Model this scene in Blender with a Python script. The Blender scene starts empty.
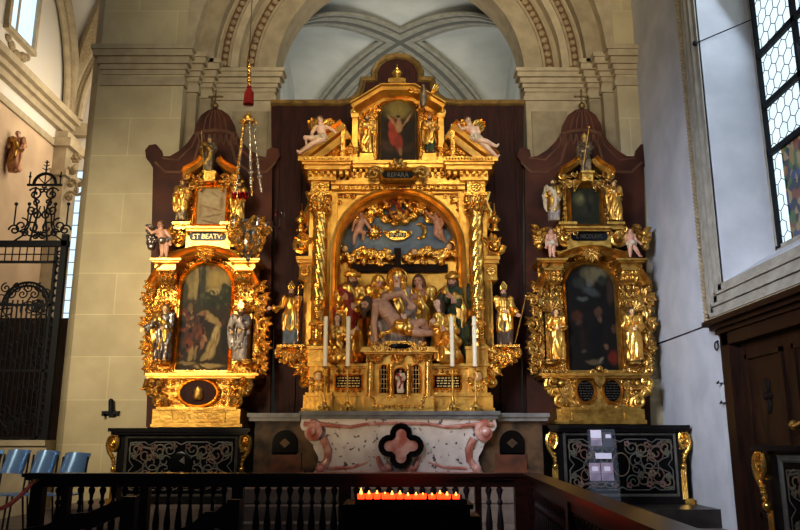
import bpy, math, random
from mathutils import Vector, Matrix, noise
from math import sin, cos, pi, sqrt, radians, atan2
SC = bpy.context.scene
COL = SC.collection
# ---------------------------------------------------------------- camera
F, EYE, TH = 760.0, 1.3, radians(12.97)
cT, sT = cos(TH), sin(TH)
cam = bpy.data.cameras.new('camera'); cam.sensor_width = 36; cam.lens = 36 * F / 800
cam.clip_end = 200
co = bpy.data.objects.new('camera', cam); COL.objects.link(co)
co.location = (0, 0, EYE); co.rotation_euler = (pi / 2 + TH, 0, 0)
SC.camera = co
# ---------------------------------------------------------------- world, lights, exposure
w = bpy.data.worlds.new('world'); SC.world = w; w.use_nodes = True
bg = w.node_tree.nodes['Background']; bg.inputs[0].default_value = (.62, .72, 1.0, 1); bg.inputs[1].default_value = .06
SC.view_settings.view_transform = 'Standard'; SC.view_settings.look = 'None'
SC.view_settings.gamma = 1; SC.view_settings.exposure = 0.0
SC.view_settings.use_curve_mapping = False
SC.cycles.use_denoising = True
SC.cycles.max_bounces = 6
def light(kind, name, loc, tgt, power, color, size=.3, size_y=None, spot=60, blend=.6):
    l = bpy.data.lights.new(name, kind); l.energy = power; l.color = color
    if kind == 'AREA':
        l.size = size
        if size_y: l.shape = 'RECTANGLE'; l.size_y = size_y
    elif kind == 'SPOT':
        l.spot_size = radians(spot); l.spot_blend = blend; l.shadow_soft_size = size
    else: l.shadow_soft_size = size
    o = bpy.data.objects.new(name, l); COL.objects.link(o); o.location = loc
    if tgt is not None:
        o.rotation_euler = (Vector(tgt) - Vector(loc)).to_track_quat('-Z', 'Y').to_euler()
    return o
WARM = (1.0, .72, .40)
def lit(*a, spread=None, **k):
    o = light(*a, **k)
    if spread: o.data.spread = radians(spread)
    return o
light('SPOT', 'altar_spot', (-2.9, 6.2, 1.1), (-.1, 10.6, 3.7), 255, WARM, .06, spot=62)
light('SPOT', 'altar_spot', (2.9, 6.2, 1.1), (.3, 10.6, 3.7), 118, WARM, .06, spot=62)
light('SPOT', 'altar_top_spot', (-1.0, 7.6, 7.6), (0, 10.6, 3.2), 150, WARM, .06, spot=54)
light('SPOT', 'side_spot', (-4.3, 7.4, 1.6), (-2.7, 10.7, 3.4), 200, WARM, .06, spot=50)
light('SPOT', 'side_spot', (1.6, 7.4, 1.4), (2.7, 10.7, 3.0), 36, WARM, .06, spot=50)
light('SPOT', 'side_top_spot', (-2.2, 8.2, 7.0), (-2.7, 10.7, 3.0), 90, WARM, .06, spot=44)
light('SPOT', 'side_top_spot', (2.4, 8.2, 7.0), (2.7, 10.7, 2.8), 34, WARM, .06, spot=44)
light('SPOT', 'altar_front_fill', (.8, 7.0, 3.6), (0, 9.7, 1.15), 42, (1.0, .84, .66), .1, spot=52)  # added fill that brightens the marble frontal, no fitting there
light('AREA', 'window_daylight', (4.3, 7.3, 5.6), (-1.5, 9.0, 2.4), 70, (.62, .78, 1.0), 2.4, 4.0)
light('AREA', 'nave_vault_fill', (-5.2, 14.6, 7.4), (-5.4, 14.9, 11), 75, (1.0, .90, .72), 2.5, 2.5)  # added upward fill that brightens the nave vault, no visible source
lit('AREA', 'choir_daylight', (-1.5, 3.6, 4.2), (3.75, 9.5, 2.4), 112, (.74, .82, 1.0), size=1.6, size_y=2.4, spread=60)
light('AREA', 'chapel_vault_fill', (0, 14.4, 6.6), (0, 14.6, 9.6), 66, (1.0, .98, .90), 3.0, 3.0)  # unseen fill added inside the chapel, aimed up to brighten its vault
light('AREA', 'nave_daylight', (-5.2, 15.6, 8.0), (-7.6, 15.8, 6.5), 150, (1.0, .86, .66), 3.0, 3.0)
lit('AREA', 'nave_fill', (-4.8, 3.0, 5.0), (-4.0, 11.0, 3.2), 78, (1.0, .86, .62), size=2.0, size_y=2.0, spread=50)
lit('AREA', 'choir_fill', (.5, 3.0, 6.0), (0.2, 11.4, 9.0), 150, (1.0, .88, .64), size=3.0, size_y=2.0, spread=70)
# ---------------------------------------------------------------- materials
M = {}
def _n(nt, t): return nt.nodes.new(t)
def mat(name, c, rough=.6, metal=0.0, c2=None, nscale=6.0, bump=0.0, bscale=None, emis=0.0, ecol=None, stretch=(1, 1, 1), spec=.5, coat=0, ramp=(.35, .65), detail=4):
    m = bpy.data.materials.new(name); m.use_nodes = True; nt = m.node_tree
    b = nt.nodes['Principled BSDF']
    b.inputs['Base Color'].default_value = (*c, 1); b.inputs['Roughness'].default_value = rough
    b.inputs['Metallic'].default_value = metal; b.inputs['Specular IOR Level'].default_value = spec
    b.inputs['Coat Weight'].default_value = coat
    if c2 or bump:
        tc = _n(nt, 'ShaderNodeTexCoord'); mp = _n(nt, 'ShaderNodeMapping'); mp.inputs['Scale'].default_value = stretch
        nt.links.new(tc.outputs['Object'], mp.inputs[0])
    if c2:
        no = _n(nt, 'ShaderNodeTexNoise'); no.inputs['Scale'].default_value = nscale; no.inputs['Detail'].default_value = detail
        nt.links.new(mp.outputs[0], no.inputs['Vector'])
        cr = _n(nt, 'ShaderNodeValToRGB'); cr.color_ramp.elements[0].position = ramp[0]; cr.color_ramp.elements[1].position = ramp[1]
        cr.color_ramp.elements[0].color = (*c, 1); cr.color_ramp.elements[1].color = (*c2, 1)
        nt.links.new(no.outputs[0], cr.inputs[0]); nt.links.new(cr.outputs[0], b.inputs['Base Color'])
    if bump:
        n2 = _n(nt, 'ShaderNodeTexNoise'); n2.inputs['Scale'].default_value = bscale or nscale * 3; n2.inputs['Detail'].default_value = 3
        nt.links.new(mp.outputs[0], n2.inputs['Vector'])
        bp = _n(nt, 'ShaderNodeBump'); bp.inputs['Strength'].default_value = bump; bp.inputs['Distance'].default_value = .02
        nt.links.new(n2.outputs[0], bp.inputs['Height']); nt.links.new(bp.outputs[0], b.inputs['Normal'])
    if emis:
        b.inputs['Emission Color'].default_value = (*(ecol or c), 1); b.inputs['Emission Strength'].default_value = emis
    M[name] = m
    return m
mat('gold', (.96, .56, .115), .26, .94, (.62, .29, .045), 9, .22, 30)
mat('gold_flat', (.92, .52, .10), .34, .90, (.60, .29, .05), 5, .22, 24)
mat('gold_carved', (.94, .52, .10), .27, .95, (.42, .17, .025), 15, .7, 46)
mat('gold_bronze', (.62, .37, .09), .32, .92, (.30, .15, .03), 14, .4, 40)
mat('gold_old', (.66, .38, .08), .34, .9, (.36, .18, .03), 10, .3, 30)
mat('silver', (.34, .29, .25), .28, .92, (.13, .10, .08), 16, .35, 40)
mat('dark_bronze', (.10, .07, .045), .4, .6, (.22, .15, .07), 18, .3, 40)
mat('gold_robe', (.96, .56, .115), .30, .92, (.66, .31, .05), 7, .07, 18)
mat('silver_bright', (.74, .70, .62), .22, .95, (.40, .36, .28), 18, .2, 40)
mat('flesh', (.60, .32, .20), .45, 0, (.45, .21, .12), 12)
mat('flesh_pale', (.70, .46, .31), .45, 0, (.56, .33, .21), 12)
mat('flesh_dead', (.52, .30, .19), .45, 0, (.36, .18, .11), 10)
mat('flesh_gilt', (.85, .55, .25), .42, .3, (.66, .38, .15), 12)
mat('hair_dark', (.035, .02, .012), .5, 0, (.09, .05, .025), 30, .5, 60, spec=.2)
mat('hair_brown', (.16, .075, .03), .5, 0, (.07, .03, .015), 30, .5, 60, spec=.2)
mat('cloth_red', (.26, .028, .018), .5, 0, (.10, .012, .010), 12, spec=.2)
mat('cloth_dark', (.05, .035, .03), .5, 0, (.10, .06, .03), 12, spec=.2)
mat('cloth_green', (.012, .034, .018), .5, 0, (.05, .05, .018), 12, spec=.2)
mat('cloth_blue', (.06, .09, .13), .5, 0, (.11, .13, .16), 12, spec=.2)
mat('cloth_white', (.60, .50, .36), .6, 0, (.44, .33, .20), 12)
mat('cloth_grey', (.20, .17, .16), .5, .2, (.34, .28, .22), 16)
mat('eye_dark', (.02, .012, .01), .3)
mat('lips', (.42, .12, .09), .5)
mat('sky_panel', (.17, .24, .30), .55, 0, (.10, .15, .21), 5)
mat('cross_wood', (.011, .005, .003), .6, 0, (.020, .009, .005), 20, stretch=(1, 1, 8), spec=.1)
mat('black_gloss', (.0022, .0018, .0018), .22, spec=.12)
mat('black_wood', (.004, .003, .003), .3, 0, (.007, .005, .0045), 8, spec=.14)
mat('board_wood', (.036, .008, .0045), .6, 0, (.012, .0035, .0025), 4, .08, 20, stretch=(6, 6, .7), ramp=(.3, .7), spec=.12)
mat('board_red', (.075, .021, .009), .6, 0, (.026, .008, .005), 2.2, .05, 12, spec=.15)
mat('board_drape', (.13, .055, .025), .6, 0, (.07, .028, .014), 5, .05, 12, spec=.15)
mat('board_trim', (.26, .16, .045), .4, .6, (.14, .08, .025), 9)
mat('rail_wood', (.026, .006, .003), .28, 0, (.008, .0028, .002), 5, .05, 30, stretch=(.6, 6, 6), spec=.22)
mat('baluster_wood', (.013, .007, .007), .4, 0, (.022, .011, .010), 8, spec=.2)
mat('door_wood', (.020, .0062, .0024), .5, 0, (.007, .0028, .0014), 4, .08, 20, stretch=(5, 5, .6), spec=.15)
mat('plaster_right', (.47, .46, .46), .85, 0, (.37, .365, .37), 2.0, .10, 26)
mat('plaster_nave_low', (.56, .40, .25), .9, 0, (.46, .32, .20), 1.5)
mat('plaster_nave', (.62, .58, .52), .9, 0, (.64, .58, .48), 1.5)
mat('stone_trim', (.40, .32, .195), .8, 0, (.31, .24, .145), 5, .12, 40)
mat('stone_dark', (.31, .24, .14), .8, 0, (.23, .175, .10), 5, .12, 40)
mat('stone_window', (.30, .265, .205), .8, 0, (.22, .19, .14), 6, .1, 40)
mat('ornament_ochre', (.30, .22, .11), .7, 0, (.20, .14, .07), 20, .3, 60)
mat('vault_plaster', (.47, .48, .45), .9, 0, (.40, .41, .385), 2.0)
mat('vault_rib', (.27, .26, .22), .85, 0, (.20, .19, .15), 6)
mat('vault_line', (.09, .09, .075), .85)
mat('iron', (.006, .006, .007), .5, 0, spec=.12)
mat('step_stone', (.27, .185, .125), .7, 0, (.16, .105, .075), 5, .06, 30)
mat('step_dark', (.026, .019, .016), .35, 0, (.012, .009, .008), 6, spec=.2)
mat('floor_stone', (.16, .12, .10), .6, 0, (.10, .08, .065), 3)
mat('slab_stone', (.14, .14, .135), .35, 0, (.08, .08, .08), 10)
mat('wing_marble', (.115, .060, .028), .4, 0, (.022, .014, .009), 4.5, spec=.15, ramp=(.4, .62), detail=7)
mat('wing_red', (.15, .045, .02), .4, 0, (.06, .025, .014), 8, detail=6, spec=.2)
mat('marble_red', (.34, .085, .055), .28, 0, (.56, .30, .24), 7, detail=8, ramp=(.42, .62))
mat('candle_wax', (.86, .76, .55), .5, spec=.4)
mat('brass', (.70, .42, .10), .28, .9, (.5, .28, .06), 10)
mat('red_tassel', (.22, .006, .006), .6, 0, (.10, .004, .004), 30, stretch=(3, 3, .3), spec=.1)
mat('chair_shell', (.36, .60, .95), .30, .65)
mat('chair_frame', (.02, .02, .025), .4, .5)
mat('rope_red', (.32, .02, .02), .7)
mat('paper_white', (.62, .55, .62), .7)
mat('leaflet_pink', (.24, .15, .19), .6, 0, (.36, .28, .33), 9)
mat('leaflet_dark', (.05, .05, .055), .5)
mat('inlay_grey', (.075, .068, .052), .5, 0, (.04, .035, .027), 14)
mat('inlay_ochre', (.12, .075, .032), .5, 0, (.06, .036, .016), 14)
mat('inlay_rose', (.11, .040, .024), .5, 0, (.06, .022, .014), 14)
mat('inlay_green', (.035, .042, .025), .5, 0, (.055, .05, .03), 14)
mat('text_gold', (.80, .55, .20), .4, .4)
mat('text_dim', (.045, .032, .016), .5)
mat('lead', (.006, .007, .008), .6, spec=.1)
mat('flame', (1, .55, .12), .5, emis=7, ecol=(1, .36, .05))
mat('statue_fresco', (.62, .30, .14), .7, 0, (.40, .17, .08), 8)
def glass(name, c, rough=.05, alpha_mix=.0, emis=0, ecol=None):
    m = bpy.data.materials.new(name); m.use_nodes = True; b = m.node_tree.nodes['Principled BSDF']
    b.inputs['Base Color'].default_value = (*c, 1); b.inputs['Roughness'].default_value = rough
    b.inputs['Transmission Weight'].default_value = 1.0; b.inputs['IOR'].default_value = 1.3
    if emis:
        b.inputs['Emission Color'].default_value = (*ecol, 1); b.inputs['Emission Strength'].default_value = emis
    M[name] = m
glass('glass_red', (.75, .03, .04), .1)
glass('glass_red_lit', (.9, .04, .015), .2, emis=2.3, ecol=(1, .05, .008))
glass('glass_clear', (.85, .88, .9), .05)
def acrylic():
    m = bpy.data.materials.new('acrylic'); m.use_nodes = True; nt = m.node_tree
    b = nt.nodes['Principled BSDF']; tr = _n(nt, 'ShaderNodeBsdfTransparent'); mx = _n(nt, 'ShaderNodeMixShader')
    tr.inputs[0].default_value = (.93, .94, .96, 1)
    b.inputs['Base Color'].default_value = (.3, .32, .36, 1); b.inputs['Roughness'].default_value = .15
    mx.inputs[0].default_value = .07
    nt.links.new(tr.outputs[0], mx.inputs[1]); nt.links.new(b.outputs[0], mx.inputs[2])
    nt.links.new(mx.outputs[0], nt.nodes['Material Output'].inputs[0]); M['acrylic'] = m
acrylic()
def block_stone(name, c, c2, mortar, bw, bh, off=(0, 0, 0)):
    m = mat(name, c, .82, 0, c2, 2.2, .10, 30); nt = m.node_tree; b = nt.nodes['Principled BSDF']
    tc = _n(nt, 'ShaderNodeTexCoord'); mp = _n(nt, 'ShaderNodeMapping'); mp.inputs['Rotation'].default_value = (-pi / 2, 0, 0)
    mp.inputs['Location'].default_value = off
    br = _n(nt, 'ShaderNodeTexBrick'); br.inputs['Scale'].default_value = 1; br.inputs['Brick Width'].default_value = bw
    br.inputs['Row Height'].default_value = bh; br.inputs['Mortar Size'].default_value = .006; br.inputs['Mortar Smooth'].default_value = .2
    br.inputs['Color1'].default_value = (1, 1, 1, 1); br.inputs['Color2'].default_value = (.88, .88, .86, 1); br.inputs['Mortar'].default_value = (*mortar, 1)
    mx = _n(nt, 'ShaderNodeMix'); mx.data_type = 'RGBA'; mx.blend_type = 'MULTIPLY'; mx.inputs[0].default_value = 1
    old = b.inputs['Base Color'].links[0].from_socket
    nt.links.new(tc.outputs['Object'], mp.inputs[0]); nt.links.new(mp.outputs[0], br.inputs['Vector'])
    nt.links.new(old, mx.inputs[6]); nt.links.new(br.outputs[0], mx.inputs[7]); nt.links.new(mx.outputs[2], b.inputs['Base Color'])
block_stone('stone_pier', (.46, .375, .215), (.385, .31, .175), (1.25, 1.25, 1.2), 1.25, .62)
def speckled():
    m = mat('marble_white', (.74, .68, .62), .25, 0, (.60, .52, .47), 5, detail=7); nt = m.node_tree; b = nt.nodes['Principled BSDF']
    tc = _n(nt, 'ShaderNodeTexCoord')
    vo = _n(nt, 'ShaderNodeTexNoise'); vo.inputs['Scale'].default_value = 17; vo.inputs['Detail'].default_value = 3
    cr = _n(nt, 'ShaderNodeValToRGB'); cr.color_ramp.elements[0].position = .60; cr.color_ramp.elements[1].position = .66
    mx = _n(nt, 'ShaderNodeMix'); mx.data_type = 'RGBA'; mx.inputs[7].default_value = (.10, .075, .08, 1)
    old = b.inputs['Base Color'].links[0].from_socket
    nt.links.new(tc.outputs['Object'], vo.inputs['Vector']); nt.links.new(vo.outputs[0], cr.inputs[0]); nt.links.new(cr.outputs[0], mx.inputs[0])
    nt.links.new(old, mx.inputs[6]); nt.links.new(mx.outputs[2], b.inputs['Base Color'])
speckled()
def emitter(name, c, s, stained=False):
    m = bpy.data.materials.new(name); m.use_nodes = True; nt = m.node_tree
    b = nt.nodes['Principled BSDF']; b.inputs['Base Color'].default_value = (.02, .02, .02, 1); b.inputs['Roughness'].default_value = .3
    b.inputs['Emission Color'].default_value = (*c, 1); b.inputs['Emission Strength'].default_value = s
    tc = _n(nt, 'ShaderNodeTexCoord'); vo = _n(nt, 'ShaderNodeTexVoronoi'); vo.inputs['Scale'].default_value = 11 if stained else 1.3
    nt.links.new(tc.outputs['Object'], vo.inputs['Vector'])
    cr = _n(nt, 'ShaderNodeValToRGB'); nt.links.new(vo.outputs['Color'], cr.inputs[0]); r = cr.color_ramp
    if stained:
        r.interpolation = 'CONSTANT'
        cols = [(.01, .02, .05), (.25, .16, .03), (.02, .05, .16), (.05, .12, .03), (.30, .22, .12), (.02, .02, .02), (.18, .05, .02)]
        while len(r.elements) < len(cols): r.elements.new(.5)
        for i, q in enumerate(cols): r.elements[i].position = .15 + i * .11; r.elements[i].color = (*q, 1)
    else:
        r.elements[0].color = (*[x * .86 for x in c], 1); r.elements[1].color = (*c, 1)
    nt.links.new(cr.outputs[0], b.inputs['Emission Color'])
    M[name] = m
emitter('pane_light', (.72, .90, 1.0), 1.35)
emitter('pane_nave', (.62, .82, 1.0), 1.5)
emitter('pane_stained', (1, 1, 1), .55, True)
def painted():
    m = bpy.data.materials.new('oil_painting'); m.use_nodes = True; nt = m.node_tree; b = nt.nodes['Principled BSDF']
    a = _n(nt, 'ShaderNodeVertexColor'); a.layer_name = 'paint'
    nt.links.new(a.outputs[0], b.inputs['Base Color']); b.inputs['Roughness'].default_value = .5; b.inputs['Specular IOR Level'].default_value = .08
    M['oil_painting'] = m
painted()
# ---------------------------------------------------------------- projection helper: pixel -> point at depth Y
def P(px, py, Y):
    u = (px - 400) / F; v = (265 - py) / F; d = cT - v * sT; t = Y / d
    return Vector((t * u, Y, EYE + t * (sT + v * cT)))
def K(Y): return Y / F          # metres per pixel, roughly
# ---------------------------------------------------------------- mesh builder
class MB:
    def __init__(s): s.v = []; s.f = []
    def add(s, vs, fs):
        b = len(s.v); s.v += [tuple(p) for p in vs]; s.f += [[i + b for i in q] for q in fs]; return s
    def box(s, x0, x1, y0, y1, z0, z1):
        if x0 > x1: x0, x1 = x1, x0
        if y0 > y1: y0, y1 = y1, y0
        if z0 > z1: z0, z1 = z1, z0
        return s.add([(x0, y0, z0), (x1, y0, z0), (x1, y1, z0), (x0, y1, z0), (x0, y0, z1), (x1, y0, z1), (x1, y1, z1), (x0, y1, z1)],
                     [(3, 2, 1, 0), (4, 5, 6, 7), (0, 1, 5, 4), (1, 2, 6, 5), (2, 3, 7, 6), (3, 0, 4, 7)])
    def bx(s, px0, px1, py0, py1, Y0, Y1):          # box whose front face covers those pixels
        pm = (py0 + py1) / 2
        return s.box(P(px0, pm, Y0).x, P(px1, pm, Y0).x, Y0, Y1, P(px0, py1, Y0).z, P(px0, py0, Y0).z)
    def prism(s, pts, y0, y1):                      # pts: (x,z) outline
        n = len(pts)
        a = sum(pts[i][0] * pts[(i + 1) % n][1] - pts[(i + 1) % n][0] * pts[i][1] for i in range(n))
        if a < 0: pts = pts[::-1]
        vs = [(x, y0, z) for x, z in pts] + [(x, y1, z) for x, z in pts]
        fs = [tuple(range(n)), tuple(range(2 * n - 1, n - 1, -1))] + [(i, i + n, (i + 1) % n + n, (i + 1) % n) for i in range(n)]
        return s.add(vs, fs)
    def ppx(s, pts, Y0, Y1):
        return s.prism([(P(a, b, Y0).x, P(a, b, Y0).z) for a, b in pts], Y0, Y1)
    def lathe(s, c, prof, n=16, sx=1, sy=1):        # prof: (r,z) rising
        vs = []; m = len(prof)
        for r, z in prof:
            for i in range(n):
                a = 2 * pi * i / n; vs.append((c[0] + r * cos(a) * sx, c[1] + r * sin(a) * sy, c[2] + z))
        fs = [(j * n + i, j * n + (i + 1) % n, (j + 1) * n + (i + 1) % n, (j + 1) * n + i) for j in range(m - 1) for i in range(n)]
        fs += [tuple(range(n - 1, -1, -1)), tuple((m - 1) * n + i for i in range(n))]
        return s.add(vs, fs)
    def ball(s, c, r, n=10, m=7):
        if not hasattr(r, '__len__'): r = (r, r, r)
        vs = [(c[0], c[1], c[2] - r[2])]
        for j in range(1, m):
            t = -pi / 2 + pi * j / m
            for i in range(n):
                a = 2 * pi * i / n; vs.append((c[0] + r[0] * cos(t) * cos(a), c[1] + r[1] * cos(t) * sin(a), c[2] + r[2] * sin(t)))
        vs.append((c[0], c[1], c[2] + r[2])); L = len(vs) - 1
        fs = [(0, 1 + (i + 1) % n, 1 + i) for i in range(n)]
        fs += [(1 + j * n + i, 1 + j * n + (i + 1) % n, 1 + (j + 1) * n + (i + 1) % n, 1 + (j + 1) * n + i) for j in range(m - 2) for i in range(n)]
        fs += [(1 + (m - 2) * n + i, 1 + (m - 2) * n + (i + 1) % n, L) for i in range(n)]
        return s.add(vs, fs)
    def tube(s, pts, r, n=8, closed=False, flat=1.0):   # flat squeezes along Y
        pts = [Vector(p) for p in pts]; m = len(pts)
        rr = r if hasattr(r, '__len__') else [r] * m
        vs = []; up = None
        for i, p in enumerate(pts):
            a = pts[(i - 1) % m] if (closed or i) else p; b = pts[(i + 1) % m] if (closed or i < m - 1) else p
            t = (b - a)
            t = t.normalized() if t.length > 1e-9 else Vector((0, 0, 1))
            if up is None: up = Vector((0, 1, 0)) if abs(t.y) < .9 else Vector((1, 0, 0))
            q = up - t * up.dot(t)
            q = q.normalized() if q.length > 1e-6 else t.orthogonal().normalized()
            up = q; w_ = t.cross(q)
            for k in range(n):
                an = 2 * pi * k / n; d = q * cos(an) * rr[i] + w_ * sin(an) * rr[i]
                d.y *= flat
                vs.append(p + d)
        fs = []
        for i in range(m if closed else m - 1):
            j = (i + 1) % m
            fs += [(i * n + k, i * n + (k + 1) % n, j * n + (k + 1) % n, j * n + k) for k in range(n)]
        if not closed: fs += [tuple(range(n - 1, -1, -1)), tuple((m - 1) * n + k for k in range(n))]
        return s.add(vs, fs)
    def limb(s, pts, radii, n=10):
        s.tube(pts, radii, n)
        for p, r in zip(pts, radii): s.ball(p, r, n, 6)
        return s
    def band(s, prof, path, closed=False):          # prof: (out, y) swept along an (x,z) path; out is along the path's left normal
        m = len(path); k = len(prof); vs = []
        for i, (x, z) in enumerate(path):
            def seg(i, j):
                d = Vector((path[j][0] - path[i][0], path[j][1] - path[i][1])); return d.normalized() if d.length > 1e-9 else Vector((1, 0))
            if closed: d1, d2 = seg((i - 1) % m, i), seg(i, (i + 1) % m)
            else: d1 = seg(max(i - 1, 0), max(i, 1)); d2 = seg(min(i, m - 2), min(i + 1, m - 1))
            n1 = Vector((-d1.y, d1.x)); n2 = Vector((-d2.y, d2.x)); nn = (n1 + n2)
            nn = nn.normalized() if nn.length > 1e-6 else n1
            sc = 1 / max(.35, nn.dot(n1))
            for o, y in prof: vs.append((x + nn.x * o * sc, y, z + nn.y * o * sc))
        fs = []
        for i in range(m if closed else m - 1):
            j = (i + 1) % m
            fs += [(i * k + q, j * k + q, j * k + (q + 1) % k, i * k + (q + 1) % k) for q in range(k)]
        if not closed: fs += [tuple(range(k - 1, -1, -1)), tuple((m - 1) * k + q for q in range(k))]
        return s.add(vs, fs)
    def mirror(s, X=0.0, frm=0):                    # mirrored copy of everything from vert index frm
        b = len(s.v); add = [(2 * X - x, y, z) for x, y, z in s.v[frm:]]
        fs = [[i - frm + b for i in q[::-1]] for q in s.f if min(q) >= frm]
        s.v += add; s.f += fs; return s
    def xf(s, mtx, frm=0):
        for i in range(frm, len(s.v)): s.v[i] = tuple(mtx @ Vector(s.v[i]))
        return s
    def build(s, name, m, parent=None, sharp=38, org=None, local=False):
        me = bpy.data.meshes.new(name)
        off = Vector((0, 0, 0))
        if parent is not None:
            r = parent
            while r.parent: r = r.parent
            if not local: off = Vector(r.location)
        elif s.v:
            if org is None:
                xs = [v[0] for v in s.v]; ys = [v[1] for v in s.v]; zs = [v[2] for v in s.v]
                off = Vector(((min(xs) + max(xs)) / 2, (min(ys) + max(ys)) / 2, min(zs)))
            else: off = Vector(org)
        me.from_pydata([tuple(Vector(v) - off) for v in s.v], [], s.f); me.validate()
        me.shade_smooth(); me.set_sharp_from_angle(angle=radians(sharp))
        me.materials.append(M[m] if isinstance(m, str) else m)
        o = bpy.data.objects.new(name, me); COL.objects.link(o)
        if parent is not None: o.parent = parent
        else: o.location = off
        return o
def recalc(o):
    import bmesh
    bm = bmesh.new(); bm.from_mesh(o.data); bmesh.ops.recalc_face_normals(bm, faces=bm.faces); bm.to_mesh(o.data); bm.free()
def fuse(mb, voxel, smooth=2, fold=None):           # one continuous skin from overlapping shapes
    me = bpy.data.meshes.new('t'); me.from_pydata(mb.v, [], mb.f)
    o = bpy.data.objects.new('t', me); COL.objects.link(o)
    r = o.modifiers.new('r', 'REMESH'); r.mode = 'VOXEL'; r.voxel_size = voxel
    if smooth:
        q = o.modifiers.new('s', 'SMOOTH'); q.iterations = smooth; q.factor = .5
    dg = bpy.context.evaluated_depsgraph_get(); ev = o.evaluated_get(dg); m2 = ev.to_mesh()
    out = MB(); vs = [v.co.copy() for v in m2.vertices]
    if fold:
        nr = [v.normal.copy() for v in m2.vertices]
        vs = [p + n_ * fold(p) for p, n_ in zip(vs, nr)]
    out.v = [tuple(p) for p in vs]; out.f = [list(p.vertices) for p in m2.polygons]
    ev.to_mesh_clear(); bpy.data.objects.remove(o); bpy.data.meshes.remove(me)
    return out
def thing(name, label, cat, loc=(0, 0, 0), group=None):
    o = bpy.data.objects.new(name, None); COL.objects.link(o); o.location = loc; o.empty_display_size = .1
    return tag(o, label, cat, group)
def tag(o, label, cat, group=None):
    o['label'] = label; o['category'] = cat
    if group: o['group'] = group
    return o
def struct(name, mb, m, parent=None, sharp=38):
    o = mb.build(name, m, parent, sharp)
    if parent is None: o['kind'] = 'structure'
    return o
def copy_tree(o, parent=None):
    c = o.copy(); COL.objects.link(c); c.parent = parent
    for ch in list(o.children): copy_tree(ch, c)
    return c
def text_mb(s, x, y, z, h, w=None, depth=.006, rot=None):
    cu = bpy.data.curves.new('t', 'FONT'); cu.body = s; cu.size = 1; cu.extrude = .08; cu.align_x = 'CENTER'; cu.align_y = 'CENTER'; cu.resolution_u = 2
    o = bpy.data.objects.new('t', cu); COL.objects.link(o); dg = bpy.context.evaluated_depsgraph_get()
    me = o.evaluated_get(dg).to_mesh(); vs = [v.co.copy() for v in me.vertices]; fs = [list(p.vertices) for p in me.polygons]
    o.evaluated_get(dg).to_mesh_clear(); bpy.data.objects.remove(o)
    xs = [v.x for v in vs]; ys = [v.y for v in vs]; cx = (min(xs) + max(xs)) / 2; cy = (min(ys) + max(ys)) / 2
    ky = h / max(1e-6, max(ys) - min(ys)); kx = (w / (max(xs) - min(xs))) if w else ky
    mb = MB(); mb.add([(x + (v.x - cx) * kx, y - (v.z + .08) / .16 * depth, z + (v.y - cy) * ky) for v in vs], fs)
    return mb
# ---------------------------------------------------------------- carving vocabulary (relief in the XZ plane, towards -Y)
def arc(cx, cz, r, a0, a1, n=24, rz=None):
    rz = r if rz is None else rz
    return [(cx + r * cos(radians(a0 + (a1 - a0) * i / n)), cz + rz * sin(radians(a0 + (a1 - a0) * i / n))) for i in range(n + 1)]
def scroll(mb, x, z, y, r, turns=1.4, a0=90, d=1, th=.02, n=20):
    pts = []; rr = []
    for i in range(n + 1):
        t = i / n; q = r * (1 - .86 * t); a = radians(a0) + d * 2 * pi * turns * t
        pts.append((x + q * cos(a), y - th * .7 * (.6 + .9 * t), z + q * sin(a))); rr.append(th * (1 - .45 * t))
    mb.tube(pts, rr, 6); mb.ball((x, y - th * 1.2, z), th * 1.25, 7, 5)
def curve_s(mb, p0, p1, y, r, th, d=1):
    (x0, z0), (x1, z1) = p0, p1; dx, dz = x1 - x0, z1 - z0; L = sqrt(dx * dx + dz * dz) or 1; nx, nz = -dz / L, dx / L
    pts = []
    for i in range(13):
        t = i / 12; o = d * r * sin(2 * pi * t)
        pts.append((x0 + dx * t + nx * o, y - th * .7, z0 + dz * t + nz * o))
    mb.tube(pts, [th * (.7 + .5 * sin(pi * i / 12)) for i in range(13)], 6)
    a = math.degrees(atan2(dz, dx))
    scroll(mb, x0 - nx * d * r * .7, z0 - nz * d * r * .7, y, r * .7, 1.2, a + 90, d, th * .9, 12)
    scroll(mb, x1 + nx * d * r * .7, z1 + nz * d * r * .7, y, r * .7, 1.2, a - 90, d, th * .9, 12)
def leaf(mb, x, z, y, ang, L, W, curl=.35, lobes=3):
    ca, sa = cos(radians(ang)), sin(radians(ang)); n = 8; vs = []
    for i in range(n + 1):
        t = i / n; wv = W * (sin(pi * min(1, t * .92 + .08)) ** .7) * (1 - .28 * abs(sin(lobes * pi * t)))
        h = L * curl * (sin(pi * t * .8)) + W * .15
        for sgn, dh in ((-1, -W * .12), (-.5, W * .16), (0, -W * .05), (.5, W * .16), (1, -W * .12)):
            px, pz = L * t, wv * sgn
            vs.append((x + px * ca - pz * sa, y - max(.002, h * .6 + dh), z + px * sa + pz * ca))
    fs = [(i * 5 + k, i * 5 + k + 1, (i + 1) * 5 + k + 1, (i + 1) * 5 + k) for i in range(n) for k in range(4)]
    b = len(vs)                                      # closed back so the leaf has thickness
    vs += [(vx, y + .004, vz) for vx, vy, vz in vs]
    fs += [(f[3] + b, f[2] + b, f[1] + b, f[0] + b) for f in fs]
    rim = [i * 5 for i in range(n + 1)] + [n * 5 + k for k in range(1, 5)] + [i * 5 + 4 for i in range(n - 1, -1, -1)] + [3, 2, 1]
    fs += [(rim[i], rim[(i + 1) % len(rim)], rim[(i + 1) % len(rim)] + b, rim[i] + b) for i in range(len(rim))]
    mb.add(vs, fs)
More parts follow.
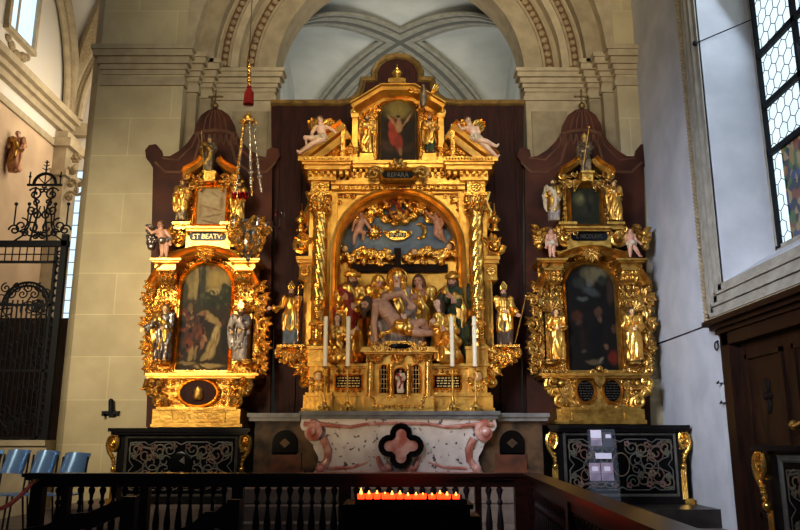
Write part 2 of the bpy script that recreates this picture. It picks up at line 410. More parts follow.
def rosette(mb, x, z, y, r, n=6):
    for i in range(n):
        a = 2 * pi * i / n; mb.ball((x + r * .6 * cos(a), y - r * .15, z + r * .6 * sin(a)), (r * .42, r * .3, r * .42), 7, 5)
    mb.ball((x, y - r * .3, z), r * .36, 8, 6)
def beads(mb, p0, p1, y, n, r):
    for i in range(n):
        t = (i + .5) / n; mb.ball((p0[0] + (p1[0] - p0[0]) * t, y, p0[1] + (p1[1] - p0[1]) * t), r, 7, 5)
def blocks(mb, x0, x1, z0, z1, y0, y1, n, duty=.55):
    st = (x1 - x0) / n
    for i in range(n): mb.box(x0 + st * (i + .5 - duty / 2), x0 + st * (i + .5 + duty / 2), y0, y1, z0, z1)
def foliage(mb, x0, x1, z0, z1, y, cell, seed, sym=True, inside=None, rel=1.0):
    """dense acanthus and scroll carving over a rectangle, left and right halves alike"""
    rd = random.Random(seed)
    if x0 > x1: x0, x1 = x1, x0
    if z0 > z1: z0, z1 = z1, z0
    xm = (x0 + x1) / 2; nx = max(1, round((x1 - x0) / cell)); nz = max(1, round((z1 - z0) / cell))
    cx, cz = (x1 - x0) / nx, (z1 - z0) / nz
    for j in range(nz):
        for i in range((nx + 1) // 2 if sym else nx):
            x = x0 + cx * (i + .5) + rd.uniform(-.12, .12) * cx; z = z0 + cz * (j + .5) + rd.uniform(-.12, .12) * cz
            if inside and not inside(x, z): continue
            k = rd.random(); r = cell * rd.uniform(.42, .56); a = rd.uniform(0, 360); d = rd.choice((-1, 1)); th = cell * .12 * rel
            for sg in ((1, -1) if sym and abs(2 * x - x0 - x1) > cell * .3 else (1,)):
                X = x if sg > 0 else 2 * xm - x; A = a if sg > 0 else 180 - a; D = d * sg
                if k < .45:
                    scroll(mb, X, z, y, r, 1.35, A, D, th, 14)
                    leaf(mb, X + r * cos(radians(A)), z + r * sin(radians(A)), y, A + 60 * D, cell * .7, cell * .22, .3)
                elif k < .85:
                    for q in (-42, 0, 42): leaf(mb, X - .3 * cell * cos(radians(A)), z - .3 * cell * sin(radians(A)), y, A + q, cell * (.85 if q == 0 else .65), cell * .2, .34)
                else: rosette(mb, X, z, y, r * .8)
# ================================================================= SETTING
def PZ(px, py, z):                                   # pixel on the horizontal plane at height z
    a, b = P(px, py, 1.0), P(px, py, 2.0); t = (z - a.z) / (b.z - a.z); return a + (b - a) * t
RX, YB = 3.75, 11.6                                  # right wall, back wall
struct('floor', MB().box(-14, 6, -2, 18, -.2, 0), 'floor_stone')
struct('floor_chancel', MB().box(-5.2, RX, 6.3, 11.6, 0, .30), 'floor_stone')
for i, (y, z, x) in enumerate([(8.3, .45, 2.15), (8.6, .60, 2.0), (8.9, .76, 1.95)]):
    struct('floor_step', MB().box(-x, x - .1, y, 11.2, .3 if i == 0 else z - .15, z), 'step_stone')
struct('floor_platform', MB().box(2.2, RX, 9.3, 11.3, .3, .51), 'step_dark')
struct('floor_platform', MB().box(-4.2, -2.2, 9.3, 11.3, .3, .51), 'step_stone')
# left pier with chamfer, its mirror half on the right, stepped pilasters
xa, xb = P(47, 440, 11.05).x, P(63, 440, 11.05).x
xp = [P(185, 60, 11.05).x, P(199, 60, 11.25).x, P(213, 60, 11.42).x]
R0 = 2.07
def slab(outline, y0, y1):                           # plan outline (x,y) pulled up: here used through prism in XZ
    return MB().prism(outline, y0, y1)
pm = MB(); H = 12.5
plan = [(xa, 12.6), (xa, 11.35), (xb, 11.05), (xp[0], 11.05), (xp[0], 12.6)]
vs = [(x, y, 0) for x, y in plan] + [(x, y, H) for x, y in plan]; n = len(plan)
pm.add(vs, [tuple(range(n)), tuple(range(2 * n - 1, n - 1, -1))] + [(i, (i + 1) % n, (i + 1) % n + n, i + n) for i in range(n)])
struct('wall_pier', pm, 'stone_pier')
struct('wall_pier_right', MB().box(-xp[0], RX, 11.05, 12.6, 0, H), 'stone_pier')
zi0, zi1 = P(0, 86, 11.05).z, P(0, 49, 11.05).z      # impost heights
zc = P(398, 72, 11.6).z                              # where the arch springs
for sg in (-1, 1):
    nm = 'wall_left' if sg < 0 else 'wall_right'
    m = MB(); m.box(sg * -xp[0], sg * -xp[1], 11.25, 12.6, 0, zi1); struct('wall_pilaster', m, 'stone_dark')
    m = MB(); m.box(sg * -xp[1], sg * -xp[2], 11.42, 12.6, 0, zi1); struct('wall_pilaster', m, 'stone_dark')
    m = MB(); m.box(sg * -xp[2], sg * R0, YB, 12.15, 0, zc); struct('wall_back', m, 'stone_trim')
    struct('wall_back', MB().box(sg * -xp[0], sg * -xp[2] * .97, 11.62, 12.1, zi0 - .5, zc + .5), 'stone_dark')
    # raised panel on the back wall
    m = MB(); x0, x1 = sg * P(268, 130, YB).x, sg * P(232, 130, YB).x
    m.box(-x0, -x1, YB - .03, YB, P(0, 160, YB).z, P(0, 112, YB).z); struct('trim_panel', m, 'stone_dark')
    # imposts: three offset mouldings
    def impost(x0, x1, y, z0, z1, side):
        m = MB(); hz = z1 - z0
        for a, b, o in ((0, .14, .035), (.14, .24, .015), (.30, .42, .02), (.42, .55, .05), (.55, .72, .09), (.72, .88, .14), (.88, 1, .17)):
            lo, hi = sorted((x0, x1)); l2 = lo - (o if side in (-1, 0) else 0); h2 = hi + (o if side in (1, 0) else 0)
            m.box(l2, h2, y - o, y + .12, z0 + a * hz, z0 + b * hz)
        struct('trim_impost', m, 'stone_trim')
    if sg < 0: impost(P(104, 68, 11.05).x, xp[0], 11.05, zi0, zi1, 0)
    else: impost(-xp[0], RX, 11.05, zi0, zi1, -1)
    impost(-sg * xp[0], -sg * xp[1], 11.25, zi0 - .02, zi1 - .03, -sg)
    impost(-sg * xp[1], -sg * xp[2], 11.42, zi0 - .04, zi1 - .05, -sg)
    impost(-sg * xp[2], sg * R0, YB, P(0, 101, YB).z, zc, -sg)
# arch orders
def arch_wall(R, y0, y1, xo0, xo1, ztop, mname):
    pts = [(xo0, zc), (xo0, ztop), (xo1, ztop), (xo1, zc)] + [(x, z) for x, z in arc(0, zc, R, 0, 180, 40)]
    pts = [p for i, p in enumerate(pts) if i == 0 or (abs(p[0] - pts[i - 1][0]) + abs(p[1] - pts[i - 1][1])) > 1e-4]
    m = MB()                                         # quads from the arc out to the rectangle
    ar = arc(0, zc, R, 0, 180, 48); out = []
    for x, z in ar:
        dx, dz = x / R, (z - zc) / R
        k = min((xo1 / dx) if dx > 1e-6 else 99, (xo0 / dx) if dx < -1e-6 else 99, ((ztop - zc) / dz) if dz > 1e-6 else 99)
        out.append((dx * k, zc + dz * k))
    n = len(ar); vs = [(x, y0, z) for x, z in ar] + [(x, y0, z) for x, z in out] + [(x, y1, z) for x, z in ar] + [(x, y1, z) for x, z in out]
    fs = []
    for i in range(n - 1): fs += [(i, i + 1, n + i + 1, n + i), (2 * n + i, 3 * n + i, 3 * n + i + 1, 2 * n + i + 1), (i, 2 * n + i, 2 * n + i + 1, i + 1)]
    m.add(vs, fs); return struct('wall_arch', m, mname)
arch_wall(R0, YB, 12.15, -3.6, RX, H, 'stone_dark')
arch_wall(2.66, 11.42, YB, -3.6, RX, H, 'stone_trim')
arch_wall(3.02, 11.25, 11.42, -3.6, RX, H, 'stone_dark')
arch_wall(3.30, 11.06, 11.25, xp[0] - .002, -xp[0] + .002, H, 'stone_trim')
def egg_band(Ra, Rb, y, nseg, m1):
    m = MB(); m.band([(-.02, y - .03), (.02, y - .03), (.02, y), (-.02, y)], arc(0, zc, Ra, 0, 180, 60)); m.band([(-.02, y - .03), (.02, y - .03), (.02, y), (-.02, y)], arc(0, zc, Rb, 0, 180, 60))
    struct('trim_arch', m, 'stone_dark')
    m = MB(); Rm = (Ra + Rb) / 2; q = (Rb - Ra) / 2
    for i in range(nseg):
        a = pi * (i + .5) / nseg; m.ball((Rm * cos(a), y, zc + Rm * sin(a)), (q * .62, .035, q * .62), 8, 6)
    struct('trim_egg_moulding', m, 'ornament_ochre')
    m = MB(); m.band([(-q, y - .004), (q, y - .004), (q, y), (-q, y)], arc(0, zc, Rm, 0, 180, 60)); struct('trim_arch_ground', m, 'hair_brown')
egg_band(2.40, 2.58, YB, 60, 0)
egg_band(2.80, 2.96, 11.42, 72, 0)
# side chapel beyond the arch, groin vault with crossing ribs
def groin(cx, cy, a, b, z0, h, n=28):
    m = MB(); vs = []
    for j in range(n + 1):
        for i in range(n + 1):
            x, y = -1 + 2 * i / n, -1 + 2 * j / n
            vs.append((cx + a * x, cy + b * y, z0 + h * max(sqrt(max(0, 1 - x * x)), sqrt(max(0, 1 - y * y)))))
    m.add(vs, [(j * (n + 1) + i, j * (n + 1) + i + 1, (j + 1) * (n + 1) + i + 1, (j + 1) * (n + 1) + i) for j in range(n) for i in range(n)]); return m
vc, vb, va, vh = 14.9, 2.75, 2.5, P(398, 38, 14.9).z - zc - .1
struct('ceiling', groin(0, vc, va, vb, zc + .1, vh), 'vault_plaster')
def rib(cx, cy, a, b, z0, h, wd, mname, sub=.0, name='ceiling_rib'):
    m = MB()
    for sx, sy in ((1, 1), (1, -1)):
        dx, dy = Vector((a * sx, b * sy, 0)).normalized().xy; nx, ny = -dy, dx; rows = []
        for i in range(33):
            t = -1 + 2 * i / 32; z = z0 + h * sqrt(max(0, 1 - t * t)) - .03 - sub
            c = Vector((cx + a * sx * t, cy + b * sy * t, z)); rows.append([c + Vector((nx * o, ny * o, dz)) for o, dz in ((-wd, .0), (-wd, -.06), (wd, -.06), (wd, .0))])
        m.add([p for r in rows for p in r], [(i * 4 + k, i * 4 + (k + 1) % 4, (i + 1) * 4 + (k + 1) % 4, (i + 1) * 4 + k) for i in range(32) for k in range(4)])
    return struct(name, m, mname)
rib(0, vc, va, vb, zc + .1, vh, .33, 'vault_rib'); rib(0, vc, va, vb, zc + .1, vh, .25, 'vault_line', .012); rib(0, vc, va, vb, zc + .1, vh, .21, 'vault_rib', .024); rib(0, vc, va, vb, zc + .1, vh, .05, 'vault_line', .036)
m = MB(); m.box(-va - .1, -va, 12.15, 17.7, 0, 11); m.box(va, va + .1, 12.15, 17.7, 0, 11); m.box(-va, va, 17.65, 17.75, 0, 11); struct('wall_chapel', m, 'vault_plaster')
# right wall with window opening and door
wz, wy = 3.08, 8.68
struct('wall_right', MB().box(RX, RX + .9, 9.0, 12.6, 0, H), 'plaster_right')
struct('wall_right', MB().box(RX, RX + .9, wy, 9.0, 2.62, H), 'plaster_right')
struct('wall_right', MB().box(RX, RX + .9, 3.0, wy, 2.62, wz - .02), 'plaster_right')
struct('wall_right', MB().box(RX, RX + .9, 8.80, 9.0, 0, 2.62), 'plaster_right')
struct('wall_right', MB().box(RX, RX + .9, 3.0, 5.9, wz, H), 'plaster_right')
gx, gy, gz = 4.45, 8.69, 3.48
m = MB(); vs = [(RX, wy, wz), (RX, wy, H), (gx, gy, H), (gx, gy, wz), (RX, wy + .05, wz), (RX, wy + .05, H), (gx + .1, wy + .05, H), (gx + .1, wy + .05, wz)]
m.add(vs, [(0, 1, 2, 3), (4, 7, 6, 5), (0, 4, 5, 1), (2, 6, 7, 3), (1, 5, 6, 2), (0, 3, 7, 4)]); struct('wall_window_reveal', m, 'plaster_right')
m = MB(); m.add([(RX, 5.9, wz), (RX, wy, wz), (gx, gy, gz), (gx, 5.9, gz), (RX, 5.9, wz - .1), (RX, wy, wz - .1), (gx + .1, gy, wz - .1), (gx + .1, 5.9, wz - .1)],
      [(0, 3, 2, 1), (4, 5, 6, 7), (0, 1, 5, 4), (2, 3, 7, 6), (0, 4, 7, 3), (1, 2, 6, 5)]); struct('trim_sill', m, 'plaster_right')
for o, d0, d1 in ((.012, 0, .09), (.05, .09, .12), (.025, .12, .21), (.06, .21, .245), (.03, .245, .31), (.05, .31, .36)):
    m = MB(); m.box(RX - o, RX + .02, wy + d0, wy + d1, wz - d1, H); m.box(RX - o, RX + .02, 3.0, wy + d1, wz - d1, wz - d0); struct('trim_window', m, 'stone_window')
m = MB()
for i in range(190): m.ball((RX - .045, wy + .40, wz - .38 + i * .05), (.045, .036, .03), 6, 4)
for i in range(60): m.ball((RX - .035, wy + .38 - i * .05, wz - .39), (.03, .03, .026), 6, 4)
struct('trim_rope_moulding', m, 'ornament_ochre')
wn = MB(); wn.box(gx - .03, gx + .06, gy - .10, gy, gz, H); wn.box(gx - .03, gx + .06, 5.9, gy, gz - .06, gz + .04)
wn = struct('window_1', wn, 'stone_window')
zs = [gz + .04, P(785, 152, 8.5).z, P(770, 108, 8.6).z, P(757, 60, 8.65).z, P(748, 20, 8.7).z + 1.0, H]
m = MB()
for z in zs[1:-1]: m.box(gx - .05, gx + .03, 5.9, gy - .1, z - .035, z + .035)
m.box(gx - .05, gx + .03, gy - .14, gy - .1, gz, H)
for yy in (7.7,): m.box(gx - .05, gx + .03, yy - .03, yy + .03, gz, H)
m.build('window_bar', 'lead', wn)
MB().box(gx, gx + .02, 5.9, gy - .1, zs[1], H).build('pane', 'pane_light', wn)
MB().box(gx, gx + .02, 5.9, gy - .34, zs[0], zs[1]).build('stained_pane', 'pane_stained', wn)
MB().box(gx, gx + .02, gy - .34, gy - .1, zs[0], zs[1]).build('pane', 'pane_light', wn)
m = MB(); hx = .105
for j in range(64):
    for i in range(18):
        y = gy - .1 - hx * 1.732 * (i + (.5 if j % 2 else 0)); z = gz + .06 + j * hx * 1.5
        if y < 6.0 or (z < zs[1] and y < gy - .36): continue
        for a0, a1 in ((90, 150), (150, 210), (30, 90)):
            p = [(gx - .006, min(gy - .1, y + hx * cos(radians(a))), z + hx * sin(radians(a))) for a in (a0, a1)]
            m.tube(p, .005, 4)
m.build('lead_lattice', 'lead', wn)
# door
dr = struct('door_1', MB().box(RX + .10, RX + .16, 5.0, 8.80, .3, 2.62), 'door_wood')
m = MB(); m.box(RX - .02, RX + .10, 8.62, 8.84, .3, 2.60); m.box(RX - .02, RX + .10, 5.0, 8.8, 2.36, 2.60); m.build('door_frame', 'door_wood', dr)
m = MB()
for y1 in (8.45, 7.42, 6.4):
    y0 = y1 - .82
    for z0, z1 in ((.5, 1.0), (1.12, 2.22)):
        for a, b, c, d in ((y0, y1, z0, z0 + .05), (y0, y1, z1 - .05, z1), (y0, y0 + .05, z0, z1), (y1 - .05, y1, z0, z1)): m.box(RX + .07, RX + .10, a, b, c, d)
m.build('door_panel', 'door_wood', dr)
m = MB()
for y1 in (8.45, 7.42):
    for q in range(4): leaf_ = MB(); scroll(m, 0, 0, 0, .05, 1, 0, 1, .01, 8)
m = MB()
for yc in (8.04, 7.01):
    for dz in (-.1, .1): m.ball((RX + .09, yc, 1.75 + dz), (.02, .05, .09), 8, 6)
    m.ball((RX + .09, yc, 1.75), (.03, .11, .04), 8, 6)
m.build('door_ornament', 'black_wood', dr)
m = MB(); m.box(RX - .16, RX + .1, 3.0, 8.98, 2.60, 2.66); m.box(RX - .10, RX + .1, 3.0, 8.92, 2.55, 2.60); m.box(RX - .05, RX + .1, 3.0, 8.88, 2.50, 2.55); struct('trim_door_cornice', m, 'door_wood')
struct('trim_wall_seam', MB().box(RX - .008, RX, 8.9, 11.2, P(655, 340, 10.6).z - .012, P(655, 340, 10.6).z + .006), 'iron')
# nave seen past the left pier
NX = -8.0
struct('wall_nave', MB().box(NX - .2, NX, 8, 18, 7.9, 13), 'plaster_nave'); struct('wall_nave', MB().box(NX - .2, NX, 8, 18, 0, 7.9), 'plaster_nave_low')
struct('wall_stalls', MB().box(NX, -5.1, 13.0, 13.3, 0, P(0, 318, 13).z), 'cross_wood')
ne = 17.2
wxa, wxb = P(61, 250, ne).x, P(78, 250, ne).x; wza, wzb = P(0, 300, ne).z, P(0, 190, ne).z
m = MB(); m.box(NX, wxa, ne, ne + .3, 0, 13); m.box(wxb, -3.5, ne, ne + .3, 0, 13); m.box(wxa, wxb, ne, ne + .3, wzb + .5, 13); m.box(wxa, wxb, ne, ne + .3, 0, wza - 1.5); struct('wall_nave', m, 'plaster_nave')
w2 = struct('window_2', MB().box(wxa - .06, wxa, ne - .05, ne + .1, wza - 1.5, wzb + .5).box(wxb, wxb + .06, ne - .05, ne + .1, wza - 1.5, wzb + .5), 'stone_trim')
MB().box(wxa, wxb, ne + .12, ne + .14, wza - 1.5, wzb + .5).build('pane', 'pane_nave', w2)
m = MB(); q = (wxa + wxb) / 2
for k in range(14): m.box(wxa, wxb, ne + .08, ne + .1, wza - 1.5 + k * .3, wza - 1.48 + k * .3)
m.band([(-.03, ne + .05), (.03, ne + .05), (.03, ne + .1), (-.03, ne + .1)], arc(q, wzb + .1, (wxb - wxa) / 2, 0, 360, 24)[:-1], True); m.build('tracery', 'stone_trim', w2)
struct('trim_nave_cornice', MB().box(NX, NX + .12, 8, ne, 8.35, 8.5).box(NX, NX + .22, 8, ne, 8.5, 8.62).box(NX, NX + .34, 8, ne, 8.62, 8.78).box(NX, NX + .05, 8, ne, 7.9, 8.05).box(NX, -3.5, ne - .2, ne, 8.4, 8.7), 'stone_trim')
w3 = struct('window_3', MB().box(NX, NX + .1, 13.85, 13.95, 9.5, 12.4).box(NX, NX + .1, 14.95, 15.05, 9.5, 12.4).box(NX, NX + .12, 13.85, 15.05, 9.4, 9.5), 'stone_trim')
MB().box(NX, NX + .03, 13.95, 14.95, 9.5, 12.4).build('pane', 'pane_nave', w3)
MB().box(NX, NX + .06, 14.25, 14.30, 9.5, 12.4).build('mullion', 'stone_trim', w3)
m = MB()
for i, (y, z, r) in enumerate([(14.45, 9.1, .16), (14.2, 9.2, .13), (14.7, 9.2, .13), (14.05, 9.28, .1), (14.85, 9.28, .1), (14.45, 8.92, .1), (14.3, 9.0, .09), (14.6, 9.0, .09)]): m.ball((NX + .02, y, z), (.06, r, r * .8), 9, 6)
struct('trim_nave_stucco', m, 'ornament_ochre')
struct('ceiling_nave', groin(-5.3, 14.4, 2.8, 2.9, 8.7, 3.5), 'plaster_nave')
def arcrib(pts, wd, mname, nm):
    m = MB(); m.tube(pts, wd, 8); struct(nm, m, mname)
cap = (NX + .25, 16.85, 8.75)
for dd, mm, wd in ((0, 'stone_trim', .16), (.17, 'ornament_ochre', .07), (.30, 'stone_trim', .08)):
    arcrib([(NX + .12, 14.4 + (2.55 - dd) * cos(radians(a)), 8.75 + (3.4 - dd) * sin(radians(a))) for a in range(0, 100, 6)], wd, mm, 'trim_nave_arch')
    arcrib([(-5.3 - (2.65 - dd) * cos(radians(a)), 16.9, 8.75 + (3.3 - dd) * sin(radians(a))) for a in range(0, 100, 6)], wd, mm, 'trim_nave_arch')
arcrib([(-5.3 - 2.7 * (1 - t), 14.4 + 2.75 * (1 - t), 8.75 + 3.42 * sqrt(1 - (1 - t) ** 2)) for t in [i / 16 for i in range(17)]], .16, 'ornament_ochre', 'trim_nave_rib')
struct('wall_nave_pilaster', MB().box(NX, NX + .3, 16.5, ne, 0, 8.3).box(NX, NX + .38, 16.42, ne, 7.2, 7.35).box(NX, NX + .42, 16.4, ne, 7.9, 8.1), 'stone_trim')
m = MB(); foliage(m, NX + .3, NX + 1.0, 6.6, 7.8, 16.6, .3, 4, False); struct('trim_nave_stucco', m, 'ornament_ochre')
struct('wall_gate_plinth', MB().box(-9.5, xa, 11.05, 11.6, 0, 1.22).box(-9.5, xa, 11.0, 11.65, 1.22, 1.3), 'stone_trim')
# ================================================================= BALUSTRADE AND FOREGROUND
YR = 6.5
zr = P(400, 473, YR).z
xl, xr = P(33, 475, YR).x, P(527, 475, YR).x
def baluster_mb():
    h = zr - .10 - .42
    pr = [(.026, 0), (.026, .05), (.016, .06), (.013, .10), (.027, .17), (.030, .21), (.022, .29), (.013, .36), (.023, .375), (.023, .39), (.013, .405), (.016, .44), (.027, .47), (.027, .49), (.014, .505), (.026, .53), (.026, h)]
    return [(r, min(z, h)) for r, z in pr]
def rail_run(name, label, p0, p1, posts, group=None):
    """balustrade between plan points; posts are distances along it"""
    a = Vector((*p0, 0)); b = Vector((*p1, 0)); L = (b - a).length
    root = thing(name, label, 'balustrade', (0, 0, 0)); root.location = (a.x, a.y, .30); root.rotation_euler = (0, 0, atan2(b.y - a.y, b.x - a.x))
    m = MB(); m.prism([(0, 0), (0, 0)], 0, 0) if False else None
    m.box(-.06, L + .06, -.07, .07, zr - .03 - .3, zr - .3); m.box(-.04, L + .04, -.05, .05, zr - .055 - .3, zr - .03 - .3); m.build('handrail', 'rail_wood', root, local=True)
    MB().box(0, L, -.03, .03, zr - .11 - .3, zr - .055 - .3).build('under_rail', 'rail_wood', root, local=True)
    MB().box(0, L, -.05, .05, 0, .12).build('bottom_rail', 'baluster_wood', root, local=True)
    for d, wd in posts: MB().box(d - wd / 2, d + wd / 2, -.045, .045, 0, zr - .055 - .3).build('post', 'rail_wood', root, local=True)
    b0 = None; x = .045
    while x < L:
        if all(abs(x - d) > wd / 2 + .03 for d, wd in posts):
            if b0 is None:
                b0 = MB().lathe((0, 0, .12), baluster_mb(), 10).build('baluster', 'baluster_wood', root, local=True); b0.location = (x, 0, 0)
            else:
                c = b0.copy(); COL.objects.link(c); c.parent = root; c.location = (x, 0, 0)
        x += .0905
    return root
def dpx(px): return P(px, 500, YR).x - xl
rail_run('balustrade', 'dark wooden communion rail with turned balusters running across in front of the altars', (xl, YR), (xr, YR),
         [(.06, .10), (dpx(66), .06), (dpx(145), .07), (dpx(238), .09), (dpx(345), .10), (dpx(478), .05), (xr - xl - .05, .12)])
e = PZ(690, 534, zr)
rail_run('balustrade', 'dark reddish wooden rail running from the corner post towards the lower right', (xr + .02, YR - .15), (e.x, max(e.y, 2.2)), [(.06, .1), (2.0, .1)])
# votive stand
zv = P(400, 501, 5.3).z
x0, x1 = P(343, 505, 5.3).x, P(470, 505, 5.3).x
vt = thing('votive_stand', 'dark box shaped stand carrying a row of burning red votive lights', 'candle stand', ((x0 + x1) / 2, 5.5, 0))
m = MB(); m.box(x0, x1, 5.3, 5.75, 0, zv - .05); m.build('cabinet', 'black_wood', vt)
MB().box(x0 - .0, x1 + .02, 5.26, 5.78, zv - .05, zv - .02).build('tray', 'iron', vt)
m = MB(); m.box(x1, x1 + .07, 5.32, 5.7, 0, zv - .10); m.build('side_box', 'black_wood', vt)
m = MB(); 
for ya in (5.30, 5.72): MB().box(x0 + .08, x1 - .02, ya, ya + .01, zv - .02, zv + .012).build('tray_lip', 'iron', vt)
vx = [361, 369, 377, 385, 392, 400, 408, 416, 423, 432, 440, 447, 456]
rv = random.Random(5)
vh_ = ['tall flame, leftmost of the row', 'second from the left end of the row', 'third from the left end of the row', 'fourth from the left end of the row', 'fifth from the left end of the row', 'sixth from the left, just left of the middle one', 'exactly in the middle of the row', 'sixth from the right, just right of the middle one', 'fifth from the right end of the row', 'fourth from the right end of the row', 'third from the right end of the row', 'second from the right end of the row', 'rightmost of the row']
for i, px in enumerate(vx):
    y = 5.40 + .22 * rv.random(); c = P(px, 496, y); zb = zv - .02
    t = thing('votive_candle', 'red votive light, ' + vh_[i], 'candle', (c.x, y, zb), 'votive lights on the dark stand')
    hh = .050; MB().lathe((c.x, y, zb), [(.020, 0), (.024, hh * .5), (.026, hh), (.022, hh), (.019, hh * .5), (.015, .006)], 12).build('glass_cup', 'glass_red_lit', t)
    MB().lathe((c.x, y, zb + .007), [(.0145, 0), (.0145, .02)], 10).build('wax', 'candle_wax', t)
    fh = .062 if i == 0 else rv.uniform(.030, .046)
    MB().lathe((c.x, y, zb + .029), [(.001, 0), (.011, fh * .3), (.008, fh * .6), (.001, fh)], 8).build('flame', 'flame', t)
light('AREA', 'votive_glow', ((x0 + x1) / 2, 5.52, zv + .07), ((x0 + x1) / 2, 5.52, zv + 2), 1.0, (1, .22, .06), .7, .1)
# wavy dark pew ends in the left foreground
def pew(label, pts, Y, px_post):
    t = thing('pew', label, 'pew', (P(pts[0][0], 530, Y).x, Y, 0))
    a = [(P(x, y, Y).x, P(x, y, Y).z) for x, y in pts]
    xs = [q[0] for q in a]
    # curved back rail
    m = MB(); m.band([(0, Y), (0, Y + .05), (-.11, Y + .05), (-.11, Y)], a); m.build('arm_rail', 'baluster_wood', t)
    m = MB(); m.prism([(xs[-1] - .06, 0), (xs[-1] + .03, 0), (xs[-1] + .03, a[-1][1] + .01), (xs[-1] - .06, a[-1][1] + .01)], Y - .02, Y + .07); m.build('end_post', 'baluster_wood', t)
    m = MB(); m.box(xs[0] - .2, xs[-1], Y + .01, Y + .04, .1, .45); m.build('side_panel', 'baluster_wood', t)
    m = MB(); m.box(xs[0] - .24, xs[0] - .16, Y - .02, Y + .07, 0, a[0][1] - .02); m.build('end_post', 'baluster_wood', t)
pew('dark wooden bench end with a sloping wavy rail at the lower left', [(22, 529), (45, 525), (70, 514), (90, 512), (112, 502), (132, 498)], 5.6, 138)
pew('dark wooden bench end with a sloping wavy rail beside the second rail post', [(176, 530), (190, 525), (205, 512), (215, 512), (224, 504), (236, 501)], 5.6, 238)
# red barrier rope
a, b = P(-12, 512, 5.2), P(33, 482, 6.42)
m = MB(); pts = []
for i in range(15):
    t_ = i / 14; p = a.lerp(b, t_); p.z -= .10 * sin(pi * t_) * .5; pts.append(p)
m.tube(pts, .016, 8)
t = thing('barrier_rope', 'red barrier rope hooked to the left end of the wooden rail', 'rope', (b.x, b.y, b.z))
m.build('rope', 'rope_red', t); MB().tube([pts[-1], b + Vector((.03, .04, .02))], [.02, .012], 8).build('hook', 'brass', t)
# metal chairs behind the rail
def chair(px0, px1, pyt, label, Y=8.6):
    a, b = P(px0, pyt, Y), P(px1, pyt, Y); cx = (a.x + b.x) / 2 - .02; zt = a.z; w_ = (b.x - a.x) * .98
    t = thing('metal_chair', label, 'chair', (cx, Y, .30), 'metal chairs behind the rail')
    m = MB(); rows = []
    for j in range(7):
        z = zt - .25 * j / 6; yy = Y - .02 - .05 * j / 6; sh = -.05 * j / 6
        for k in range(9):
            u = -1 + k / 4; rows.append((cx + sh + u * w_ / 2, yy + .10 * u * u - .05, z - .015 * u * u))
    vs = rows + [(x, y + .012, z) for x, y, z in rows]; o = len(rows)
    fs = [(j * 9 + k, j * 9 + k + 1, (j + 1) * 9 + k + 1, (j + 1) * 9 + k) for j in range(6) for k in range(8)]
    fs += [(f[3] + o, f[2] + o, f[1] + o, f[0] + o) for f in fs]
    rim = list(range(9)) + [j * 9 + 8 for j in range(1, 7)] + [54 + k for k in range(7, -1, -1)] + [j * 9 for j in range(5, 0, -1)]
    fs += [(rim[i], rim[i] + o, rim[(i + 1) % len(rim)] + o, rim[(i + 1) % len(rim)]) for i in range(len(rim))]
    m.add(vs, fs); m.build('backrest', 'chair_shell', t)
    m = MB(); m.box(cx - .155, cx + .135, Y - .42, Y - .04, .735, .75); m.build('seat', 'chair_shell', t)
    for sx in (-.145, .125):
        MB().tube([(cx + sx, Y - .0, zt - .05), (cx + sx - .02, Y - .02, .74), (cx + sx, Y + .05, .30)], .011, 8).build('leg', 'chair_frame', t)
        MB().tube([(cx + sx, Y - .38, .74), (cx + sx, Y - .44, .30)], .011, 8).build('leg', 'chair_frame', t)
chair(-21, 5, 449, 'blue metal chair cut off by the left edge of the view')
chair(9, 32, 449, 'blue metal chair with curved back, second from the left edge')
chair(38, 61, 450, 'blue metal chair with curved back, third from the left edge')
chair(66, 92, 452, 'blue metal chair with curved back nearest the black left altar table')
# ================================================================= MAIN ALTAR TABLE (MARBLE)
def XZ(px, py, Y): p = P(px, py, Y); return p.x, p.z
def W(px, Y): return px * K(Y)
YM = 9.6
al = thing('altar_table', 'wide marble high altar table with red mouldings and a black quatrefoil in front', 'altar', (0, YM + .5, .76))
zt = P(0, 412, YM).z; zb = .76
m = MB(); m.bx(299, 500, 411, 415, YM, 10.95); m.bx(301, 498, 415, 419, YM + .03, 10.95); m.build('top_slab', 'slab_stone', al)
for s in (0, 1):
    q = (lambda px: px) if not s else (lambda px: 797 - px)
    m = MB(); m.bx(q(247), q(300), 413, 417, YM + .12, 10.95); m.bx(q(249), q(300), 417, 421, YM + .16, 10.95); m.build('wing_slab', 'slab_stone', al)
    m = MB(); m.bx(q(254), q(318), 421, 478, YM + .26, 10.9); wg = m.build('wing', 'wing_marble', al)
    m = MB(); m.bx(q(270), q(301), 453, 470, YM + .235, YM + .26); m.bx(q(268), q(303), 470, 478, YM + .20, YM + .26); m.build('wing_moulding', 'wing_red', wg)
    c = XZ(q(285), 443, YM + .25); r = W(12.5, YM)
    m = MB(); m.prism([(c[0] - r, c[1] - r * .9)] + [(c[0] + r, c[1] - r * .9)] + arc(c[0], c[1], r, 0, 180, 16), YM + .235, YM + .26); n_ = m.build('niche', 'black_gloss', al)
    m = MB(); r2 = r * .42; m.prism([(c[0], c[1] + r2 * .9), (c[0] + r2, c[1]), (c[0], c[1] - r2 * .9), (c[0] - r2, c[1])], YM + .225, YM + .236); m.build('niche_emblem', 'wing_marble', n_)
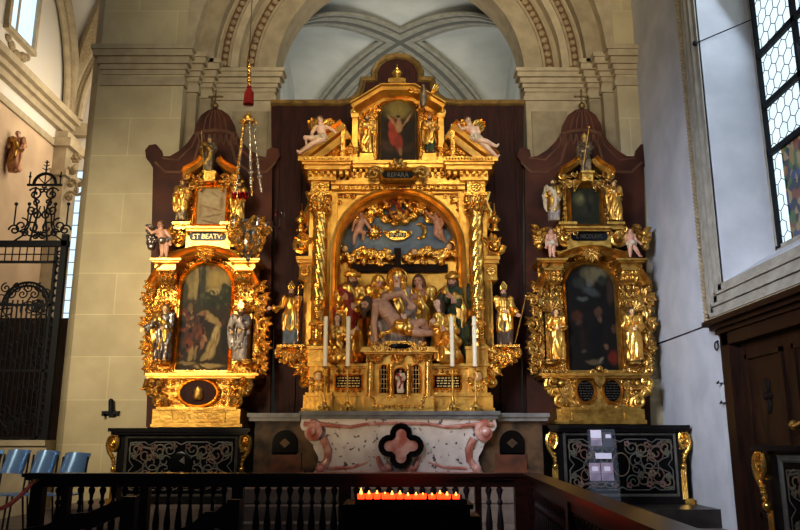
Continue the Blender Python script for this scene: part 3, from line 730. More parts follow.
# sarcophagus shaped front: bulging profile, moulded ends
m = MB(); rows = []; ny = 22
zs_ = [P(0, y, YM).z for y in (419, 475)]
def hw(t):                                            # half width in px down the front
    ks = [(0, 96), (.12, 97), (.3, 92), (.5, 84), (.72, 79), (.9, 81), (1, 85)]
    for (a, p), (c, q_) in zip(ks, ks[1:]):
        if t <= c: k_ = (t - a) / (c - a); k_ = k_ * k_ * (3 - 2 * k_); return p + (q_ - p) * k_
    return 85
for j in range(ny + 1):
    t = j / ny; z = zs_[0] + (zs_[1] - zs_[0]) * t
    bul = .02 + .14 * (1 - t) ** 2 * (1 if t > .0 else 1) + .03 * sin(pi * t); h = hw(t) * K(YM)
    for i in range(13):
        u = -1 + i / 6; rows.append((-.02 + u * h, YM + .24 - bul - .02 * (1 - u * u), z))
for j in range(ny + 1):
    t = j / ny; z = zs_[0] + (zs_[1] - zs_[0]) * t; h = hw(t) * K(YM); rows += [(-.02 - h, YM + .5, z), (-.02 + h, YM + .5, z)]
o = (ny + 1) * 13
fs = [(j * 13 + i, (j + 1) * 13 + i, (j + 1) * 13 + i + 1, j * 13 + i + 1) for j in range(ny) for i in range(12)]
fs += [(o + 2 * j, o + 2 * j + 2, (j + 1) * 13, j * 13) for j in range(ny)] + [(j * 13 + 12, (j + 1) * 13 + 12, o + 2 * j + 3, o + 2 * j + 1) for j in range(ny)]
m.add(rows, fs); fr = m.build('frontal', 'marble_white', al)
ctr = -.02
m = MB()                                              # red volutes and edge mouldings, left half mirrored
def red(pts, th): m.tube([(P(x, y, YM).x, YM + yy, P(x, y, YM).z) for x, y, yy in pts], th, 8)
scroll(m, *[XZ(311, 432, YM)[0], XZ(311, 432, YM)[1]], YM + .09, W(9, YM), 1.2, 100, -1, .055, 18)
red([(303, 424, .06), (318, 424, .06), (335, 426, .06), (350, 427, .07), (366, 424, .06), (398, 423, .06)], [.03, .03, .025, .022, .02, .02])
red([(322, 438, .12), (327, 450, .15), (326, 460, .18), (319, 470, .17)], [.05, .05, .045, .05])
m.ball((P(319, 469, YM).x, YM + .13, P(319, 469, YM).z), .06, 10, 7)
red([(328, 469, .2), (352, 468, .2), (368, 462, .2), (380, 455, .2), (384, 449, .2)], [.022, .022, .025, .03, .03])
m.ball((P(388, 468, YM).x, YM + .14, P(388, 468, YM).z), .06, 10, 7); red([(377, 457, .17), (381, 468, .15), (388, 473, .15)], .03)
m.mirror(ctr); m.bx(315, 481, 472, 477, YM + .06, YM + .5); m.build('red_moulding', 'marble_red', fr)
def quatre(r, n=8):                                   # quatrefoil outline
    pts = []
    for k in range(4):
        a = 90 * k; cx, cz = r * .60 * cos(radians(a)), r * .56 * sin(radians(a))
        pts += [(cx + r * .43 * cos(radians(b)), cz + r * .40 * sin(radians(b))) for b in [a - 100 + 200 * i / n for i in range(n + 1)]]
    return pts
qc = XZ(401, 446, YM); r = W(19, YM)
m = MB(); m.band([(-.035, YM + .03), (.0, YM - .01), (.035, YM + .03), (.035, YM + .12), (-.035, YM + .12)], [(qc[0] + a, qc[1] + b * 1.05) for a, b in quatre(r)], True); m.build('quatrefoil_frame', 'black_gloss', fr)
m = MB(); m.prism([(qc[0] + a * .97, qc[1] + b * 1.0) for a, b in quatre(r)], YM + .05, YM + .10); recalc(m.build('quatrefoil_panel', 'marble_red', fr))
MB().bx(250, 548, 476, 482, YM + .02, 10.9).build('plinth', 'marble_white', al)

# ================================================================= PAINTED BACKBOARDS
YB0 = 11.0
def board_outline(q):                                 # left board; q mirrors
    L = [(146, 427), (150, 300), (153, 168), (150, 163), (146, 158), (145, 150), (149, 145), (156, 144), (161, 150), (162, 156), (170, 156), (180, 150), (188, 142), (194, 133), (196, 124), (201, 115), (208, 110), (215, 108), (222, 110), (229, 115), (234, 124), (236, 133), (242, 142), (250, 150), (260, 156), (266, 157), (267, 150), (272, 147), (278, 149), (280, 156), (275, 163), (272, 168), (271, 300), (270, 427)]
    return [(q(x), y) for x, y in L]
side_q = [(lambda px: px), (lambda px: 797 - px)]
for s in (0, 1):
    q = side_q[s]; nm = ('left', 'right')[s]
    t = thing('backboard', ('dark red-brown painted canopy board rising behind the left side altar', 'dark red-brown painted canopy board rising behind the right side altar')[s], 'panel', (P(q(210), 420, YB0).x, YB0 + .05, P(0, 427, YB0).z), 'canopy boards of the side altars')
    m = MB(); m.ppx(board_outline(q), YB0, YB0 + .08); b = m.build('board', 'board_red', t); recalc(b)
    m = MB()                                          # drape swags in low relief
    def ppath(pts, r, Y=YB0 - .004, n=6): m.tube([P(q(x), y, Y) for x, y in pts], r, n, flat=.5)
    for pts_, r_ in (([(155, 162), (165, 172), (180, 172), (194, 162), (200, 140)], .022), ([(276, 162), (266, 172), (250, 172), (236, 162), (230, 140)], .022), ([(162, 158), (178, 160), (192, 146), (197, 134)], .015), ([(268, 158), (252, 160), (238, 146), (233, 134)], .015)):
        m = MB(); ppath(pts_, r_); m.build('drape_fold', 'board_drape', t)
    m = MB(); ppath([(195, 134), (205, 131), (215, 130), (225, 131), (235, 134)], .028)
    for i in range(7):
        x = 198 + i * 5.7; ppath([(x, 134), (x + 1, 141), (x + 2.6, 145), (x + 4, 141), (x + 5.2, 134)], .012)
    for x in (203, 209, 215, 221, 227): ppath([(x, 131), (x + (215 - x) * .25, 118), (215 + (x - 215) * .35, 110)], .010)
    m.build('canopy_fringe', 'board_drape', t)
    m = MB(); c = P(q(215), 107, YB0 + .04)
    m.ball(c + Vector((0, 0, .02)), .055, 12, 8); m.box(c.x - .012, c.x + .012, c.y - .012, c.y + .012, c.z, c.z + .27); m.box(c.x - .10, c.x + .10, c.y - .012, c.y + .012, c.z + .165, c.z + .188)
    for dx, dz in ((-.1, .176), (.1, .176), (0, .28)): m.ball(c + Vector((dx, 0, dz)), .02, 8, 6)
    m.build('cross_finial', 'board_trim', t)
YC = 11.12
t = thing('backboard', 'large dark panelled board with gold edged curved top behind the high altar', 'panel', (P(398, 420, YC).x, YC + .05, P(0, 427, YC).z))
top = [(271, 103), (340, 103), (350, 101), (357, 96), (361, 89), (363, 80), (374, 79), (374, 72), (378, 64), (386, 58), (397, 56)]
full = top + [(795 - x, y) for x, y in top[::-1][1:]]
m = MB(); m.ppx([(275, 427)] + full + [(521, 427)], YC, YC + .07); b = m.build('board', 'board_wood', t); recalc(b)
m = MB(); m.band([(-.055, YC - .02), (-.03, YC - .05), (-.01, YC - .03), (.03, YC - .06), (.055, YC), (.055, YC + .05), (-.055, YC + .05)], [XZ(x, y, YC) for x, y in full]); m.build('gold_edge', 'board_trim', t)
m = MB(); m = None
for a_, b_, c_, d_, e_ in ((296, 298, 160, .03, 0), (498, 500, 160, .03, 0), (272, 276, 104, .02, 0), (519, 523, 104, .02, 0)): MB().bx(a_, b_, c_, 420, YC - d_, YC + e_).build('panel_stile', 'board_wood', t)

# ================================================================= PAINTINGS
def painting(pxo, Y, fn, name, parent, nx=44, nz=70, arch=None):
    """panel picture on a fine grid; pxo=(x0,x1,y0,y1) in pixels at depth Y; arch = fraction of height taken by a round top"""
    x0, x1, y0, y1 = pxo; c0 = P(0, y0, Y).z; c1 = P(0, y1, Y).z; pm_ = (y0 + y1) / 2; X0 = P(x0, pm_, Y).x; X1 = P(x1, pm_, Y).x
    vs = []; cols = []
    for j in range(nz + 1):
        v = j / nz                                    # 0 top, 1 bottom
        hwf = 1.0
        if arch and v < arch: hwf = sqrt(max(0, 1 - ((arch - v) / arch) ** 2))
        for i in range(nx + 1):
            u = i / nx; uu = .5 + (u - .5) * max(hwf, .02)
            vs.append((X0 + (X1 - X0) * uu, Y, c0 + (c1 - c0) * v)); cols.append(fn(uu, v))
    nfront = len(vs)
    vs += [(x, Y + .02, z) for x, y, z in vs[:]]
    fs = [(j * (nx + 1) + i, (j + 1) * (nx + 1) + i, (j + 1) * (nx + 1) + i + 1, j * (nx + 1) + i + 1) for j in range(nz) for i in range(nx)]
    L = [j * (nx + 1) for j in range(nz + 1)]; Rr = [j * (nx + 1) + nx for j in range(nz + 1)]
    rim = L + [nz * (nx + 1) + i for i in range(1, nx + 1)] + Rr[::-1][1:] + [i for i in range(nx - 1, 0, -1)]
    fs += [(rim[i], rim[i] + nfront, rim[(i + 1) % len(rim)] + nfront, rim[(i + 1) % len(rim)]) for i in range(len(rim))]
    mb = MB(); mb.add(vs, fs); o = mb.build(name, 'oil_painting', parent)
    at = o.data.color_attributes.new('paint', 'FLOAT_COLOR', 'POINT'); cols = cols + cols
    if len(o.data.vertices) == len(cols):
        for i, c in enumerate(cols): at.data[i].color = (*c, 1)
    return o
def blobs(base, items, grain=.25, seed=0):
    """brushy picture: base(u,v) colour plus soft elliptical strokes (u,v,ru,rv,rot,colour,softness)"""
    def fn(u, v):
        nz_ = noise.noise(Vector((u * 7 + seed, v * 11, seed))) * .5 + noise.noise(Vector((u * 19, v * 27 + seed, 3.1))) * .35
        wu = u + .018 * noise.noise(Vector((u * 13, v * 13, seed + 9.))); wv = v + .012 * noise.noise(Vector((u * 13, v * 17, seed + 4.)))
        c = Vector(base(u, v))
        for (a, b, ru, rv, rot, col, soft) in items:
            du, dv = wu - a, wv - b; cr, sr = cos(radians(rot)), sin(radians(rot))
            x, y = (du * cr + dv * sr) / ru, (-du * sr + dv * cr) / rv; d = sqrt(x * x + y * y)
            k = max(0, min(1, (1 - d) / max(.05, soft) )); k = k * k * (3 - 2 * k)
            if k > 0: c = c.lerp(Vector(col), k)
        c *= .46 * (1 + grain * 2 * nz_)
        return tuple(max(.002, q) for q in c)
    return fn
DK = (.022, .015, .009)
P_rise = blobs(lambda u, v: (.03, .02, .012), [
    (.5, .16, .55, .26, 0, (.24, .17, .045), .8), (.5, .22, .32, .14, 0, (.33, .24, .06), .9),
    (.22, .78, .28, .12, 20, (.09, .045, .025), .8), (.78, .8, .26, .1, -20, (.07, .035, .02), .8),
    (.38, .58, .15, .24, -8, (.42, .055, .025), .4), (.52, .72, .13, .22, -14, (.34, .05, .025), .5), (.34, .42, .11, .12, 20, (.45, .06, .03), .4),
    (.52, .45, .11, .13, 0, (.48, .25, .11), .4), (.34, .36, .20, .028, 38, (.45, .23, .10), .4), (.72, .36, .22, .028, -42, (.45, .23, .10), .4),
    (.51, .315, .055, .042, 0, (.42, .22, .1), .3), (.51, .29, .06, .03, 0, (.04, .02, .01), .4), (.56, .86, .06, .10, -8, (.34, .18, .08), .5)], seed=1)
def crowd(n, u0, u1, v0, v1, pal, seed, ru=.05, rv=.05):
    rd = random.Random(seed); out = []
    for _ in range(n): out.append((rd.uniform(u0, u1), rd.uniform(v0, v1), ru * rd.uniform(.3, 1), rv * rd.uniform(.3, 1), rd.uniform(-50, 50), rd.choice(pal), .35))
    return out
SKIN = [(.36, .18, .08), (.42, .22, .10), (.28, .13, .06)]
RED = [(.22, .05, .02), (.16, .035, .02), (.28, .10, .04), (.10, .03, .02), (.05, .03, .02)]
P_left = blobs(lambda u, v: (.040, .026, .012), [
    (.70, .14, .40, .17, 0, (.44, .31, .09), .6), (.62, .05, .4, .05, 0, (.30, .20, .07), .8), (.20, .17, .16, .22, 0, (.30, .21, .07), .4), (.30, .2, .05, .2, 0, (.40, .29, .10), .4),
    (.66, .27, .2, .045, 0, (.55, .40, .15), .6), (.70, .03, .18, .022, 0, (.42, .20, .08), .5), (.6, .045, .06, .015, 0, (.5, .26, .1), .4), (.8, .04, .05, .012, 0, (.5, .26, .1), .4),
    (.90, .30, .2, .10, 0, (.035, .040, .014), .3), (.84, .23, .08, .05, 0, (.04, .045, .016), .4), (.6, .37, .34, .06, 0, (.028, .032, .013), .4), (.52, .32, .08, .05, 0, (.03, .035, .014), .4),
    (.43, .19, .05, .25, 0, (.05, .05, .024), .2), (.07, .27, .12, .15, 0, (.05, .04, .015), .4), (.22, .42, .07, .06, 0, (.22, .14, .05), .4), (.2, .36, .22, .012, 0, (.05, .035, .015), .4)]
    + crowd(26, .42, .98, .26, .42, [(.02, .025, .01), (.05, .055, .02), (.09, .085, .03)], 4, .06, .03)
    + [(.62, .52, .2, .05, 18, (.44, .30, .10), .5), (.5, .47, .12, .03, 0, (.34, .22, .08), .6)]
    + [(.22, .67, .2, .18, 6, (.09, .028, .014), .5), (.38, .64, .12, .13, -8, (.13, .045, .02), .5)]
    + crowd(46, .06, .5, .46, .86, RED, 7, .07, .06) + crowd(20, .1, .62, .46, .60, SKIN, 8, .035, .022) + crowd(20, .05, .5, .5, .85, [(.015, .01, .008)], 9, .05, .05)
    + [(.56, .6, .07, .06, 0, (.03, .018, .01), .4), (.78, .575, .045, .03, 0, (.42, .2, .09), .35), (.71, .70, .085, .15, 22, (.60, .43, .17), .4), (.64, .80, .10, .12, 32, (.52, .36, .13), .4), (.54, .87, .12, .045, -25, (.42, .29, .11), .4), (.74, .72, .02, .13, 22, (.30, .18, .07), .5), (.66, .76, .016, .12, 28, (.28, .17, .06), .5), (.52, .70, .06, .03, 40, (.38, .2, .09), .4),
       (.28, .85, .05, .10, 30, (.40, .26, .10), .4), (.36, .84, .03, .09, 20, (.30, .2, .08), .4), (.48, .75, .05, .06, 20, (.30, .13, .06), .4), (.90, .70, .1, .2, 0, (.02, .014, .009), .4), (.86, .55, .04, .06, 0, (.06, .03, .015), .4),
       (.62, .955, .34, .028, 0, (.48, .33, .12), .5), (.22, .93, .2, .022, 0, (.28, .18, .07), .5), (.55, .915, .4, .010, 0, (.03, .018, .01), .4), (.5, .97, .1, .02, 20, (.06, .035, .015), .4), (.1, .97, .1, .03, 0, (.03, .02, .01), .4)], .3, seed=2)
P_right = blobs(lambda u, v: (.012, .010, .008), [
    (.58, .1, .34, .10, 0, (.20, .165, .085), .7), (.5, .17, .12, .08, 0, (.18, .15, .085), .8), (.3, .19, .16, .07, 0, (.035, .04, .03), .5), (.72, .17, .1, .06, 0, (.035, .04, .028), .5), (.5, .27, .22, .06, 10, (.07, .08, .075), .7), (.48, .2, .06, .04, 0, (.12, .125, .11), .7), (.86, .27, .09, .17, 0, (.05, .03, .02), .5), (.34, .34, .14, .03, 0, (.08, .085, .075), .6),
    (.22, .5, .14, .07, 0, (.08, .025, .014), .6), (.62, .46, .1, .06, 0, (.11, .05, .03), .5), (.64, .53, .05, .04, 0, (.14, .08, .05), .5), (.26, .56, .09, .04, 0, (.085, .05, .03), .6), (.55, .7, .14, .2, 0, (.008, .008, .008), .5), (.3, .72, .06, .2, 0, (.022, .012, .01), .5), (.9, .62, .08, .05, 0, (.09, .045, .025), .5),
    (.85, .88, .12, .09, 0, (.15, .022, .014), .6), (.73, .78, .06, .04, 0, (.17, .09, .05), .5), (.5, .92, .2, .035, 0, (.12, .085, .045), .6), (.62, .9, .07, .02, -25, (.22, .17, .11), .5), (.33, .82, .07, .02, 0, (.06, .05, .04), .5)], seed=3)
P_beat = blobs(lambda u, v: (.62, .46, .24), [(.5, .3, .5, .3, 0, (.72, .56, .30), .9), (.5, .55, .55, .035, 12, (.36, .22, .10), .6), (.55, .75, .5, .03, -8, (.34, .2, .1), .6), (.45, .92, .5, .03, 10, (.3, .18, .09), .6), (.85, .4, .1, .3, 0, (.40, .26, .12), .7), (.12, .6, .1, .35, 0, (.46, .3, .14), .7), (.45, .6, .16, .1, 0, (.55, .36, .2), .7), (.6, .18, .2, .04, 30, (.48, .32, .15), .6)], .18, 4)  # pale gold tones and streaks are reflected light put into the picture's colours
P_nich = blobs(lambda u, v: (.03, .032, .016), [(.3, .3, .28, .26, 0, (.16, .15, .06), .8), (.36, .26, .12, .1, 0, (.25, .22, .10), .8), (.7, .3, .14, .2, 0, (.06, .055, .03), .7), (.5, .62, .3, .2, 0, (.05, .045, .025), .8), (.62, .55, .1, .18, 0, (.02, .02, .014), .6), (.3, .85, .3, .08, 0, (.025, .022, .012), .6)], .2, 5)

# ================================================================= SIDE ALTARS
def text_lines(mb, x0, x1, z0, z1, y, n, seed, th=.004):
    rd = random.Random(seed)
    for i in range(n):
        z = z1 - (z1 - z0) * (i + .5) / n; x = x0 + rd.uniform(0, .05) * (x1 - x0)
        while x < x1:
            w_ = rd.uniform(.02, .05); w_ = min(w_, x1 - x); mb.box(x, x + w_, y - .002, y + .002, z - th, z + th); x += w_ + .014
def cframe(mb, path, y, wd, closed=False, d=.05):    # moulded picture frame profile
    mb.band([(-wd, y), (-wd, y - d * .5), (-wd * .45, y - d), (0, y - d * .55), (wd * .45, y - d * .9), (wd, y - d * .35), (wd, y)], path, closed)
def side_altar(s):
    q = side_q[s]; nm = ('left', 'right')[s]; Y = 10.72
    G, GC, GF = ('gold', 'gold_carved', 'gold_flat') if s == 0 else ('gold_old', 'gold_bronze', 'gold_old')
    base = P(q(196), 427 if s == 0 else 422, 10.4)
    yb = 427 if s == 0 else 424
    t = thing('side_altar_retable', ('bright gilded carved retable with an arched painting and a ST BEATV name plate', 'duller gilded carved retable with a very dark arched painting and twin oval tablets')[s], 'altarpiece', (base.x, 10.6, base.z), None)
    def bx(m, a, b, c, d, Y0, Y1): m.bx(q(a), q(b), c, d, Y0, Y1)
    # plinth with inscription panel
    m = MB(); bx(m, 152, 240, 409, yb, 10.40, 10.95); bx(m, 150, 242, 424 if s == 0 else 420, yb, 10.37, 10.95); bx(m, 156, 236, 407, 410, 10.38, 10.95); m.build('plinth', GF, t)
    m = MB(); bx(m, 171, 225, 411, 412, 10.385, 10.40); bx(m, 171, 225, 421, 422, 10.385, 10.40); bx(m, 171, 172, 411, 422, 10.385, 10.40); bx(m, 224, 225, 411, 422, 10.385, 10.40); pf = m.build('inscription_panel', GF, t)
    if s == 0:
        m = MB(); a, b = sorted((P(q(176), 416, 10.39).x, P(q(220), 416, 10.39).x)); text_lines(m, a, b, P(0, 419.5, 10.39).z, P(0, 413, 10.39).z, 10.397, 2, 3, .006); m.build('inscription', 'gold_bronze', pf)
    # predella
    m = MB(); bx(m, 160, 237, 377, 408, 10.62, 10.95); m.build('predella', GC, t)
    m = MB(); bx(m, 145, 258, 373, 375.5, 10.44, 10.95); bx(m, 147, 255, 375.5, 378, 10.50, 10.95); m.build('predella_cornice', GF, t)
    m = MB(); yy = 10.60
    xa_, za_ = XZ(q(162), 406, yy); xb_, zb_ = XZ(q(234), 379, yy)
    cxo = XZ(q(199), 393, yy); ro = W(19, yy), W(13, yy)
    out = lambda x, z: ((x - cxo[0]) / (ro[0] * 1.1)) ** 2 + ((z - cxo[1]) / (ro[1] * 1.15)) ** 2 > 1
    foliage(m, xa_, xb_, za_, zb_, yy + .02, .085, 11 + s, True, out)
    m.build('predella_carving', GC, t); m = MB(); foliage(m, *sorted((XZ(q(154), 390, yy)[0], XZ(q(168), 390, yy)[0])), za_ + .1, zb_, yy, .085, 21, False)
    m.build('predella_carving', GC, t); m = MB(); foliage(m, *sorted((XZ(q(230), 390, yy)[0], XZ(q(246), 390, yy)[0])), za_ + .1, zb_, yy, .085, 22, False)
    m.build('predella_carving', GC, t)
    # S-scroll consoles at the predella ends
    for e in (0, 1):
        k = (lambda px: q(px)) if e == 0 else (lambda px: q(397 - px)); d = (1 if e == 0 else -1) * (1 if s == 0 else -1)
        m = MB(); pts = [P(k(x), y, 10.56) for x, y in [(147, 379), (146, 385), (150, 392), (158, 396), (165, 400), (166, 405), (160, 408)]]
        m.tube(pts, [.035, .05, .055, .05, .045, .04, .035], 8); c = XZ(k(160), 402, 10.56); scroll(m, c[0], c[1], 10.52, W(6, 10.5), 1.4, 90, d, .028)
        c = XZ(k(153), 382, 10.56); scroll(m, c[0], c[1], 10.53, W(5, 10.5), 1.3, -60, -d, .026)
        for a in (-60, -110, -160): leaf(m, c[0], c[1] - .05, 10.54, a, .16, .045)
        m.ball((c[0] + d * .1, 10.52, c[1] - .02), (.045, .04, .05), 8, 6)
        m.build('console_scroll', G, t)
    if s == 0:
        m = MB(); cframe(m, [(cxo[0] + ro[0] * cos(a), cxo[1] + ro[1] * sin(a)) for a in [2 * pi * i / 32 for i in range(32)]], 10.60, .03, True); of = m.build('oval_frame', G, t)
        m = MB(); m.prism([(cxo[0] + ro[0] * cos(a), cxo[1] + ro[1] * sin(a)) for a in [2 * pi * i / 32 for i in range(32)]], 10.575, 10.62); m.build('oval_recess', 'board_wood', of)
        m = MB(); m.lathe((cxo[0], 10.55, cxo[1] - .09), [(.05, 0), (.075, .03), (.06, .1), (.065, .13), (.03, .17), (.004, .19)], 14, 1, .5); m.build('relic_bust', 'gold_bronze', of)
    else:
        for cpx in (185, 212):
            c = XZ(q(cpx), 391, 10.6); r_ = W(9.3, 10.6), W(11.5, 10.6); pth = [(c[0] + r_[0] * cos(a), c[1] + r_[1] * sin(a)) for a in [2 * pi * i / 28 for i in range(28)]]
            m = MB(); cframe(m, pth, 10.60, .022, True); of = m.build('oval_frame', G, t)
            m = MB(); m.prism(pth, 10.575, 10.62); m.build('oval_tablet', 'black_gloss', of)
            m = MB(); rd = random.Random(cpx)
            for i in range(7):
                z = c[1] + r_[1] * (.66 - .22 * i); hw_ = r_[0] * sqrt(max(0, 1 - ((z - c[1]) / r_[1]) ** 2)) * .75; text_lines(m, c[0] - hw_, c[0] + hw_, z - .01, z + .01, 10.573, 1, i + cpx, .004)
            m.build('tablet_text', 'text_dim', of)
        c = XZ(q(198.5), 379, 10.55); m = MB(); m.prism([(c[0] - .08, c[1] + .08), (c[0] + .08, c[1] + .08), (c[0] + .07, c[1] - .04), (c[0], c[1] - .12), (c[0] - .07, c[1] - .04)], 10.47, 10.56); scroll(m, c[0] - .09, c[1] + .08, 10.5, .045, 1.2, 0, 1, .018); scroll(m, c[0] + .09, c[1] + .08, 10.5, .045, 1.2, 180, -1, .018); m.ball((c[0], 10.46, c[1] + .13), .05); m.build('shield', GC, t)
    # main storey: back slab, arched frame, painting
    m = MB(); bx(m, 152, 257, 262, 376, 10.84, 10.95); bx(m, 158, 178, 300, 374, 10.76, 10.95); bx(m, 232, 253, 300, 374, 10.76, 10.95); m.build('back_panel', GF, t)
    px0, px1, pt, pb = 178, 232, 262, 374
    painting((q(px0), q(px1), pt + 1, pb - 3) if s == 0 else (q(px1), q(px0), pt + 1, pb - 3), 10.79, P_left if s == 0 else P_right, 'altar_painting', t, 72, 140, .24)
    zt_, zb_ = P(0, pt, 10.76).z, P(0, pb - 2, 10.76).z; xm = (P(q(px0), 318, 10.76).x + P(q(px1), 318, 10.76).x) / 2; hw_ = abs(P(q(px1), 318, 10.76).x - P(q(px0), 318, 10.76).x) / 2
    zs1 = zt_ - hw_
    path = [(xm - hw_, zb_)] + [(x, z) for x, z in arc(xm, zs1, hw_, 180, 0, 28)] + [(xm + hw_, zb_)]
    m = MB(); cframe(m, path, 10.84, .042, False, .12); m.box(xm - hw_ - .04, xm + hw_ + .04, 10.70, 10.8, zb_ - .03, zb_ + .02); m.build('arched_frame', G, t)
    m = MB()
    for i in range(len(path) - 1):
        a, b = Vector(path[i]), Vector(path[i + 1]); L = (b - a).length; n_ = max(1, int(L / .055)); nn = Vector((-(b - a).y, (b - a).x)).normalized() * .062
        beads(m, tuple(a + nn), tuple(b + nn), 10.79, n_, .020)
    m.build('frame_beading', G, t)
    # spandrels and the curved pediment above
    m = MB(); foliage(m, xm - hw_ - .1, xm + hw_ + .1, zs1 + .05, zt_ + .22, 10.80, .09, 31 + s, True, lambda x, z: (x - xm) ** 2 + (z - zs1) ** 2 > (hw_ + .09) ** 2 and (x - xm) ** 2 + (z - zs1 + .2) ** 2 < (hw_ + .36) ** 2)
    m.build('spandrel_carving', GC, t)
    m = MB(); pa = arc(xm, zs1 - .28, hw_ + .42, 158, 22, 30)
    m.band([(-.05, 10.95), (-.05, 10.60), (-.015, 10.56), (.0, 10.60), (.05, 10.50), (.05, 10.95)], pa); m.build('curved_pediment', GF, t)
    c = (xm, zt_ + .10); m = MB(); rosette(m, c[0], c[1] + .02, 10.60, .07)
    for a in (200, 235, 270, 305, 340, 20, 160): leaf(m, c[0], c[1], 10.60, a, .17, .05)
    m.build('keystone_ornament', GC, t)
    # carved wings either side: pilaster field, niche, capital, entablature block
    for e in (0, 1):
        k = (lambda px: q(px)) if e == 0 else (lambda px: q(410 - px)); d = (1 if e == 0 else -1) * (1 if s == 0 else -1)
        m = MB(); bx2 = lambda a, b, c_, d_, Y0, Y1: m.bx(k(a), k(b), c_, d_, Y0, Y1)
        bx2(150, 181, 258, 260, 10.40, 10.95); bx2(152, 179, 260, 262, 10.45, 10.95); bx2(155, 176, 262, 268, 10.55, 10.95); bx2(157, 175, 268, 270, 10.50, 10.95); m.build('entablature_block', GF, t)
        m = MB(); xc, zc_ = XZ(k(166), 277, 10.6)
        m.lathe((xc, 10.68, zc_ - .10), [(.07, 0), (.08, .02), (.07, .04), (.085, .1), (.12, .19), (.125, .2)], 12)
        for a in (-70, -35, 0, 35, 70):
            for h_, L in ((0, .13), (.08, .12)): leaf(m, xc + .085 * sin(radians(a)), zc_ - .09 + h_, 10.68 - .08 * cos(radians(a)), 90 - a * .4, L, .038, .6)
        for sg in (-1, 1): scroll(m, xc + sg * .095, zc_ + .07, 10.58, .04, 1.2, 90, sg, .016)
        m.build('capital', G, t)
        m = MB(); xw = sorted((XZ(k(156), 330, 10.76)[0], XZ(k(177), 330, 10.76)[0])); foliage(m, xw[0], xw[1], P(0, 306, 10.76).z, P(0, 284, 10.76).z, 10.72, .10, 41 + s, True); foliage(m, xw[0], xw[1], P(0, 374, 10.76).z, P(0, 362, 10.76).z, 10.70, .085, 43, True)
        m.build('pilaster_carving', GC, t); m = MB()
        xs_, zs_2 = XZ(k(164), 312, 10.74)
        for i in range(9): 
            a = 10 + 160 * i / 8; m.tube([(xs_, 10.735, zs_2), (xs_ + .08 * cos(radians(a)), 10.70, zs_2 + .08 * sin(radians(a))), (xs_ + .15 * cos(radians(a)), 10.69, zs_2 + .15 * sin(radians(a)))], [.012, .02, .026], 6)
        m.build('niche_shell', GC, t); m = MB(); xo, zo = XZ(k(163), 362, 10.6); m.lathe((xo, 10.62, zo - .06), [(.05, 0), (.10, .03), (.11, .06), (.08, .07), (.10, .075), (.10, .09)], 14); m.build('saint_console', GC, t)
        # flaring scroll wing along the outer edge
        m = MB(); cur = 0
        for (x, y, r, a0, dd, L) in [(150, 288, 5, 0, 1, 0), (147, 300, 6, 180, -1, 0), (150, 312, 5, 40, 1, 0), (146, 325, 7, 120, -1, 0), (150, 338, 6, 200, 1, 0), (146, 349, 6, 90, -1, 0), (150, 360, 7, 0, 1, 0), (148, 370, 4, 90, 1, 0)]:
            X_, Z_ = XZ(k(x), y, 10.7); scroll(m, X_, Z_, 10.74, W(r, 10.7), 1.4, a0 if d > 0 else 180 - a0, dd * d, .026, 16)
            for al_ in (150, 190, 230): leaf(m, X_ + d * .03, Z_ + .04, 10.75, al_ if d > 0 else 180 - al_, .12 + .006 * r, .042, .4)
        for (x, y) in [(154, 283), (153, 306), (153, 331), (153, 354)]:
            X_, Z_ = XZ(k(x), y, 10.7); leaf(m, X_, Z_, 10.73, -95 if d > 0 else -85, .22, .05, .35); m.ball((X_, 10.70, Z_), .03, 8, 6)
        m.box(*sorted((XZ(k(151), 330, 10.8)[0], XZ(k(158), 330, 10.8)[0])), 10.76, 10.85, P(0, 374, 10.8).z, P(0, 282, 10.8).z)
        m.build('scroll_wing', GC, t)
        # volutes and pedestal beside the plaque
        m = MB(); X_, Z_ = XZ(k(179), 238, 10.62); scroll(m, X_, Z_, 10.66, W(9.5, 10.6), 1.8, 80, d, .042, 26); m.ball((X_, 10.6, Z_), .05)
        pts = [P(k(x), y, 10.62) for x, y in [(183, 250), (173, 254), (167, 252), (166, 246)]]; m.tube(pts, [.03, .045, .04, .03], 8)
        for al_ in (130, 170, 210, 90): leaf(m, X_ - d * .12, Z_ + .02, 10.64, al_ if d > 0 else 180 - al_, .18, .05)
        m.build('volute', G, t)
        m = MB(); m.bx(k(172), k(190), 221.5, 224, 10.50, 10.95); m.bx(k(174), k(188), 224, 229, 10.56, 10.95); foliage(m, *sorted((XZ(k(172), 228, 10.6)[0], XZ(k(190), 228, 10.6)[0])), P(0, 236, 10.6).z, P(0, 225, 10.6).z, 10.58, .09, 51, True); m.build('statue_pedestal', G, t)
        # outer vase ornament on the entablature block
        m = MB(); X_, Z_ = XZ(k(152), 240, 10.62)
        for i in range(7): leaf(m, X_ + d * .02 * i * .2, Z_ - .12 + .05 * i, 10.66 - .01 * (i % 2), (90 + (-1) ** i * (35 + 6 * i)), .15, .042, .5)
        m.ball((X_, 10.62, Z_ + .1), .055, 10, 7); m.ball((X_, 10.62, Z_ - .1), .06, 10, 7); rosette(m, X_, Z_, 10.6, .06)
        m.build('flower_vase', 'silver' if (s == 0 and e == 0) else G, t)
    # plaque storey
    m = MB(); bx(m, 186, 230, 230, 252, 10.60, 10.95); bx(m, 184, 233, 226, 228, 10.46, 10.95); bx(m, 186, 231, 228, 231, 10.52, 10.95); m.build('plaque_block', GF, t)
    x0_, x1_ = sorted((P(q(189), 236, 10.58).x, P(q(226), 236, 10.58).x)); z0_, z1_ = P(0, 240.5, 10.58).z, P(0, 232, 10.58).z; r_ = (z1_ - z0_) / 2
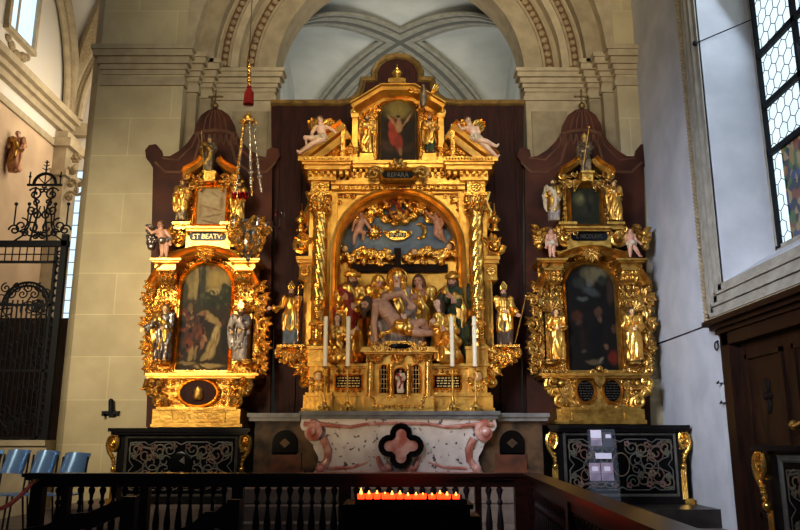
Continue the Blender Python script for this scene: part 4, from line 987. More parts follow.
    pth = arc(x1_ - r_, z0_ + r_, r_, -90, 90, 10) + arc(x0_ + r_, z0_ + r_, r_, 90, 270, 10)
    m = MB(); m.prism(pth, 10.585, 10.61); pl = m.build('name_plate', 'black_gloss', t)
    m = text_mb('ST BEATV.' if s == 0 else 'S. NICOLAVS.', (x0_ + x1_) / 2, 10.583, (z0_ + z1_) / 2, r_ * (1.15 if s == 0 else .95), (x1_ - x0_) * (.80 if s == 0 else .72), .005); m.build('lettering', 'text_gold' if s == 0 else 'text_dim', pl)
    # upper picture
    m = MB(); bx(m, 188, 234, 180, 227, 10.80, 10.95); m.build('upper_panel', GF, t)
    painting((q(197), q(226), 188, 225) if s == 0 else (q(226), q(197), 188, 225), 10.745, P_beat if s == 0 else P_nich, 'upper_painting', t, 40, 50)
    x0_, x1_ = sorted((P(q(195.5), 206, 10.74).x, P(q(227.5), 206, 10.74).x)); z0_, z1_ = P(0, 226, 10.74).z, P(0, 186.5, 10.74).z
    m = MB(); cframe(m, [(x0_, z0_), (x0_, z1_), (x1_, z1_), (x1_, z0_)], 10.80, .035, True, .10); m.build('upper_frame', G, t)
    m = MB(); foliage(m, x0_ - .12, x1_ + .12, z1_ + .03, z1_ + .2, 10.72, .085, 61 + s, True); foliage(m, x0_ - .12, x0_ - .03, z0_, z1_, 10.76, .08, 63, False); foliage(m, x1_ + .03, x1_ + .12, z0_, z1_, 10.76, .08, 64, False); m.build('upper_carving', GC, t)
    # broken curved top and the central pedestal
    for e in (0, 1):
        k = (lambda px: q(px)) if e == 0 else (lambda px: q(421 - px))
        m = MB(); pth = [XZ(k(x), y, 10.6) for x, y in [(185, 174), (187, 170), (193, 167), (199, 163), (203, 158)]]
        fl = 1 if pth[0][0] < pth[-1][0] else -1
        m.band([(-.05 * fl, 10.95), (-.05 * fl, 10.62), (0, 10.56), (.035 * fl, 10.60), (.05 * fl, 10.54), (.05 * fl, 10.95)], pth)
        X_, Z_ = XZ(k(187), 176, 10.6); scroll(m, X_, Z_, 10.62, .06, 1.3, 90, fl, .025); m.build('curved_top', GF, t)
        m = MB(); X_, Z_ = XZ(k(190), 181, 10.6); foliage(m, X_ - .18, X_ + .18, Z_ - .09, Z_ + .06, 10.70, .08, 71, True); m.build('top_carving', GC, t)
    m = MB(); X_, Z_ = XZ(q(210), 182, 10.6); m.box(X_ - .08, X_ + .08, 10.55, 10.9, Z_, Z_ + .12); m.box(X_ - .1, X_ + .1, 10.52, 10.9, Z_ + .12, Z_ + .15); rosette(m, X_, Z_ + .05, 10.55, .05); m.build('top_pedestal', G, t)
    return t
side_altar(0); side_altar(1)

# ================================================================= BLACK ALTAR TABLES WITH SCAGLIOLA FRONTS
def inlay(parent, x0, x1, z0, z1, y, seed):
    """symmetrical strapwork and scrolls on a black front, in four colours"""
    xm = (x0 + x1) / 2; hw_ = (x1 - x0) / 2; h = z1 - z0; zm = (z0 + z1) / 2; rd = random.Random(seed)
    ms = {k: MB() for k in ('inlay_grey', 'inlay_ochre', 'inlay_rose', 'inlay_green')}
    def strap(kind, pts, th): ms[kind].tube([(xm + a * hw_, y, zm + b * h / 2) for a, b in pts], th * .8, 6, flat=.35)
    def spiral(kind, a, b, r, turns, a0, d, th):
        n = 22; strap(kind, [(a + (r * (1 - .8 * i / n)) * cos(radians(a0) + d * 2 * pi * turns * i / n) / hw_, b + (r * (1 - .8 * i / n)) * sin(radians(a0) + d * 2 * pi * turns * i / n) / (h / 2)) for i in range(n + 1)], th)
    for sg in (-1, 1):
        strap('inlay_grey', [(sg * .98, -.9), (sg * .98, -.2), (sg * .90, 0), (sg * .98, .2), (sg * .98, .9)], .010)
        strap('inlay_grey', [(sg * .98, .9), (sg * .7, .92), (sg * .62, .8), (sg * .5, .92), (sg * .1, .92), (0, .82)], .010)
        strap('inlay_grey', [(sg * .98, -.9), (sg * .7, -.92), (sg * .62, -.8), (sg * .5, -.92), (sg * .1, -.92), (0, -.82)], .010)
        for vz in (-1, 1):
            spiral('inlay_ochre', sg * .86, vz * .62, .10, 1.5, 90 * vz, -sg * vz, .012); spiral('inlay_rose', sg * .68, vz * .42, .12, 1.6, 200, sg * vz, .011); spiral('inlay_ochre', sg * .42, vz * .55, .10, 1.5, 0, -sg * vz, .011); spiral('inlay_green', sg * .22, vz * .62, .09, 1.5, 180, sg * vz, .011); spiral('inlay_grey', sg * .55, vz * .12, .13, 1.3, 90, sg * vz, .010); spiral('inlay_grey', sg * .30, vz * .18, .10, 1.3, 270, -sg * vz, .010)
            strap('inlay_grey', [(sg * .92, vz * .3), (sg * .8, vz * .2), (sg * .66, 0), (sg * .8, -vz * .2)], .008); strap('inlay_green', [(sg * .95, vz * .8), (sg * .8, vz * .86), (sg * .7, vz * .7), (sg * .6, vz * .65)], .014)
            strap('inlay_ochre', [(sg * .3, vz * .8), (sg * .38, vz * .3), (sg * .5, vz * .3), (sg * .6, vz * .75)], .008)
            for (a, b, k) in ((.78, .72, 'inlay_rose'), (.52, .72, 'inlay_rose'), (.36, .36, 'inlay_green'), (.60, .32, 'inlay_ochre'), (.9, .42, 'inlay_green'), (.14, .75, 'inlay_rose')):
                for q_ in range(5): ms[k].ball((xm + sg * a * hw_ + .028 * cos(q_ * 1.257), y, zm + vz * b * h / 2 + .028 * sin(q_ * 1.257)), (.018, .006, .018), 6, 4)
    strap('inlay_ochre', [(.16 * cos(i * pi / 12), .42 * sin(i * pi / 12)) for i in range(25)], .010)
    for k, mm in ms.items(): mm.build('inlay', k, parent)
def gold_leg(m, x, z0, z1, y, r=1.0, d=1):
    h = z1 - z0                                       # long volute with an inner curl, beaded tail and fluted shaft
    pts = [(x + d * .045, z1 - .02), (x - d * .01, z1 - .005), (x - d * .055, z1 - .05), (x - d * .07, z1 - .13), (x - d * .05, z1 - .21), (x - d * .01, z1 - .27), (x + d * .02, z1 - .33), (x + d * .025, z1 - .38)]
    m.tube([(a, y - .03, b) for a, b in pts], [.020, .026, .030, .032, .030, .027, .026, .022], 8)
    pts = [(x + d * .045, z1 - .02), (x + d * .06, z1 - .08), (x + d * .055, z1 - .15), (x + d * .02, z1 - .21), (x - d * .01, z1 - .19)]
    m.tube([(a, y - .035, b) for a, b in pts], [.020, .022, .024, .022, .018], 8)
    scroll(m, x - d * .002, z1 - .11, y - .02, .052, 1.3, 90, d, .020); m.box(x - .06, x + .05, y - .012, y + .03, z1 - .22, z1 - .02)
    for i in range(3): m.ball((x + d * (.012 + .006 * i), y - .035, z1 - .28 - .045 * i), (.036 - .004 * i, .03, .020), 10, 6)
    m.ball((x + d * .025, y - .025, z1 - .43), (.040, .038, .042), 10, 7)
    for i in range(3): m.tube([(x + d * .025 - .024 + .024 * i, y, z1 - .46), (x + d * .025 - .024 + .024 * i, y, z0 + .06)], .013, 6)
    m.box(x - .04, x + .085, y - .02, y + .04, z0, z0 + .07)
def altar_table(s):
    q = side_q[s]; Y = 9.9; yt = 428 if s == 0 else 425
    a, b = (108, 250) if s == 0 else (548, 690)
    ca, cb = P(a, yt, Y), P(b, yt, Y); z1 = ca.z; z0 = .51; c = (ca.x + cb.x) / 2
    if cb.x > RX - .04: cb = Vector((RX - .04, Y, cb.z))
    t = thing('side_altar_table', ('black altar table with coloured scroll inlay under the left gilded retable', 'black altar table with grey scroll inlay under the right gilded retable')[s], 'altar', (c, Y + .5, z0))
    MB().box(ca.x, cb.x, Y, 10.95, z1 - .045, z1).box(ca.x + .03, cb.x - .03, Y + .03, 10.95, z1 - .08, z1 - .045).build('table_top', 'black_wood', t)
    MB().box(ca.x + .10, cb.x - .08, Y + .1, 10.9, z0, z1 - .08).build('body', 'black_wood', t)
    x0, x1 = ca.x + .24, cb.x - .20; za, zb_ = z0 + .13, z1 - .13
    m = MB(); cframe(m, [(x0 - .02, za - .02), (x0 - .02, zb_ + .02), (x1 + .02, zb_ + .02), (x1 + .02, za - .02)], Y + .1, .018, True, .02); fr_ = MB().box(x0, x1, Y + .085, Y + .1, za, zb_).build('front_panel', 'black_gloss', t); m.build('panel_border', 'inlay_grey', fr_)
    inlay(fr_, x0 + .02, x1 - .02, za + .02, zb_ - .02, Y + .083, 5 + s)
    for x, d in ((ca.x + .06, 1), (cb.x - .07, -1)):
        m = MB(); gold_leg(m, x, z0, z1 - .08, Y + .1, 1, d); m.build('gilded_bracket', 'gold', t)
    if s == 0:
        m = MB(); m.ball(((x0 + x1) / 2, Y + .08, (za + zb_) / 2 - .02), (.16, .01, .20), 16, 10); m.build('oval_medallion', 'black_gloss', fr_)
        m = MB(); xm = (x0 + x1) / 2; m.prism([(xm - .01, za + .40), (xm + .05, za + .46), (xm + .06, za + .36)], Y + .065, Y + .075); m.ball((xm - .13, Y + .07, za + .26), (.025, .006, .02), 8, 5); m.ball((xm + .02, Y + .07, za + .25), (.04, .006, .022), 8, 5); m.build('medallion_emblem', 'inlay_grey', fr_)
altar_table(0); altar_table(1)
# third table at the right edge, set at a slight angle, facing left
A_ = P(750, 445, 6.5); ang = radians(90 - 10)
t = thing('side_altar_table', 'black altar table with coloured inlay cut off by the right edge of the view', 'altar', (A_.x, A_.y, .0))
L3, z1, z0 = 2.2, A_.z, 0.30
R3 = Matrix.Translation(Vector((A_.x, A_.y, 0))) @ Matrix.Rotation(-ang, 4, 'Z')   # local +x runs towards the camera, local -y faces left... 
def b3(name, mb, m_, par): mb.xf(R3); return mb.build(name, m_, par)
dpt = .55
b3('table_top', MB().box(0, L3, 0, dpt, z1 - .045, z1), 'black_wood', t)
b3('body', MB().box(.10, L3 - .1, .08, dpt, z0, z1 - .045), 'black_wood', t)
fr_ = b3('front_panel', MB().box(.30, L3 - .3, .07, .08, z0 + .12, z1 - .13), 'black_gloss', t)
m = MB(); cframe(m, [(.26, z0 + .1), (.26, z1 - .1), (L3 - .26, z1 - .1), (L3 - .26, z0 + .1)], .08, .03, True, .02); b3('panel_border', m, 'inlay_grey', fr_)
_ob = MB.build
class _RB(MB): pass
def inlay3():
    keep = MB.build
    def bb(s, name, m_, parent=None, **k): s.xf(R3); return keep(s, name, m_, parent, **k)
    MB.build = bb
    inlay(fr_, .32, L3 - .32, z0 + .15, z1 - .16, .066, 9)
    MB.build = keep
inlay3()
m = MB(); gold_leg(m, .07, z0, z1 - .05, .06, 1, 1); b3('gilded_bracket', m, 'gold', t)
# ================================================================= HIGH ALTAR RETABLE
YH = 10.55                                            # main face
AX = 398.0
def mq(px): return 2 * AX - px
bb = P(398, 411, 10.2)
hr = thing('high_altar_retable', 'tall gilded central retable with twisted columns, broken pediment and blue arched field', 'altarpiece', (0, 10.6, bb.z))
def two(fn):                                          # build a half at left, then the same at right
    fn(lambda px: px, 1); fn(mq, -1)
# plinth
m = MB(); m.bx(303, 493, 395, 411, 10.22, 10.95); m.bx(301, 495, 408, 411, 10.18, 10.95); m.bx(305, 491, 392.5, 396, 10.19, 10.95); m.build('plinth', 'gold_flat', hr)
m = MB(); m.bx(310, 486, 366, 393, 10.34, 10.95); m.build('predella', 'gold_flat', hr)
m = MB(); m.bx(307, 490, 363.5, 366, 10.24, 10.95); m.bx(309, 488, 366, 368, 10.28, 10.95); m.build('predella_cornice', 'gold_flat', hr)
def half(k, d):
    # pedestal with cherub head
    m = MB(); m.bx(k(309), k(327), 368, 393, 10.26, 10.95); m.build('pedestal', 'gold_flat', hr)
    X, Z = XZ(k(318), 377, 10.25)
    m = MB(); m.ball((X, 10.22, Z), (.055, .05, .07), 12, 8); m.ball((X, 10.175, Z - .005), .012, 6, 5); c = m.build('cherub_head', 'flesh_gilt', hr)
    m = MB(); m.ball((X, 10.235, Z + .035), (.066, .05, .05), 10, 7)
    for a in (20, 0, -25, 160, 180, 205): leaf(m, X + (.04 if cos(radians(a)) > 0 else -.04), Z - .05, 10.25, a, .12, .035)
    foliage(m, X - .1, X + .1, P(0, 392, 10.25).z, P(0, 384, 10.25).z, 10.25, .07, 5); m.build('cherub_wing', 'gold', c)
    # inscription tablet with carving above and below
    a, b = sorted((P(k(335), 382, 10.32).x, P(k(362), 382, 10.32).x)); z0, z1 = P(0, 388.5, 10.32).z, P(0, 375.5, 10.32).z
    m = MB(); m.box(a, b, 10.325, 10.34, z0, z1); tb = m.build('tablet', 'black_gloss', hr)
    m = MB(); cframe(m, [(a, z0), (a, z1), (b, z1), (b, z0)], 10.34, .016, True, .03); m.build('tablet_frame', 'gold', tb)
    m = MB(); text_lines(m, a + .03, b - .03, z0 + .015, z1 - .015, 10.323, 4, 7 + d, .007); m.build('tablet_text', 'text_gold', tb)
    m = MB(); foliage(m, a, b, z1 + .02, P(0, 369, 10.3).z, 10.33, .07, 12); foliage(m, a, b, P(0, 392, 10.3).z, z0 - .02, 10.33, .07, 13); m.build('tablet_carving', 'gold_carved', hr)
    # scroll console at the outer edge of the predella
    m = MB(); pts = [P(k(x), y, 10.42) for x, y in [(311, 349), (304, 352), (301, 360), (304, 367), (309, 371), (307, 379), (303, 384)]]; m.tube(pts, [.04, .05, .05, .045, .045, .04, .03], 8)
    X, Z = XZ(k(305), 383, 10.4); scroll(m, X, Z, 10.40, .07, 1.4, 90, d, .028); X, Z = XZ(k(305), 358, 10.4); scroll(m, X, Z, 10.40, .09, 1.5, 90, d, .03)
    for al_ in (-100, -140, -180): leaf(m, X, Z - .12, 10.4, al_ if d > 0 else 180 - al_, .2, .05)
    m.build('console_scroll', 'gold', hr)
    # bracket carrying the bishop
    m = MB(); X, Z = XZ(k(291), 350, 10.45)
    m.lathe((X, 10.5, Z - .14), [(.02, 0), (.06, .04), (.05, .08), (.10, .13), (.14, .18), (.16, .2)], 14); m.box(X - .19, X + .19, 10.35, 10.9, Z + .03, Z + .065)
    for a in (-30, -70, -110, -150): leaf(m, X, Z, 10.42, a, .24, .07, .4)
    scroll(m, X - .13, Z - .05, 10.42, .08, 1.4, 90, 1, .03); scroll(m, X + .13, Z - .05, 10.42, .08, 1.4, 90, -1, .03)
    foliage(m, X - .2, X + .2, Z - .2, Z + .02, 10.55, .09, 17); m.ball((X, 10.42, Z - .2), .04, 8, 6); m.build('bracket', 'gold_carved', hr)
    # column: pedestal, base, carved drum, twisted shaft, capital, entablature
    m = MB(); m.bx(k(308), k(330), 349, 364, 10.27, 10.95); m.bx(k(307), k(331), 346, 349, 10.24, 10.95); m.bx(k(311), k(328), 352, 361, 10.255, 10.3); m.build('column_pedestal', 'gold_flat', hr)
    zb, zt = P(0, 346, 10.30).z, P(0, 193, 10.30).z; X = P(k(319), 270, 10.38).x; r = W(7.6, 10.38)
    m = MB(); m.lathe((X, 10.40, zb), [(r * 1.35, 0), (r * 1.35, .03), (r * 1.1, .05), (r * 1.25, .08), (r * 1.02, .11)], 18)
    z1 = P(0, 298, 10.3).z; m.lathe((X, 10.40, zb + .1), [(r * .92, 0), (r * .95, z1 - zb - .14), (r * 1.12, z1 - zb - .12), (r * 1.12, z1 - zb - .09), (r, z1 - zb - .07)], 18); m.build('column_base', 'gold', hr)
    m = MB(); m.ball((X, 10.40 - r * .9, z1 - .24), (.05, .04, .065), 10, 7); m.ball((X, 10.40 - r * .9, z1 - .20), (.06, .04, .04), 10, 7)
    for a in (-20, -60, -120, -160, 90): leaf(m, X, z1 - .33, 10.40 - r * .85, a, .13, .04, .3)
    foliage(m, X - r * .8, X + r * .8, zb + .13, z1 - .36, 10.40 - r * .85, .085, 27); foliage(m, X - r * .8, X + r * .8, z1 - .17, z1 - .03, 10.40 - r * .85, .08, 28); m.build('drum_carving', 'gold_carved', hr)
    z2 = P(0, 214, 10.3).z; n = 20; st = 70; vs = []
    for j in range(st + 1):
        t = j / st; z = z1 + (z2 - z1) * t; tw = d * t * 2 * pi * 1.15
        for i in range(n * 2):
            a = pi * i / n; rr = r * (.93 - .06 * t) + r * .13 * abs(cos(2.5 * (a + tw))) ** .8
            vs.append((X + rr * cos(a), 10.40 + rr * sin(a), z))
    q = n * 2; m = MB(); m.add(vs, [(j * q + i, j * q + (i + 1) % q, (j + 1) * q + (i + 1) % q, (j + 1) * q + i) for j in range(st) for i in range(q)]); m.build('twisted_shaft', 'gold', hr)
    m = MB(); m.lathe((X, 10.40, z2), [(r * 1.1, 0), (r * 1.1, .03), (r * .85, .04), (r * .95, .12), (r * 1.35, .25), (r * 1.3, .27)], 16); m.box(X - r * 1.55, X + r * 1.55, 10.40 - r * 1.55, 10.9, z2 + .265, z2 + .30)
    for a in (-80, -40, 0, 40, 80):
        for h_, L in ((.03, .13), (.11, .13)): leaf(m, X + r * .95 * sin(radians(a)), z2 + h_, 10.40 - r * .95 * cos(radians(a)), 90 - a * .3, L, .045, .7)
    for sg in (-1, 1): scroll(m, X + sg * r * 1.1, z2 + .21, 10.40 - r * 1.2, .048, 1.3, 90, sg, .018)
    rosette(m, X, z2 + .235, 10.40 - r * 1.4, .035); m.build('capital', 'gold', hr)
    # pilaster behind and the outer strip
    m = MB(); m.bx(k(308), k(331), 193, 348, 10.56, 10.95); m.bx(k(303), k(313), 280, 349, 10.66, 10.95); m.bx(k(305), k(311), 284, 345, 10.64, 10.7); m.bx(k(329), k(336), 190, 363, 10.50, 10.95); m.build('pilaster', 'gold_flat', hr)
    # frieze block over the column, rosette
    m = MB(); m.bx(k(311), k(329), 180, 194, 10.30, 10.95); X2, Z2 = XZ(k(320), 187, 10.30); rosette(m, X2, Z2, 10.30, .075, 8); m.bx(k(309), k(331), 192, 194, 10.26, 10.95); m.build('frieze_block', 'gold', hr)
    m = MB(); m.bx(k(302), k(351), 160.5, 164, 10.05, 10.95); m.bx(k(304), k(350), 164, 169, 10.10, 10.95); m.bx(k(308), k(336), 172, 180, 10.25, 10.95)
    m.bx(k(298), k(352), 156.5, 160.5, 10.00, 10.95)
    m.build('cornice_block', 'gold_flat', hr)
    m = MB(); a, b = sorted((P(k(307), 171, 10.16).x, P(k(350), 171, 10.16).x)); blocks(m, a, b, P(0, 174, 10.16).z, P(0, 169, 10.16).z, 10.16, 10.5, 7, .5)
    a, b = sorted((P(k(303), 158, 10.0).x, P(k(351), 158, 10.0).x)); beads(m, (a, P(0, 158.5, 9.99).z), (b, P(0, 158.5, 9.99).z), 9.995, 16, .018); m.build('dentil_row', 'gold', hr)
    # half of the broken pediment
    m = MB(); pth = [XZ(k(300), 157, 10.1), XZ(k(343), 124, 10.1)]; s_ = 1 if d > 0 else -1
    m.band([(-.16 * s_, 10.95), (-.16 * s_, 10.22), (-.08 * s_, 10.18), (-.06 * s_, 10.10), (.0, 10.06), (.03 * s_, 10.10), (.05 * s_, 10.03), (.07 * s_, 10.05), (.07 * s_, 10.95)], pth); m.build('pediment_rake', 'gold_flat', hr)
    m = MB(); m.ppx([(k(308), 157), (k(343), 129), (k(343), 157)], 10.36, 10.9); x_, z_ = XZ(k(332), 148, 10.34); scroll(m, x_, z_, 10.34, .1, 1.5, 0, d, .035); x_, z_ = XZ(k(322), 153, 10.34); scroll(m, x_, z_, 10.34, .06, 1.4, 90, -d, .025)
    for al_ in (30, 70, 110): leaf(m, *XZ(k(334), 155, 10.34), 10.34, al_ if d > 0 else 180 - al_, .2, .05)
    m.bx(k(341), k(345), 124, 157, 10.12, 10.9); m.build('pediment_tympanum', 'gold_carved', hr)
    # spandrel carving beside the arch
    xm = P(AX, 250, YH).x; R_ = W(69, YH) * 1.02; zc_ = P(0, 252, YH).z
    a, b = sorted((P(k(334), 215, YH).x, P(k(376), 215, YH).x))
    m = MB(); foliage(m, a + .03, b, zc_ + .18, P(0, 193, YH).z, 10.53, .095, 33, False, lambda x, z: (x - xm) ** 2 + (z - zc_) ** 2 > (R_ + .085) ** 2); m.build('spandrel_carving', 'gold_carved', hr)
    # outer wing: finial vase, scrolls and rosette bracket beside the column
    X, Z = XZ(k(301), 232, 10.6); m = MB(); m.lathe((X, 10.6, Z), [(.075, 0), (.075, .03), (.04, .05), (.05, .08), (.035, .11), (.085, .16), (.09, .19), (.05, .24), (.02, .27), (.035, .29), (.012, .32), (.008, .43), (.002, .44)], 14); m.build('finial_vase', 'gold', hr)
    m = MB(); X, Z = XZ(k(302), 245, 10.62)
    scroll(m, X + d * .01, Z - .02, 10.62, .15, 1.6, 0, d, .045); scroll(m, X + d * .02, Z + .11, 10.62, .07, 1.3, 180, -d, .026)
    for al_ in (40, 90, 140): leaf(m, X + d * .04, Z - .02, 10.6, al_ if d > 0 else 180 - al_, .2, .05, .4)
    m.tube([P(k(x), y, 10.64) for x, y in [(307, 192), (311, 203), (306, 213), (309, 225), (312, 235)]], [.03, .05, .05, .05, .04], 8); foliage(m, *sorted((P(k(304), 215, 10.66).x, P(k(312), 215, 10.66).x)), P(0, 232, 10.66).z, P(0, 200, 10.66).z, 10.66, .09, 44, False); m.build('wing_scroll', 'gold', hr)
    m = MB(); m.bx(k(296), k(313), 256, 259, 10.48, 10.95); m.bx(k(297), k(313), 259, 263, 10.52, 10.95); m.bx(k(299), k(313), 263, 280, 10.58, 10.95); X, Z = XZ(k(305), 271, 10.58); rosette(m, X, Z, 10.57, .075, 8); X, Z = XZ(k(301), 278, 10.58); m.lathe((X, 10.66, Z - .05), [(.02, 0), (.05, .03), (.06, .06)], 10); m.build('wing_bracket', 'gold_flat', hr)
two(half)
# entablature middle
m = MB(); m.bx(345, 451, 160, 163, 10.24, 10.95); m.bx(345, 451, 163, 167, 10.28, 10.95); m.bx(333, 463, 172, 180, 10.42, 10.95); m.bx(331, 465, 180, 184, 10.34, 10.95); m.bx(331, 465, 184, 189, 10.40, 10.95); m.build('entablature', 'gold_flat', hr)
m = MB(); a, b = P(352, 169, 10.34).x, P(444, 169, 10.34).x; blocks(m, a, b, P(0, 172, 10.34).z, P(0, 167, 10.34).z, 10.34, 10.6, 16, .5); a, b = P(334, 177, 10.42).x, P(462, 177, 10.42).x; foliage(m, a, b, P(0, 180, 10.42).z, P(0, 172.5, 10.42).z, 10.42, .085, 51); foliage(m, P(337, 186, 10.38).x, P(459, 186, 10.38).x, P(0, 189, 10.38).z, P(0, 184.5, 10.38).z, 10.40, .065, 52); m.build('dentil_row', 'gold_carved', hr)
# cartouche with black plate
X, Z = XZ(398, 175, 10.2); m = MB(); foliage(m, X - .42, X + .42, Z - .11, Z + .14, 10.24, .10, 55, True, lambda x, z: abs(x - X) > .27 or abs(z - Z) > .085)
pth = arc(X + .17, Z, .075, -90, 90, 10) + arc(X - .17, Z, .075, 90, 270, 10); cframe(m, pth, 10.22, .03, True, .06); scroll(m, X - .34, Z + .02, 10.2, .1, 1.5, 0, 1, .035); scroll(m, X + .34, Z + .02, 10.2, .1, 1.5, 180, -1, .035); m.ball((X, 10.17, Z + .12), (.06, .05, .05), 10, 7)
for a in (150, 30, 110, 70): leaf(m, X, Z + .1, 10.2, a, .16, .05)
ct = m.build('cartouche', 'gold_bronze', hr)
m = MB(); m.prism(pth, 10.195, 10.30); pl = m.build('cartouche_plate', 'black_gloss', ct)
m = text_mb('REPARA', X, 10.193, Z, .07, .30, .004); m.build('lettering', 'text_dim', pl)
# arch frame, blue field, gold field
xm = P(398, 252, YH).x; zc_ = P(0, 252, YH).z; R_ = W(65, YH) * 1.0
zbt = P(0, 366, YH).z
path = [(xm - R_, P(0, 346, YH).z)] + arc(xm, zc_, R_, 180, 0, 44) + [(xm + R_, P(0, 346, YH).z)]
m = MB(); m.band([(-.065, 10.9), (-.065, 10.50), (-.045, 10.46), (-.01, 10.50), (.02, 10.44), (.05, 10.42), (.065, 10.48), (.065, 10.9)], path); m.build('arch_frame', 'gold_flat', hr)
m = MB(); m.prism([(xm - R_, zc_ - .02)] + [(xm + R_, zc_ - .02)] + arc(xm, zc_, R_, 0, 180, 40), 10.86, 10.90); m.build('sky_field', 'sky_panel', hr)
m = MB(); m.prism([(xm - R_, zbt), (xm + R_, zbt), (xm + R_, zc_ - .02), (xm - R_, zc_ - .02)], 10.86, 10.90); m.build('gold_field', 'gold_flat', hr)
m = MB(); m.bx(308, 488, 190, 366, 10.90, 10.95); m.build('back_panel', 'gold_flat', hr)
for s, k in ((1, lambda p: p), (-1, mq)):            # spandrel ground
    m = MB(); pts = [(xm - s * W(66, YH), P(0, 190, YH).z), (xm, P(0, 190, YH).z)] + [(xm - s * R_ * 1.0 * sin(radians(a)), zc_ + R_ * 1.0 * cos(radians(a))) for a in range(0, 91, 5)]
    m.prism(pts, 10.56, 10.60); o = m.build('spandrel', 'gold_flat', hr); recalc(o)
    m = MB(); pth = [XZ(k(335), 240, 10.5), XZ(k(335), 192, 10.5), XZ(k(377), 192, 10.5)]; m.band([(-.02, 10.54), (-.02, 10.49), (.02, 10.49), (.02, 10.54)], pth); m.build('spandrel_border', 'gold_flat', o)
# relief in the lunette: clouds, sun, moon, tablet
def clouds(name, pts, m_, Y, seed):
    m = MB(); rd = random.Random(seed)
    for (x, y, r) in pts:
        X, Z = XZ(x, y, Y); m.ball((X, Y + .06, Z), (W(r, Y), .10, W(r, Y) * .85), 10, 7)
        for q in range(3): scroll(m, X + rd.uniform(-.5, .5) * W(r, Y), Z + rd.uniform(-.4, .4) * W(r, Y), Y - .02, W(r, Y) * rd.uniform(.4, .7), 1.3, rd.uniform(0, 360), rd.choice((-1, 1)), .022, 14)
    f = fuse(m, .014, 2); return f.build(name, m_, hr)
clouds('cloud', [(368, 208, 4), (375, 205, 5), (371, 213, 5), (379, 212, 6), (386, 218, 6), (395, 221, 6), (404, 220, 6), (413, 216, 6), (420, 210, 6), (426, 205, 5), (417, 203, 5), (385, 205, 5), (410, 206, 5)], 'gold', 10.78, 3)
clouds('cloud', [(340, 258, 6), (348, 256, 6), (357, 254, 7), (366, 253, 7), (375, 254, 7), (384, 254, 7), (390, 258, 5), (342, 247, 4), (352, 262, 5), (364, 262, 5), (378, 262, 5)], 'gold', 10.76, 4)
clouds('cloud', [(406, 258, 5), (413, 254, 7), (422, 253, 7), (431, 252, 7), (440, 253, 7), (449, 254, 7), (456, 256, 6), (452, 243, 5), (456, 248, 5), (411, 262, 4), (424, 262, 5), (440, 262, 5), (456, 238, 4)], 'gold', 10.76, 6)
X, Z = XZ(374, 232, 10.82); m = MB(); m.ball((X, 10.82, Z), (.085, .05, .085), 16, 10)
for i in range(12): leaf(m, X + .07 * cos(pi * i / 6), Z + .07 * sin(pi * i / 6), 10.84, 30 * i, .06, .018)
m.build('gilded_sun', 'gold', hr)
X, Z = XZ(419, 231, 10.82); m = MB(); m.tube([(X + .085 * cos(radians(a)), 10.82, Z + .11 * sin(radians(a))) for a in range(-115, 116, 10)], [.006 + .03 * sin(pi * i / 23) for i in range(24)], 8); m.build('gilded_moon', 'gold', hr)
X, Z = XZ(397.5, 235, 10.78); m = MB(); m.prism([(X - .21, Z + .06), (X - .16, Z + .03)] + [(X - .10, Z + .055), (X, Z + .07), (X + .10, Z + .055), (X + .16, Z + .03), (X + .21, Z + .06), (X + .19, Z), (X + .1, Z - .065), (X, Z - .085), (X - .1, Z - .065), (X - .19, Z)], 10.77, 10.84); scroll(m, X - .18, Z + .02, 10.77, .035, 1.2, 0, 1, .014); scroll(m, X + .18, Z + .02, 10.77, .035, 1.2, 180, -1, .014); m.ball((X, 10.76, Z + .06), .03); ti = m.build('title_tablet', 'gold', hr)
MB().box(X - .125, X + .125, 10.762, 10.77, Z - .035, Z + .032).build('title_ground', 'black_gloss', ti); text_mb('INRI', X, 10.76, Z - .002, .052, .20, .004).build('lettering', 'text_gold', ti)
